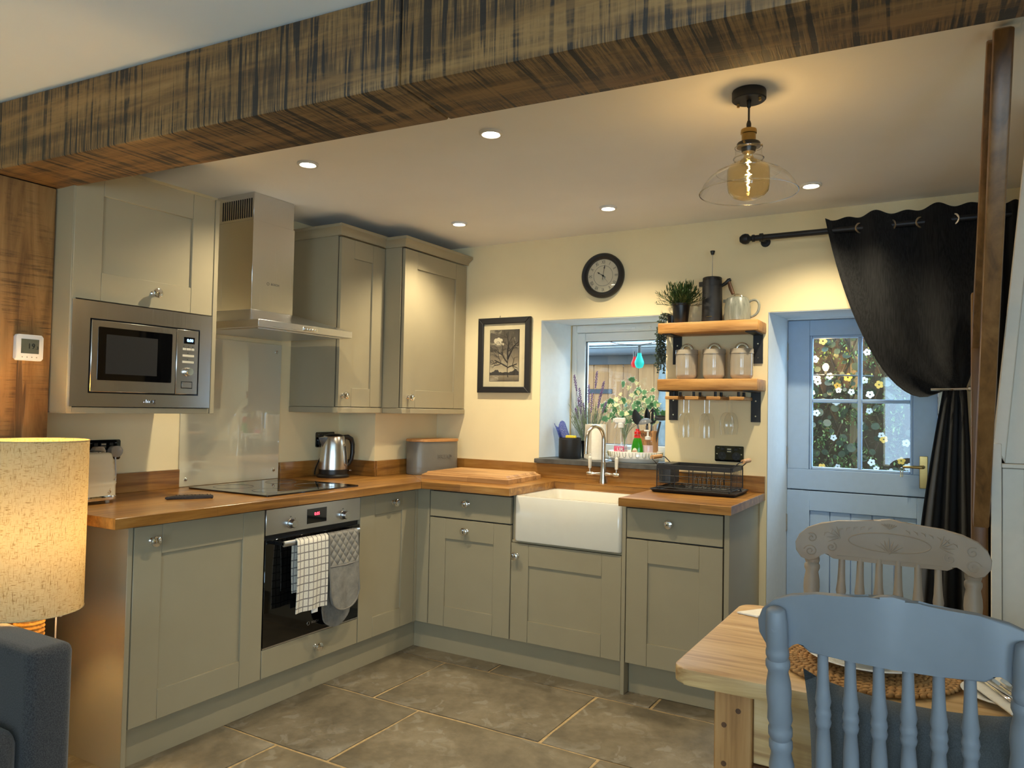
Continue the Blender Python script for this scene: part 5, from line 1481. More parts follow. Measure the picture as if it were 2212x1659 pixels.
# utensil box and utensils
ux0, ux1, uy0, uy1 = 1.585, 1.690, 0.115, 0.205
ub = thing('utensil_box', 'square plywood utensil box printed UTENSILS in the dish', 'utensil box', (1.637, 0.16, DZ_))
for q in ((ux0, ux1, uy0, uy0+0.006), (ux0, ux1, uy1-0.006, uy1), (ux0, ux0+0.006, uy0+0.006, uy1-0.006), (ux1-0.006, ux1, uy0+0.006, uy1-0.006)):
    part('side', bx(q[0], q[1], q[2], q[3], DZ_, DZ_+0.162, 0.001), MT['boxwood'], ub)
part('base', bx(ux0+0.006, ux1-0.006, uy0+0.006, uy1-0.006, DZ_, DZ_+0.006), MT['boxwood'], ub)
part('lettering', text_bm('UTENSILS', 0.026, 0.0003, FM(('y', uy0), (ux0+ux1)/2, DZ_+0.138, 0.0004), sx=0.88), MT['darkgrey'], ub)
def utensil(label, cat, base, tip, headf, hm, hn='handle'):
    t = thing(cat.replace(' ', '_'), label, cat, base, group='kitchen utensils in the plywood box')
    part(hn, tube([base, Vector(base).lerp(Vector(tip), 0.5), tip], [0.005, 0.0045, 0.004], 8, flat=1.4), MT[hm], t)
    headf(t, Vector(tip), (Vector(tip)-Vector(base)).normalized())
    return t
def spoonhead(wd, ln, mat, slots=False, cup=0.006):
    def f(t, tip, d):
        side = d.cross(Vector((0, 1, 0))).normalized(); nrm = side.cross(d)
        b = B(); prev = None; n = 12
        rows = []
        for i in range(n+1):
            u = i/n; w_ = wd*math.sin(PI*min(1, max(0.03, u**0.75)))**0.75
            rows.append([b.verts.new(tip + d*ln*u + side*w_*k/3 + nrm*(cup*(abs(k)/3)**2*w_/wd)) for k in range(-3, 4)])
        for i in range(n):
            for k in range(6):
                if slots and 3 <= i <= 8 and k in (1, 4): continue
                b.faces.new((rows[i][k], rows[i][k+1], rows[i+1][k+1], rows[i+1][k]))
        bmesh.ops.solidify(b, geom=list(b.faces), thickness=0.003)
        part('head', b, MT[mat], t, smooth=60)
    return f
def ladlehead(t, tip, d):
    b = lathe([(0, 0), (0.012, 0.001), (0.024, 0.006), (0.034, 0.016), (0.038, 0.026), (0.0365, 0.026), (0.033, 0.017), (0.023, 0.008), (0.012, 0.003), (0, 0.002)], axis_m(tip+d*0.03+Vector((-0.004, -0.02, 0.012)), (0.15, 0.25, -1)), 24)
    part('head', b, MT['midgrey'], t, smooth=60)
def strainhead(t, tip, d):
    b = lathe([(0.030, 0), (0.033, 0.002), (0.033, 0.016), (0.030, 0.018), (0.030, 0)], axis_m(tip+Vector((0.0, 0, 0.012)), (0.1, -0.2, 1)), 24)
    part('head', b, MT['darkgrey'], t)
zb_ = DZ_+0.02
utensil('dark serving spoon leaning left in the utensil box', 'serving spoon', (1.625, 0.15, zb_), (1.590, 0.135, zb_+0.175), spoonhead(0.026, 0.092, 'darkgrey'), 'midgrey')
utensil('black spatula spoon at the back of the utensil box', 'spatula', (1.640, 0.180, zb_), (1.632, 0.178, zb_+0.185), spoonhead(0.018, 0.088, 'black'), 'black')
utensil('dark slotted spoon standing upright in the utensil box', 'slotted spoon', (1.655, 0.165, zb_), (1.668, 0.155, zb_+0.180), spoonhead(0.026, 0.092, 'darkgrey', True), 'midgrey')
utensil('grey soup ladle hung bowl-down over the utensil box', 'ladle', (1.65, 0.14, zb_), (1.648, 0.125, zb_+0.170), ladlehead, 'midgrey')
utensil('dark hooped strainer leaning right in the utensil box', 'strainer', (1.665, 0.18, zb_), (1.715, 0.165, zb_+0.195), strainhead, 'darkgrey')
# washing up liquid
wl = thing('washing_up_bottle', 'green washing-up liquid bottle with red cap', 'bottle', (1.618, 0.066, DZ_))
MT['greenliq'] = None
m, nt, p_ = newmat('green_liquid_bottle'); p_.inputs['Base Color'].default_value = srgb(52, 158, 30); p_.inputs['Roughness'].default_value = 0.08
p_.inputs['Transmission Weight'].default_value = 0.35; MT['greenliq'] = m
WB = T(1.618, 0.062, DZ_)
part('bottle', lathe([(0, 0), (0.032, 0), (0.035, 0.005), (0.035, 0.04), (0.033, 0.075), (0.026, 0.105), (0.0195, 0.120), (0.018, 0.121), (0, 0.121)], WB, 28, sy=0.62), MT['greenliq'], wl)
part('shoulder', lathe([(0.0185, 0.120), (0.0155, 0.135), (0.0145, 0.145), (0, 0.145)], WB, 24, sy=0.7), MT['glass'], wl)
part('neck_label', lathe([(0.0205, 0.124), (0.0178, 0.140)], WB, 16, sy=0.72, a0=math.radians(200), a1=math.radians(340)), MT['red'], wl)
part('cap', lathe([(0, 0.143), (0.018, 0.143), (0.0175, 0.158), (0.011, 0.162), (0.0105, 0.172), (0, 0.173)], WB, 22), MT['red'], wl)
MT['wlabel'] = plain('pale_label', srgb(226, 232, 196), 0.4)
lb = part('label', lathe([(0, 0), (0.018, 0.0), (0.018, 0.001), (0, 0.001)], T(1.612, 0.0405, DZ_+0.042) @ RX(PI/2) @ T(0, 0, 0), 22, sx=0.9, sy=1.35), MT['wlabel'], wl)
part('lettering', text_bm('FAIRY', 0.0125, 0.0006, T(1.612, 0.0388, DZ_+0.048) @ RX(PI/2) @ RZ(0.08)), MT['red'], lb)
# soap dispenser
sd_ = thing('soap_dispenser', 'clear pump bottle of pale pink hand soap', 'bottle', (1.668, 0.085, DZ_))
MT['pinksoap'] = plain('pale_pink_soap', srgb(226, 196, 200), 0.2, var=0.02)
SB = T(1.672, 0.082, DZ_)
part('liquid', lathe([(0, 0.001), (0.029, 0.001), (0.030, 0.005), (0.030, 0.082), (0, 0.083)], SB, 24, sy=0.75), MT['pinksoap'], sd_)
part('bottle', lathe([(0, 0), (0.030, 0), (0.0312, 0.004), (0.0312, 0.090), (0.027, 0.103), (0.014, 0.110), (0.0135, 0.116), (0, 0.116)], SB, 24, sy=0.76), MT['glass'], sd_)
part('collar', lathe([(0, 0.114), (0.0165, 0.114), (0.0165, 0.130), (0.006, 0.134), (0.005, 0.160), (0, 0.160)], SB, 18), MT['white_pl'], sd_)
part('pump_head', bx(-0.022, 0.010, -0.007, 0.007, 0.158, 0.168, 0.003, SB), MT['white_pl'], sd_)
# variegated ivy
random.seed(21)
iv = thing('ivy_plant', 'variegated ivy spray standing before the window pane', 'plant', (1.49, 0.235, SZ))
part('pot', lathe([(0, 0), (0.030, 0), (0.036, 0.07), (0.038, 0.072), (0.038, 0.080), (0.033, 0.080), (0.032, 0.07), (0, 0.068)], T(1.470, 0.240, SZ), 20), MT['white'], iv)
def m_ivy():
    m, nt, p = newmat('variegated_ivy_leaf')
    at = N(nt, 'ShaderNodeTexCoord')
    ln = N(nt, 'ShaderNodeVectorMath', operation='LENGTH'); nt.links.new(at.outputs['Object'], ln.inputs[0])
    n = noise(nt, at.outputs['Object'], 60, 3)
    f = math_n(nt, 'ADD', ln.outputs['Value'], math_n(nt, 'MULTIPLY', math_n(nt, 'SUBTRACT', n, 0.5), 0.012))
    nt.links.new(ramp(nt, f, [(0.010, srgb(70, 128, 84)), (0.0155, srgb(96, 152, 104)), (0.0175, srgb(236, 238, 214)), (0.03, srgb(238, 236, 206))]), p.inputs['Base Color'])
    p.inputs['Roughness'].default_value = 0.5
    return m
MT['ivy'] = m_ivy()
MT['ivy_lt'] = plain('cream_ivy_leaf', srgb(226, 220, 172), 0.5, var=0.15, nscale=80)
ivl = [(0, -0.012), (0.012, -0.014), (0.022, -0.006), (0.013, 0.002), (0.019, 0.014), (0.007, 0.011), (0, 0.026), (-0.007, 0.011), (-0.019, 0.014), (-0.013, 0.002), (-0.022, -0.006), (-0.012, -0.014)]
proto = {}
stemb = B()
for i in range(95):
    az = random.uniform(-1, 1)
    x = 1.49 + 0.215*az*random.uniform(0.5, 1.0) + 0.02; zz = SZ + 0.225 + random.uniform(0.0, 0.22)*(1-0.5*abs(az)) + (0.04 if random.random() < 0.2 else 0)
    y = 0.235 + random.uniform(-0.035, 0.035)
    if i % 3 == 0: add_tube(stemb, bez((1.470, 0.240, SZ+0.07), (1.47, 0.24, SZ+0.16), (1.47+0.3*(x-1.47), y, zz-0.03), (x, y, zz), 6), 0.0013, 4)
    mt = 'ivy' if random.random() < 0.6 else 'ivy_lt'
    M = T(x, y, zz) @ RZ(random.uniform(-0.7, 0.7)) @ RX(PI/2+random.uniform(-0.6, 0.6)) @ RZ(random.uniform(-1.6, 1.6)) @ Matrix.Scale(random.uniform(0.8, 1.35) if mt == 'ivy' else random.uniform(0.55, 1.0), 4)
    if mt not in proto:
        o = part('leaf', poly(ivl, -0.0004, 0.0004), MT[mt], iv, world=False, smooth=0); proto[mt] = o
        o.matrix_local = world_m(iv).inverted() @ M
    else: share('leaf', proto[mt], iv, world_m(iv).inverted() @ M)
part('stems', stemb, MT['stem'], iv)

# ------------------------------------------------------------------ dish rack
dk = thing('dish_rack', 'black wire dish rack with wooden handles on its tray', 'dish rack', (2.05, -0.2, WT1))
ra, rb_, rc, rd = 1.838, 2.262, -0.350, -0.062
z0_ = WT1
b = B()
prev = None
for h_, ins in ((0.0008, 0.014), (0.003, 0.010), (0.018, 0.0), (0.019, 0.002), (0.006, 0.014)):
    ring = [b.verts.new((x, y, z0_+h_)) for x, y in rrect(ra+ins, rb_-ins, rc+ins, rd-ins, 0.014)]
    if prev:
        for i in range(len(ring)): b.faces.new((prev[i], prev[(i+1) % len(ring)], ring[(i+1) % len(ring)], ring[i]))
    else: b.faces.new(ring[::-1])
    prev = ring
b.faces.new(prev)
part('drip_tray', b, MT['blackmat'], dk, smooth=30)
wx0, wx1, wy0, wy1 = 1.868, 2.236, -0.326, -0.088
zt_, zf_ = z0_+0.138, z0_+0.026
for q in ((wx0, wx1, wy0, wy0+0.003), (wx0, wx1, wy1-0.003, wy1), (wx0, wx0+0.003, wy0, wy1), (wx1-0.003, wx1, wy0, wy1)):
    part('top_band', bx(q[0], q[1], q[2], q[3], zt_-0.022, zt_, 0.0008), MT['blackmat'], dk)
for y in (wy0+0.0015, wy1-0.0015):
    for z in (z0_+0.052, z0_+0.084):
        part('side_wire', tube([(wx0, y, z), (wx1, y, z)], 0.0018, 6), MT['blackmat'], dk)
    for i in range(5):
        x = wx0+0.001+(wx1-wx0-0.002)*i/4
        part('upright_wire', tube([(x, y, zf_), (x, y, zt_-0.01)], 0.0022, 6), MT['blackmat'], dk)
    part('floor_rail', tube([(wx0, y, zf_), (wx1, y, zf_)], 0.0022, 6), MT['blackmat'], dk)
for x in (wx0+0.0015, wx1-0.0015):
    for i in range(10):
        y = wy0 + (wy1-wy0)*(i+0.5)/10
        part('end_wire', tube([(x, y, zf_), (x, y, zt_-0.01)], 0.0014, 5), MT['blackmat'], dk)
    part('floor_rail', tube([(x, wy0, zf_), (x, wy1, zf_)], 0.0022, 6), MT['blackmat'], dk)
for i in range(16):
    x = wx0 + (wx1-wx0)*(i+1)/17
    if 7 <= i <= 13:
        pts = [(x, wy0, zf_), (x, wy0+0.05, zf_), (x, wy0+0.065, zf_+0.045), (x, wy0+0.085, zf_+0.058), (x, wy0+0.11, zf_+0.050), (x, wy0+0.125, zf_+0.01), (x, wy0+0.135, zf_), (x, wy1, zf_)]
    else: pts = [(x, wy0, zf_), (x, wy1, zf_)]
    part('floor_wire', tube(pts, 0.0016, 5), MT['blackmat'], dk)
for x in (wx0+0.01, wx1-0.01):
    for y in (wy0+0.006, wy1-0.006):
        part('foot', lathe([(0, 0.0062), (0.006, 0.0062), (0.005, 0.012), (0.003, 0.026), (0, 0.026)], T(x, y, z0_), 10), MT['black'], dk)
for s, x in ((-1, wx0), (1, wx1)):
    hz = zt_+0.030
    gx = x + s*0.042
    g_ = part('grip', tube([(gx, -0.275, hz), (gx, -0.140, hz)], 0.0105, 14), MT['dowel'], dk, label='turned wooden grip')
    for y, y2 in ((-0.275, wy0+0.02), (-0.140, wy1-0.02)):
        part('grip_wire', tube([(gx, y, hz), (gx-s*0.012, y2, hz-0.006), (x, y2, zt_-0.004), (x, y2, zt_-0.02)], 0.0026, 6), MT['blackmat'], g_)
cc = part('cutlery_caddy', poly(rrect(wx0-0.030, wx0+0.045, -0.235, -0.095, 0.01), zf_+0.012, zt_-0.002), MT['darkgrey'], dk, label='charcoal plastic cutlery cup')
for v in cc.data.vertices:
    if v.co.z < 0.06 : v.co.x = (v.co.x + 0.187)*0.82 - 0.187 + 0.008
part('caddy_mouth', poly(rrect(wx0-0.027, wx0+0.042, -0.232, -0.098, 0.009), zt_-0.0018, zt_-0.0010), MT['black'], cc)
# ------------------------------------------------------------------ ceiling lights
MT['trimring'] = plain('white_downlight_trim', srgb(226, 222, 214), 0.35)
def lamp_light(name, kind, loc, watts, col, parent, size=0.03, spot=None, rot=(0, 0, 0)):
    d = bpy.data.lights.new(name, kind)
    d.energy = watts; d.color = col
    if kind in ('POINT', 'SPOT'): d.shadow_soft_size = size
    if kind == 'SPOT': d.spot_size = math.radians(spot[0]); d.spot_blend = spot[1]
    o = bpy.data.objects.new(name, d); COL.objects.link(o)
    o.rotation_euler = rot
    if parent:
        o.parent = parent; o.location = world_m(parent).inverted() @ Vector(loc)
    else: o.location = loc
    return o
DLS = [(1.677, -1.630, 'recessed spotlight in the middle of the ceiling beside the beam'), (0.807, -1.685, 'recessed spotlight nearest the cooker hood'),
       (0.802, -0.553, 'recessed spotlight in front of the corner wall cabinet'), (1.659, -0.494, 'recessed spotlight in front of the wall clock'),
       (2.603, -0.449, 'recessed spotlight in front of the curtain pole')]
for x, y, lab in DLS:
    t = thing('downlight', lab, 'ceiling light', (x, y, CZ-0.006), group='recessed ceiling spotlights')
    part('trim_ring', lathe([(0.030, 0.0015), (0.034, -0.004), (0.041, -0.0045), (0.044, -0.001), (0.044, 0.0055), (0.030, 0.0055)], T(x, y, CZ-0.006), 30), MT['trimring'], t)
    part('lens', lathe([(0, 0.0025), (0.030, 0.0025), (0.030, 0.0035), (0, 0.0035)], T(x, y, CZ-0.006), 24), MT['led'], t)
    lamp_light('downlight_lamp', 'SPOT', (x, y, CZ-0.014), DOWN_W, WARM, t, 0.025, (128, 0.75))
# pendant
PX_, PY_ = 2.588, -1.56
pd = thing('pendant_lamp', 'clear glass pendant lamp with glowing amber filament bulb', 'pendant lamp', (PX_, PY_, CZ))
M = T(PX_, PY_, 0)
rose = part('ceiling_rose', lathe([(0, 2.3345), (0.050, 2.3345), (0.052, 2.330), (0.052, 2.307), (0.049, 2.304), (0, 2.304)], M, 36), MT['blackmat'], pd)
for s in (-1, 1):
    part('rose_screw', lathe([(0, 2.293), (0.004, 2.293), (0.0045, 2.297), (0.003, 2.299), (0.0045, 2.301), (0.0045, 2.304), (0, 2.304)], T(PX_+s*0.036, PY_-0.012*s, 0), 12), MT['brass'], rose)
part('cord_grip', lathe([(0, 2.304), (0.0075, 2.304), (0.0065, 2.285), (0.004, 2.281), (0, 2.281)], M, 14), MT['black'], pd)
part('cord', tube([(PX_, PY_, 2.285), (PX_, PY_, 2.232)], 0.0032, 8), MT['black'], pd)
part('lower_grip', lathe([(0, 2.240), (0.0045, 2.240), (0.0075, 2.230), (0.0075, 2.216), (0, 2.216)], M, 14), MT['black'], pd)
part('lampholder', lathe([(0, 2.218), (0.010, 2.218), (0.0235, 2.212), (0.0245, 2.207), (0.0245, 2.199), (0.0215, 2.197), (0.0215, 2.170), (0, 2.170)], M, 28), MT['brass'], pd, label='antique brass lampholder')
part('shade_ring', lathe([(0, 2.171), (0.034, 2.170), (0.036, 2.166), (0.036, 2.156), (0.024, 2.154), (0.020, 2.140), (0, 2.140)], M, 28), MT['black'], pd)
for a in (0.4, 2.5, 4.6):
    part('ring_screw', lathe([(0, 0), (0.0035, 0), (0.0035, 0.006), (0, 0.0065)], axis_m((PX_+0.036*math.cos(a), PY_+0.036*math.sin(a), 2.162), (math.cos(a), math.sin(a), 0)), 10), MT['brass'], pd)
gp = [(0.030, 2.158), (0.042, 2.154), (0.040, 2.146), (0.0405, 2.130), (0.0445, 2.124), (0.0455, 2.118), (0.0415, 2.112), (0.050, 2.104), (0.066, 2.092), (0.096, 2.078), (0.122, 2.058), (0.138, 2.036), (0.146, 2.018), (0.149, 2.014), (0.148, 2.011)]
MT['glassrim'] = thin_glass('thick_glass_edge', (0.93, 0.93, 0.92, 1), 4.0)
gs = part('glass_shade', lathe(gp, M, 48), MT['glass'], pd, smooth=60, label='clear bell-shaped glass shade')
for r_, z_ in ((0.1485, 2.0125), (0.0455, 2.120), (0.0415, 2.155), (0.098, 2.077)):
    part('glass_bead', tube([(PX_+r_*math.cos(a*PI/28), PY_+r_*math.sin(a*PI/28), z_) for a in range(56)], 0.0016 if r_ != 0.098 else 0.0007, 6, True), MT['glassrim'], gs)
bl = part('bulb', lathe([(0.013, 2.140), (0.014, 2.128), (0.018, 2.120), (0.034, 2.110), (0.058, 2.098), (0.0645, 2.084), (0.0645, 2.036), (0.060, 2.016), (0.046, 2.000), (0.024, 1.992), (0, 1.990)], M, 36), MT['amber'], pd, smooth=60, label='fat amber glass bulb')
MT['filament'] = emit('glowing_filament', (1.0, 0.60, 0.16, 1), 60)
fp_ = [Vector((PX_+0.0045*math.cos(i*0.8)*(1 if i % 2 else 0.4), PY_+0.0045*math.sin(i*0.8), 2.115-0.095*i/34)) for i in range(35)]
part('filament', tube(fp_, 0.0017, 5), MT['filament'], bl)
lamp_light('pendant_light', 'POINT', (PX_, PY_, 2.055), PEND_W, (1.0, 0.68, 0.33), pd, 0.012)

# ------------------------------------------------------------------ thermostat
th = thing('thermostat', 'small white wall thermostat reading 19.3 on the oak post', 'thermostat', (0.30, -2.508, 1.46))
TF = ('x', 0.30)
part('case', poly(rrect(-2.553, -2.462, 1.460, 1.552, 0.008), 0.0005, 0.020, FM(TF), 0.004, 2), MT['white_pl'], th)
MT['lcd'] = plain('grey_lcd', srgb(92, 96, 86), 0.2, var=0.02)
sc_ = part('screen', fb(TF, -2.537, -2.477, 1.485, 1.536, 0.020, 0.0206), MT['lcd'], th)
part('reading', text_bm('19', 0.027, 0.0002, FM(TF, -2.503, 1.5105, 0.0208)), MT['black'], sc_)
part('reading', text_bm('.3', 0.015, 0.0002, FM(TF, -2.4835, 1.5055, 0.0208)), MT['black'], sc_)
for i in range(4):
    part('key', lathe([(0, 0.020), (0.002, 0.020), (0.002, 0.0205), (0, 0.0205)], FM(TF, -2.532+0.016*i, 1.472), 8), MT['canister'], th)

# ------------------------------------------------------------------ floor lamp
LX, LY = 0.545, -2.590
fl_ = thing('floor_lamp', 'lit lamp with tall linen drum shade and wicker column', 'lamp', (LX, LY, 0))
def m_shade():
    m, nt, p = newmat('linen_lampshade')
    nt.nodes.remove(p)
    th_ = noise(nt, coords(nt, (60, 60, 420)), 1.0, 2)
    tv_ = noise(nt, coords(nt, (420, 420, 45)), 1.0, 2)
    f = math_n(nt, 'MAXIMUM', th_, tv_)
    col = ramp(nt, f, [(0.56, srgb(196, 176, 134)), (0.66, srgb(172, 146, 100)), (0.74, srgb(122, 94, 56))])
    df = N(nt, 'ShaderNodeBsdfDiffuse'); tl = N(nt, 'ShaderNodeBsdfTranslucent')
    nt.links.new(col, df.inputs[0]); nt.links.new(col, tl.inputs[0])
    ms = N(nt, 'ShaderNodeMixShader'); ms.inputs[0].default_value = 0.065
    nt.links.new(df.outputs[0], ms.inputs[1]); nt.links.new(tl.outputs[0], ms.inputs[2])
    nt.links.new(ms.outputs[0], nt.nodes['Material Output'].inputs[0])
    return m
MT['shade'] = m_shade()
MT['wicker'] = plain('woven_rattan', srgb(196, 156, 92), 0.7, var=0.3, nscale=120, bmp=0.4)
part('shade', lathe([(0.153, 0.640), (0.153, 1.190)], T(LX, LY, 0), 56), MT['shade'], fl_, smooth=60, label='tall cream linen drum shade')
for z in (0.640, 1.190):
    part('shade_hem', tube([(LX+0.153*math.cos(a*PI/28), LY+0.153*math.sin(a*PI/28), z) for a in range(56)], 0.0022, 5, True), MT['shade'], fl_)
part('foot', lathe([(0, 0.0005), (0.12, 0.0005), (0.12, 0.012), (0.05, 0.02), (0, 0.02)], T(LX, LY, 0), 28), MT['wicker'], fl_)
pr_ = [(0.040, 0.02)] + [(0.042+0.0032*(i % 2), 0.02+0.0068*i) for i in range(1, 88)] + [(0.046, 0.622), (0.047, 0.628), (0.043, 0.633), (0.036, 0.630), (0.036, 0.60), (0, 0.60)]
part('column', lathe(pr_, T(LX, LY, 0), 22), MT['wicker'], fl_, label='woven wicker column')
part('stem', tube([(LX, LY, 0.60), (LX, LY, 0.86)], 0.009, 10), MT['brass'], fl_)
m, nt, p_ = newmat('lit_clear_bulb'); nt.nodes.remove(p_)
em = N(nt, 'ShaderNodeEmission'); em.inputs[0].default_value = (1.0, 0.72, 0.36, 1); em.inputs[1].default_value = 12
tr_ = N(nt, 'ShaderNodeBsdfTransparent'); mx = N(nt, 'ShaderNodeMixShader'); mx.inputs[0].default_value = 0.2
nt.links.new(tr_.outputs[0], mx.inputs[1]); nt.links.new(em.outputs[0], mx.inputs[2]); nt.links.new(mx.outputs[0], nt.nodes['Material Output'].inputs[0])
MT['bulbglow'] = m
part('bulb', lathe([(0, 0.86), (0.013, 0.86), (0.016, 0.885), (0.028, 0.915), (0.030, 0.935), (0.022, 0.958), (0, 0.966)], T(LX, LY, 0), 18), MT['bulbglow'], fl_)
part('pull_cord', tube([(LX+0.07, LY+0.045, 0.66), (LX+0.072, LY+0.045, 0.61), (LX+0.070, LY+0.046, 0.54)], 0.0028, 6), MT['white_pl'], fl_)
part('cord_loop', tube([(LX+0.082+0.010*math.cos(a*PI/6), LY+0.052+0.004*math.cos(a*PI/6), 0.632+0.014*math.sin(a*PI/6)) for a in range(12)], 0.0024, 5, True), MT['white_pl'], fl_)
lamp_light('lamp_bulb_light', 'POINT', (LX, LY, 0.90), LAMP_W, (1.0, 0.69, 0.29), fl_, 0.035)

# ------------------------------------------------------------------ sofa
MT['sofa'] = m_fabric('charcoal_sofa_tweed', srgb(36, 35, 36), srgb(68, 66, 66), 'n', 330)
sf = thing('sofa', 'charcoal tweed sofa corner with its arm beside the lamp', 'sofa', (0.5, -3.3, 0))
def cushion(x0, x1, y0, y1, z0, z1, r, seg=4):
    return bx(x0, x1, y0, y1, z0, z1, r, None, seg)
part('arm', cushion(0.10, 0.955, -2.800, -2.672, 0.04, 0.630, 0.028), MT['sofa'], sf, smooth=60)
part('arm', cushion(0.10, 0.925, -4.75, -4.62, 0.04, 0.622, 0.028), MT['sofa'], sf, smooth=60)
part('base', bx(0.10, 0.90, -4.62, -2.796, 0.06, 0.26, 0.01), MT['sofa'], sf)
for a, c in ((-3.70, -2.805), (-4.61, -3.71)):
    part('seat_cushion', cushion(0.28, 0.945, a, c, 0.262, 0.425, 0.045), MT['sofa'], sf, smooth=60)
    part('back_cushion', cushion(0.12, 0.30, a, c, 0.43, 0.80, 0.05), MT['sofa'], sf, smooth=60)
for x in (0.16, 0.86):
    for y in (-2.74, -4.69):
        part('foot', bx(x-0.025, x+0.025, y-0.025, y+0.025, 0.0008, 0.045), MT['black'], sf)

# ------------------------------------------------------------------ pine table
tb_ = thing('pine_table', 'small waxed pine dining table with square-topped turned legs', 'table', (2.98, -1.97, 0))
TX0, TX1, TY0, TY1, TZ = 2.600, 3.40, -2.305, -1.640, 0.760
b = B()
outl = rrect(TX0, TX1, TY0, TY1, 0.045, 5)
random.seed(9)
outl = [(x+random.uniform(-0.002, 0.002), y+random.uniform(-0.002, 0.002)) for x, y in outl]
add_poly(b, outl, TZ-0.034, TZ, None, 0.006, 2)
part('top', b, MT['pine'], tb_, smooth=45)
lp = [(0.0, 0.0008), (0.020, 0.0008), (0.026, 0.02), (0.024, 0.05), (0.016, 0.075), (0.022, 0.09), (0.027, 0.12), (0.035, 0.22), (0.036, 0.28), (0.028, 0.335), (0.020, 0.35), (0.033, 0.365), (0.035, 0.378), (0.024, 0.392), (0.024, 0.402), (0.034, 0.415), (0.036, 0.43), (0, 0.43)]
for x, y in ((2.730, -2.235), (3.335, -2.235), (2.730, -1.705), (3.335, -1.705)):
    lg = part('leg', bx(x-0.040, x+0.040, y-0.040, y+0.040, 0.43, TZ-0.0345, 0.003), MT['pine_z'], tb_)
    part('turned_foot', lathe(lp, T(x, y, 0), 22), MT['pine_dark'], lg)
    for zz in (0.66, 0.585, 0.70):
        part('peg', lathe([(0, 0), (0.006, 0), (0.006, 0.0012), (0, 0.0012)], FM(('y', y-0.040), x+(-0.018, 0.012, 0.016)[int(zz*1000) % 3], zz+random.uniform(-0.02, 0.02)), 8), MT['pine_dark'], lg)
for q in ((2.771, 3.294, -2.262, -2.240), (2.771, 3.294, -1.700, -1.678), (2.706, 2.728, -2.194, -1.746), (3.340, 3.362, -2.194, -1.746)):
    part('apron', bx(q[0], q[1], q[2], q[3], 0.575, TZ-0.035, 0.002), MT['pine'], tb_)
part('apron_lip', bx(2.771, 3.294, -2.268, -2.24, 0.562, 0.574, 0.002), MT['pine_dark'], tb_)

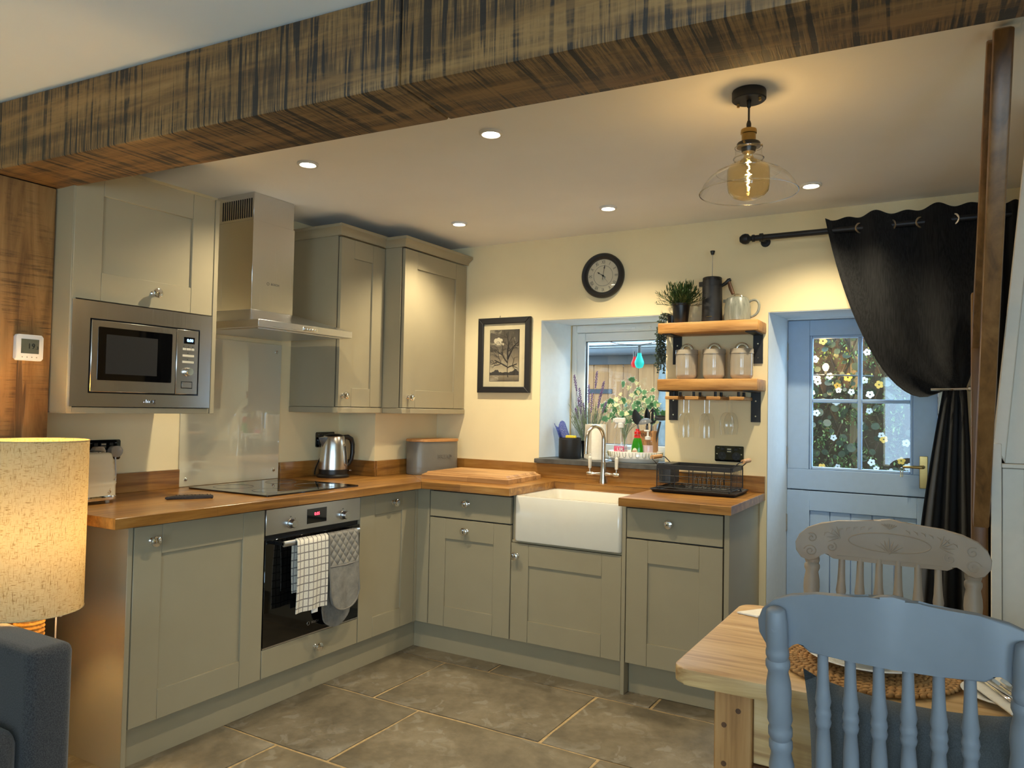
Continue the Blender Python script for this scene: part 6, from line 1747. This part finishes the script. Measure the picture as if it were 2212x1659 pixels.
# ------------------------------------------------------------------ spindle-back chairs
def chair(label, loc, rotz, mat, sc=1.0, crest_z=1.005, carve=True):
    """local: sitter faces +y, back at y = -0.19"""
    t = thing('spindle_chair', label, 'chair', loc, rotz)
    mm = MT[mat]
    P = lambda n, bm, par=t, **k: part(n, bm, mm, par, world=False, **k)
    lean = 0.115
    yb = lambda z: -0.165 - (z-0.45)*lean
    W2, HC_ = 0.195*sc, 0.122
    cz0 = crest_z-HC_-0.003
    # seat
    so = []
    for i in range(32):
        a = 2*PI*i/32; c_, s_ = math.cos(a), math.sin(a)
        so.append((0.205*sc*abs(c_)**0.62*(1 if c_ > 0 else -1)*(1+0.06*s_), 0.01+0.185*abs(s_)**0.62*(1 if s_ > 0 else -1)))
    P('seat', poly(so, 0.435, 0.466, None, 0.008, 2), smooth=45)
    # crest rail (outline in x,z, bent backwards in plan)
    half = [(0.0, 0.0), (0.07, 0.001), (0.135, 0.002), (0.148, 0.010), (0.156, 0.021), (0.165, 0.010), (0.178, -0.004), (0.197, -0.008), (0.216, 0.0), (0.229, 0.020), (0.231, 0.043), (0.222, 0.066), (0.202, 0.086), (0.168, 0.101), (0.125, 0.110), (0.085, 0.113), (0.055, 0.112), (0.038, 0.115), (0.02, 0.122), (0.0, 0.125)]
    half = [(x*sc, z) for x, z in half]
    outl = half + [(-x, z) for x, z in half[-2:0:-1]]
    b = B()
    cols = {}
    add_poly(b, outl, -0.011, 0.011, None, 0.004, 2)
    bmesh.ops.triangulate(b, faces=[f for f in b.faces if len(f.verts) > 4])
    # local (x, z_up, thickness) -> chair frame
    for v in b.verts:
        x, zz, d = v.co
        z = cz0+zz
        v.co = (x, yb(z) - 0.020 + 0.13*x*x/ (0.23*sc) - d, z)
    cr = P('crest_rail', b, smooth=40, label='scalloped crest rail with pressed leaf carving' if carve else 'scalloped crest rail')
    if carve:
        def on(x, zz, o=0.0115): 
            z = cz0+zz
            return Vector((x, yb(z)-0.020+0.13*x*x/(0.23*sc)+o, z))
        P('carved_oval', tube([on(0.098*sc*math.cos(a*PI/24), 0.060+0.026*math.sin(a*PI/24)) for a in range(48)], 0.0018, 5, True), cr)
        for s in (-1, 1):
            for cx_, cz_, r0, turns, a0 in ((0.192, 0.020, 0.018, 1.6, 0.3), (0.140, 0.035, 0.014, 1.4, 2.0), (0.190, 0.058, 0.015, 1.3, 1.0)):
                P('carved_scroll', tube([on(s*sc*(cx_+r0*(1-i/20*0.85)*math.cos(a0+i/20*turns*2*PI)), cz_+r0*(1-i/20*0.85)*math.sin(a0+i/20*turns*2*PI)) for i in range(21)], 0.0017, 5), cr)
            for i in range(7):
                x_ = 0.04+0.018*i; z_ = 0.100-0.0018*i*i*0.35
                P('carved_leaf', tube([on(s*sc*x_, z_), on(s*sc*(x_+0.008), z_-0.004), on(s*sc*(x_+0.010), z_-0.011)], [0.0012, 0.0024, 0.0008], 5), cr)
            for i in range(5):
                a = 0.5+0.42*i
                P('carved_leaf', tube([on(s*sc*0.118, 0.062), on(s*sc*(0.118+0.018*math.cos(a-0.9)), 0.062+0.018*math.sin(a-0.9)), on(s*sc*(0.118+0.034*math.cos(a-0.9)), 0.062+0.034*math.sin(a-0.9))], [0.001, 0.0026, 0.0008], 5), cr)
        for i in range(-3, 4):
            P('carved_frond', tube([on(0, 0.030), on(0.007*i*sc, 0.045+0.004*(3-abs(i))), on(0.0085*i*sc*1.3, 0.052+0.007*(3-abs(i)))], [0.0022, 0.0026, 0.001], 5), cr)
            P('carved_frond', tube([on(0, 0.098), on(0.006*i*sc, 0.110+0.001*(3-abs(i)))], [0.001, 0.0022], 5), cr)
        P('bead_row', tube([on(sc*(-0.125+0.25*i/30), 0.011, 0.0110+(0.0009 if i % 2 else 0)) for i in range(31)], [0.0016 if i % 2 else 0.0024 for i in range(31)], 5), cr)
    # back posts
    for s in (-1, 1):
        bot, top = Vector((s*W2*0.97, yb(0.45)+0.01, 0.455)), Vector((s*W2, yb(0.98)-0.012+0.045, crest_z-0.034))
        L = (top-bot).length
        top2 = Vector((s*W2*0.985, yb(crest_z)-0.050+0.028, crest_z-0.048))
        d = (top2-bot)
        pr = [(0,0),(.016,0),(.019,.05),(.0215,.15),(.0225,.22),(.0175,.245),(.021,.255),(.021,.266),(.0175,.272),(.0215,.280),(.0215,.292),(.0185,.298),(.0225,.310),(.0205,.335),(.0225,.360),(.0215,.380),(.0175,.402),(.0215,.412),(.0215,.421),(.018,.426),(.0205,.433),(.0205,.441),(.0185,.446),(.0195,.455),(.019,.49),(.0165,.516),(.012,.520),(0,.521)]
        k = d.length/0.521
        ps = P('back_post', lathe([(r, z*k) for r, z in pr], axis_m(bot, d), 20), smooth=50)
        P('post_peg', lathe([(0, 0), (0.005, 0), (0.005, 0.001), (0, 0.0012)], axis_m(bot+d*0.93+Vector((0, -0.0178, 0)), (0, -1, 0.0)), 10), ps)
    # spindles
    for i in range(6):
        f = -1+2*i/5
        bot, top = Vector((f*0.118*sc, yb(0.46)+0.012-0.01*f*f, 0.460)), Vector((f*0.112*sc*1.02, yb(cz0)-0.016+0.012*f*f*0.3, cz0+0.012))
        d = top-bot; L = d.length
        pr = [(0,0),(.0085,0),(.0105,.10),(.0140,.20),(.0130,.25),(.0105,.282),(.0125,.287),(.0140,.294),(.0122,.300),(.0140,.307),(.0130,.314),(.0115,.319),(.0138,.330),(.0110,.350),(.0095,.38),(.0088,.42),(0,.42)]
        k = L/0.42
        P('spindle', lathe([(r, z*k) for r, z in pr], axis_m(bot, d), 14), smooth=50)
    # legs and stretchers
    lpf = [(0, 0), (0.013, 0), (0.016, 0.03), (0.013, 0.06), (0.019, 0.10), (0.022, 0.17), (0.019, 0.23), (0.013, 0.245), (0.018, 0.255), (0.018, 0.265), (0.013, 0.275), (0.020, 0.30), (0.021, 0.36), (0.016, 0.42), (0.015, 0.44), (0, 0.44)]
    feet = {}
    for sx_ in (-1, 1):
        for sy_ in (-1, 1):
            bot = Vector((sx_*0.195*sc, (0.185 if sy_ > 0 else -0.20), 0.0008)); top = Vector((sx_*0.160*sc, (0.145 if sy_ > 0 else -0.14), 0.440))
            d = top-bot
            P('leg', lathe([(r, z*d.length/0.44) for r, z in lpf], axis_m(bot, d), 16), smooth=50)
            feet[(sx_, sy_)] = (bot, d)
    at = lambda kx_, f: feet[kx_][0] + feet[kx_][1]*f
    for a, c, f in (((-1, 1), (1, 1), 0.50), ((-1, 1), (-1, -1), 0.36), ((1, 1), (1, -1), 0.36), ((-1, -1), (1, -1), 0.42)):
        p0, p1 = at(a, f), at(c, f)
        P('stretcher', tube([p0, p0.lerp(p1, 0.25), p0.lerp(p1, 0.5), p0.lerp(p1, 0.75), p1], [0.008, 0.011, 0.014, 0.011, 0.008], 10), smooth=60)
    return t
chair('grey-blue spindle-back chair in the foreground, back turned to camera', (3.052, -2.262, 0), math.radians(0.0), 'chair', 0.98, 1.022)
chair('taupe spindle-back chair on the far side of the table', (2.985, -1.790, 0), PI, 'chair_taupe', 1.06, 1.030)
# cushion on the near chair
cu = thing('seat_cushion', 'slate grey square cushion propped against the foreground chair back', 'cushion', (3.06, -2.36, 0.47))
MT['cushion'] = m_fabric('slate_velvet', srgb(70, 73, 74), srgb(86, 89, 90), 'n', 500)
b = B()
n_ = 16
for side in (-1, 1):
    g = []
    for i in range(n_+1):
        row = []
        for j in range(n_+1):
            u, v = -1+2*i/n_, -1+2*j/n_
            edge = (1-u**4)*(1-v**4)
            pin = 1 - 0.10*(1-u*u) if abs(v) > 0.99 else 1
            x = 0.195*u*(1-0.10*(1-v*v)**0.5*0 - 0.07*(1-v*v)); z = 0.195*v*(1-(0.17 if v > 0 else 0.08)*(1-u*u)**0.7)
            y = side*0.052*max(0, edge)**0.55
            row.append(b.verts.new((x, y, z)))
        g.append(row)
    for i in range(n_):
        for j in range(n_):
            b.faces.new((g[i][j], g[i+1][j], g[i+1][j+1], g[i][j+1]))
bmesh.ops.remove_doubles(b, verts=b.verts, dist=0.0005)
b.transform(T(3.085, -2.362, 0.640) @ RX(math.radians(6)))
part('cover', b, MT['cushion'], cu, smooth=70)

# ------------------------------------------------------------------ table setting
MT['jute'] = plain('water_hyacinth_weave', srgb(178, 134, 82), 0.8, var=0.3, nscale=70, bmp=0.4)
pm = thing('placemat', 'round braided seagrass placemat on the pine table', 'placemat', (2.975, -2.075, TZ))
part('backing', lathe([(0, 0.0006), (0.176, 0.0006), (0.176, 0.004), (0, 0.004)], T(2.975, -2.075, TZ), 40), MT['jute'], pm)
for rI in range(8):
    r = 0.030 + 0.0205*rI
    b = B(); nn = max(10, int(2*PI*r/0.016))
    for i in range(nn):
        for s in (-1, 1):
            a = 2*PI*(i+(0.5 if s > 0 else 0))/nn
            M = T(2.975, -2.075, TZ+0.007) @ RZ(a) @ T(r+s*0.0048, 0, 0) @ RZ(s*0.6) @ Matrix.Diagonal((0.0062, 0.0115, 0.0052, 1))
            bmesh.ops.create_icosphere(b, subdivisions=1, radius=1.0, matrix=M)
    part('braid_ring', b, MT['jute'], pm, smooth=70)
pl_ = thing('dinner_plate', 'white dinner plate on the braided placemat', 'plate', (2.975, -2.06, TZ+0.013))
part('plate', lathe([(0, 0), (0.075, 0), (0.080, 0.004), (0.128, 0.017), (0.131, 0.019), (0.129, 0.021), (0.080, 0.009), (0.074, 0.006), (0, 0.006)], T(2.975, -2.062, TZ+0.0125), 48), MT['china'], pl_, smooth=50)
bw = thing('side_bowl', 'shallow white bowl stacked on the dinner plate', 'bowl', (2.975, -2.06, TZ+0.02))
part('bowl', lathe([(0, 0), (0.045, 0), (0.05, 0.004), (0.085, 0.030), (0.087, 0.032), (0.084, 0.032), (0.048, 0.009), (0, 0.006)], T(2.975, -2.055, TZ+0.0192), 40), MT['china'], bw, smooth=50)
sp2 = thing('side_plate', 'small white side plate at the right of the placemat', 'plate', (3.235, -2.10, TZ))
part('plate', lathe([(0, 0), (0.045, 0), (0.05, 0.003), (0.080, 0.011), (0.082, 0.013), (0.079, 0.014), (0.048, 0.006), (0, 0.005)], T(3.235, -2.120, TZ+0.0006), 40), MT['china'], sp2, smooth=50)
nk = thing('napkin', 'folded white napkin under the cutlery on the side plate', 'napkin', (3.225, -2.13, TZ+0.015))
b = B(); add_poly(b, [(-0.035, -0.115), (0.0, -0.135), (0.035, -0.12), (0.04, 0.09), (-0.04, 0.10)], 0.0, 0.005, T(3.222, -2.135, TZ+0.0152) @ RZ(math.radians(22)), 0.0015)
part('fold', b, MT['paper'], nk)
def cutlery(name, label, x, y, rz, kind):
    t = thing(name, label, name, (x, y, TZ+0.022), group='cutlery on the napkin')
    M = T(x, y, TZ+0.0235) @ RZ(rz)
    h = part('handle', tube([M @ Vector((0, -0.095, 0.002)), M @ Vector((0, -0.08, 0.004)), M @ Vector((0, -0.03, 0.003)), M @ Vector((0, 0.02, 0.003))], [0.007, 0.0085, 0.006, 0.0035], 8, flat=0.35 if False else 0.45), MT['chrome'], t)
    if kind == 'knife':
        part('blade', poly([(-0.004, 0.02), (0.006, 0.02), (0.008, 0.06), (0.004, 0.10), (-0.004, 0.105)], 0.0022, 0.0036, M), MT['chrome'], t)
    elif kind == 'fork':
        part('neck', poly([(-0.004, 0.02), (0.004, 0.02), (0.010, 0.05), (0.010, 0.06), (-0.010, 0.06), (-0.010, 0.05)], 0.0022, 0.0040, M), MT['chrome'], t)
        for k in range(4):
            part('tine', bx(-0.0095+0.0055*k, -0.0070+0.0055*k, 0.06, 0.095, 0.0024, 0.0040, 0, M), MT['chrome'], t)
    else:
        part('bowl', lathe([(0, 0), (0.010, 0.001), (0.016, 0.005), (0.0165, 0.006), (0.010, 0.003), (0, 0.002)], M @ T(0, 0.045, 0.001), 18, sy=1.5), MT['chrome'], t)
cutlery('fork', 'steel fork lying leftmost on the napkin', 3.203, -2.124, math.radians(24), 'fork')
cutlery('knife', 'steel knife lying between fork and spoon', 3.231, -2.138, math.radians(24), 'knife')
cutlery('spoon', 'steel spoon lying rightmost on the napkin', 3.256, -2.146, math.radians(20), 'spoon')
nk2 = thing('napkin', 'white napkin corner at the far left of the table', 'napkin', (2.665, -1.74, TZ))
part('fold', poly([(-0.03, -0.06), (0.03, -0.045), (0.04, 0.07), (-0.015, 0.075)], 0.0006, 0.006, T(2.672, -1.735, TZ) @ RZ(-0.5), 0.0015), MT['paper'], nk2)

# ------------------------------------------------------------------ staircase at the right
st = thing('stair_newel', 'square oak stair newel post with rounded top by the curtain', 'newel post', (3.217, -0.98, 0))
b = bx(3.194, 3.242, -1.005, -0.957, 0.0008, 1.742, 0.006, None, 2)
part('shaft', b, MT['stairwood'], st)
hr = thing('stair_handrail', 'steep varnished oak handrail rising to the ceiling beam', 'handrail', (3.22, -1.03, 0.97))
def beam_between(p0, p1, w, h, mat_, parent, name):
    p0, p1 = Vector(p0), Vector(p1); d = p1-p0
    M = axis_m(p0, d)
    side = Vector((1, 0, 0)); dn = d.normalized(); side = (side-dn*side.dot(dn)).normalized(); upv = dn.cross(side)
    M = Matrix((side, upv, dn)).transposed().to_4x4(); M.translation = p0
    return part(name, bx(-w/2, w/2, -h/2, h/2, 0, d.length, 0.006, M, 2), mat_, parent)
beam_between((3.2195, -1.062, 0.985), (3.252, -1.690, 2.318), 0.045, 0.070, MT['stairwood'], hr, 'rail')
beam_between((3.204, -1.062, 1.56), (3.228, -1.62, 2.318), 0.022, 0.050, MT['stairwood'], hr, 'upper_rail')
# white boarded partition that closes the stair
MT['offwhite'] = plain('off_white_board_paint', srgb(212, 205, 192), 0.5, var=0.02)
wp = thing('wall_stair', 'white boarded partition closing in the staircase', 'partition', (3.5, -1.1, 0), kind='structure')
xs = [3.275, 3.335, 3.45, 3.57, 3.69, 3.81, 3.93, 4.05, 4.17, 4.29, 4.41]
for i in range(len(xs)-1):
    part('board', bx(xs[i]+0.001, xs[i+1]-0.001, -1.10, -1.082, 0.0, 1.165, 0.002), MT['offwhite'], wp)
part('corner_board', bx(3.246, 3.2745, -1.105, -1.08, 0.0, 1.243, 0.002), MT['offwhite'], wp)
part('cap', bx(3.2745, 4.41, -1.108, -1.078, 1.166, 1.180, 0.002), MT['offwhite'], wp)
b = B(); add_poly(b, [(3.285, 1.181), (4.41, 1.181), (4.41, 2.33), (3.388, 2.33)], -0.018, 0.0, FM(('y', -1.082)))
part('upper_panel', b, MT['offwhite'], wp)
b = B(); add_poly(b, [(3.252, 1.244), (3.284, 1.181), (3.387, 2.33), (3.352, 2.33)], -0.02, 0.012, FM(('y', -1.082)), 0.003)
part('raking_trim', b, MT['offwhite'], wp)
# picture beyond the stair
p2 = thing('framed_picture', 'black thin-framed picture on the wall behind the stair rail', 'picture', (3.5, 0, 1.5))
for q in ((3.345, 3.357, 1.60, 2.052), (3.657, 3.669, 1.60, 2.052), (3.357, 3.657, 2.040, 2.052), (3.357, 3.657, 1.60, 1.612)):
    part('frame_side', fb(('y', 0), q[0], q[1], q[2], q[3], 0.001, 0.02, 0.001), MT['blackmat'], p2)
part('print', fb(('y', 0), 3.357, 3.657, 1.612, 2.040, 0.001, 0.01), MT['white_pl'], p2)

# ------------------------------------------------------------------ garden beyond the glass
part('ground', bx(-4, 7, 0.46, 8, -0.2, -0.06), MT['ground'], label='pale paved yard outside the back door', cat='ground', kind='structure')
random.seed(31)
fe = thing('garden_fence', 'brown close-board fence across the yard behind the door', 'fence', (2.8, 1.6, -0.06))
FYY = 1.62
bw_src = None
i = 0; x = 1.70
while x < 4.2:
    w_ = random.choice((0.10, 0.12, 0.14))
    lt = random.random() < 0.22
    h_ = 1.93 if x < 2.78 else random.choice((1.93, 1.93))
    w2 = 0.03 if lt else w_
    i += 1
    part('fence_board', bx(x-0.004, x+w2+0.004, FYY-0.02-(0.006 if i % 2 else 0), FYY-(0.006 if i % 2 else 0)+0.002, -0.06, h_, 0.002), MT['fence_lt' if lt else 'fence'], fe)
    x += w2
part('fence_rail', bx(1.7, 4.2, FYY+0.001, FYY+0.045, 1.70, 1.79), MT['fence'], fe)
part('fence_cap', bx(1.7, 4.2, FYY-0.05, FYY+0.05, 1.931, 1.965), MT['fence_lt'], fe)
tl_ = thing('trellis', 'expanding willow trellis of crossed laths on the fence', 'trellis', (2.6, 1.57, 0.5))
for k in range(0, 13):
    for s in (1, -1):
        x0_ = 1.95+0.135*k
        b = tube([(x0_, FYY-0.042-(0.012 if s > 0 else 0), 0.55 if s > 0 else 1.88), (x0_+0.52, FYY-0.042-(0.012 if s > 0 else 0), 1.88 if s > 0 else 0.55)], 0.006, 5)
        part('lath', b, MT['fence'], tl_)
vn = thing('climbing_plant', 'artificial climbing leaves with white and yellow flowers on trellis', 'plant', (2.6, 1.55, 0.6))
oval_leaf = [(0.034*math.cos(a*PI/6)*(1 if True else 1), 0.030*math.sin(a*PI/6)) for a in range(12)]
lsrc = None
def vx(): return random.uniform(2.20, 3.02)
for i in range(170):
    M = T(vx(), FYY-0.055-random.uniform(0, 0.05), random.uniform(0.86, 1.88)) @ RX(PI/2+random.uniform(-0.7, 0.7)) @ RZ(random.uniform(0, 6.28)) @ Matrix.Scale(random.uniform(0.4, 0.95), 4)
    if lsrc is None:
        lsrc = part('leaf', poly(oval_leaf, -0.0008, 0.0008), MT['leaf_out'], vn, world=False, smooth=0); lsrc.matrix_local = world_m(vn).inverted() @ M
    else: share('leaf', lsrc, vn, world_m(vn).inverted() @ M)
b = B()
for i in range(330):
    cx_, cz_ = vx(), random.uniform(0.86, 1.88); yy = FYY-0.07-random.uniform(0, 0.03)
    for k in range(9):
        leafblade(b, (cx_+random.uniform(-0.03, 0.03), yy, cz_+random.uniform(-0.04, 0.04)), (random.uniform(-1, 1), random.uniform(-0.4, 0), random.uniform(-0.6, 1)), random.uniform(0.014, 0.026), 0.006, 0.003, 2)
part('small_leaves', b, MT['leaf_out2'], vn, smooth=0, kind='stuff')
MT['petal'] = plain('white_petal', srgb(150, 154, 160), 0.6, var=0.03)
MT['petal_y'] = plain('yellow_petal', srgb(150, 118, 40), 0.6, var=0.05)
pet = {}
fl_spots = [(0.42, 0.30), (0.32, 0.47), (0.15, 0.55), (0.60, 0.53), (0.72, 0.72), (0.90, 0.74), (0.30, 0.72), (0.06, 0.88), (0.20, 0.93), (0.62, 0.88), (0.66, 0.92), (0.92, 0.90), (0.86, 0.86), (0.16, 0.33), (0.45, 0.40), (0.56, 0.32), (0.68, 0.35)]
for i, (u, v) in enumerate(fl_spots + [(random.random(), random.random()) for _ in range(14)]):
    x, z = 2.24+0.72*u, 1.86-0.96*v
    mt = 'petal' if i % 4 else 'petal_y'
    M = T(x, FYY-0.115, z) @ RX(PI/2+random.uniform(-0.4, 0.4)) @ RZ(random.uniform(0, 6)) @ Matrix.Scale(random.uniform(0.6, 0.95), 4)
    if mt not in pet:
        b = B()
        for k in range(5):
            a = 2*PI*k/5
            add_poly(b, [(0.018*math.cos(a)+0.013*math.cos(q*PI/4), 0.018*math.sin(a)+0.013*math.sin(q*PI/4)) for q in range(8)], 0.001*k/5, 0.002+0.001*k/5)
        pet[mt] = part('flower', b, MT[mt], vn, world=False, smooth=0); pet[mt].matrix_local = world_m(vn).inverted() @ M
    else: share('flower', pet[mt], vn, world_m(vn).inverted() @ M)
# festoon bulb by the fence
fb_ = thing('festoon_light', 'lit festoon bulb on a dark cable against the fence', 'festoon light', (2.42, 1.45, 1.6))
part('cable', tube([(1.9, 1.46, 1.60), (2.2, 1.455, 1.592), (2.45, 1.45, 1.585), (2.7, 1.46, 1.578)], 0.006, 6), MT['black'], fb_)
part('bulb_holder', tube([(2.412, 1.45, 1.59), (2.412, 1.45, 1.612)], 0.010, 8), MT['black'], fb_)
MT['festoon'] = emit('lit_festoon_bulb', (1.0, 0.66, 0.22, 1), 16)
part('bulb', lathe([(0, 1.665), (0.012, 1.660), (0.020, 1.645), (0.020, 1.635), (0.011, 1.615), (0, 1.612)], T(2.412, 1.45, 0), 14), MT['festoon'], fb_)
lamp_light('festoon_bulb_light', 'POINT', (2.412, 1.40, 1.64), 5.0, (1.0, 0.62, 0.2), fb_, 0.02)
# outbuilding seen through the window
sh = thing('outbuilding', 'timber-boarded outbuilding with dark gutter beyond the window', 'shed', (0.6, 2.1, -0.06))
SY = 2.10
x = -1.2
while x < 1.03:
    part('board', bx(x, min(x+0.135, 1.035), SY-0.02, SY, -0.06, 1.72, 0.004), MT['shed'], sh)
    x += 0.137
part('fascia', bx(-1.2, 2.2, SY-0.06, SY-0.021, 1.715, 1.86), MT['iron'], sh)
MT['gutter'] = plain('dark_grey_gutter', srgb(70, 76, 84), 0.3, var=0.05)
part('gutter', lathe([(0.055, 0), (0.055, 3.4)], T(-1.2, SY-0.118, 1.845) @ RY(PI/2), 16, a0=-PI/2, a1=PI/2), MT['gutter'], sh)
for i in range(5):
    for k in range(9):
        part('roof_slate', bx(-1.2+k*0.40+(0.2 if i % 2 else 0), -0.805+k*0.40+(0.2 if i % 2 else 0), SY-0.14+0.13*i, SY+0.06+0.13*i, 1.870+0.052*i, 1.880+0.052*i, 0, T(0, 0, 0)), MT['slate'], sh)
part('strap_hinge', bx(0.28, 0.62, SY-0.028, SY-0.0205, 1.465, 1.505, 0.002), MT['iron'], sh)
b = B()
nx, nz = 46, 40
g = [[b.verts.new((1.04+1.0*i/nx, SY-0.05+0.03*math.sin(i*0.9+2.1*math.sin(j*0.7))*math.cos(j*0.8+math.sin(i*0.5))+random.uniform(-0.004, 0.004), -0.06+1.775*j/nz)) for j in range(nz+1)] for i in range(nx+1)]
for i in range(nx):
    for j in range(nz): b.faces.new((g[i][j], g[i+1][j], g[i+1][j+1], g[i][j+1]))
bmesh.ops.solidify(b, geom=list(b.faces), thickness=0.06)
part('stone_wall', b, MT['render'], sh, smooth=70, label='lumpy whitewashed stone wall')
# coloured party bulbs outside the window
pb = thing('party_lights', 'teal and red party bulbs strung on a wire outside window', 'string lights', (1.40, 0.62, 1.75))
part('wire', tube([(0.95, 0.451, 1.90), (1.06, 0.56, 1.83), (1.25, 0.62, 1.758), (1.405, 0.62, 1.742), (1.55, 0.61, 1.765), (1.78, 0.56, 1.83), (1.9, 0.451, 1.92)], 0.0028, 6), MT['black'], pb)
MT['teal'] = thin_glass('teal_bulb_glass', (0.25, 0.86, 0.80, 1), 1.0, body=0.55, bodycol=srgb(50, 190, 176))
MT['redglass'] = thin_glass('red_bulb_glass', (0.9, 0.25, 0.25, 1), 1.0, body=0.6, bodycol=srgb(214, 60, 64))
for x, y, z, mt, s in ((1.420, 0.60, 1.738, 'teal', 1.0), (1.372, 0.64, 1.705, 'redglass', 0.72)):
    hld = part('bulb_holder', lathe([(0, 0), (0.011*s, 0), (0.013*s, -0.045*s), (0, -0.045*s)], T(x, y, z), 12), MT['darkgrey'], pb)
    part('bulb', lathe([(0, -0.045*s), (0.012*s, -0.046*s), (0.015*s, -0.065*s), (0.029*s, -0.100*s), (0.030*s, -0.115*s), (0.022*s, -0.138*s), (0, -0.146*s)], T(x, y, z), 20), MT[mt], pb, smooth=60)
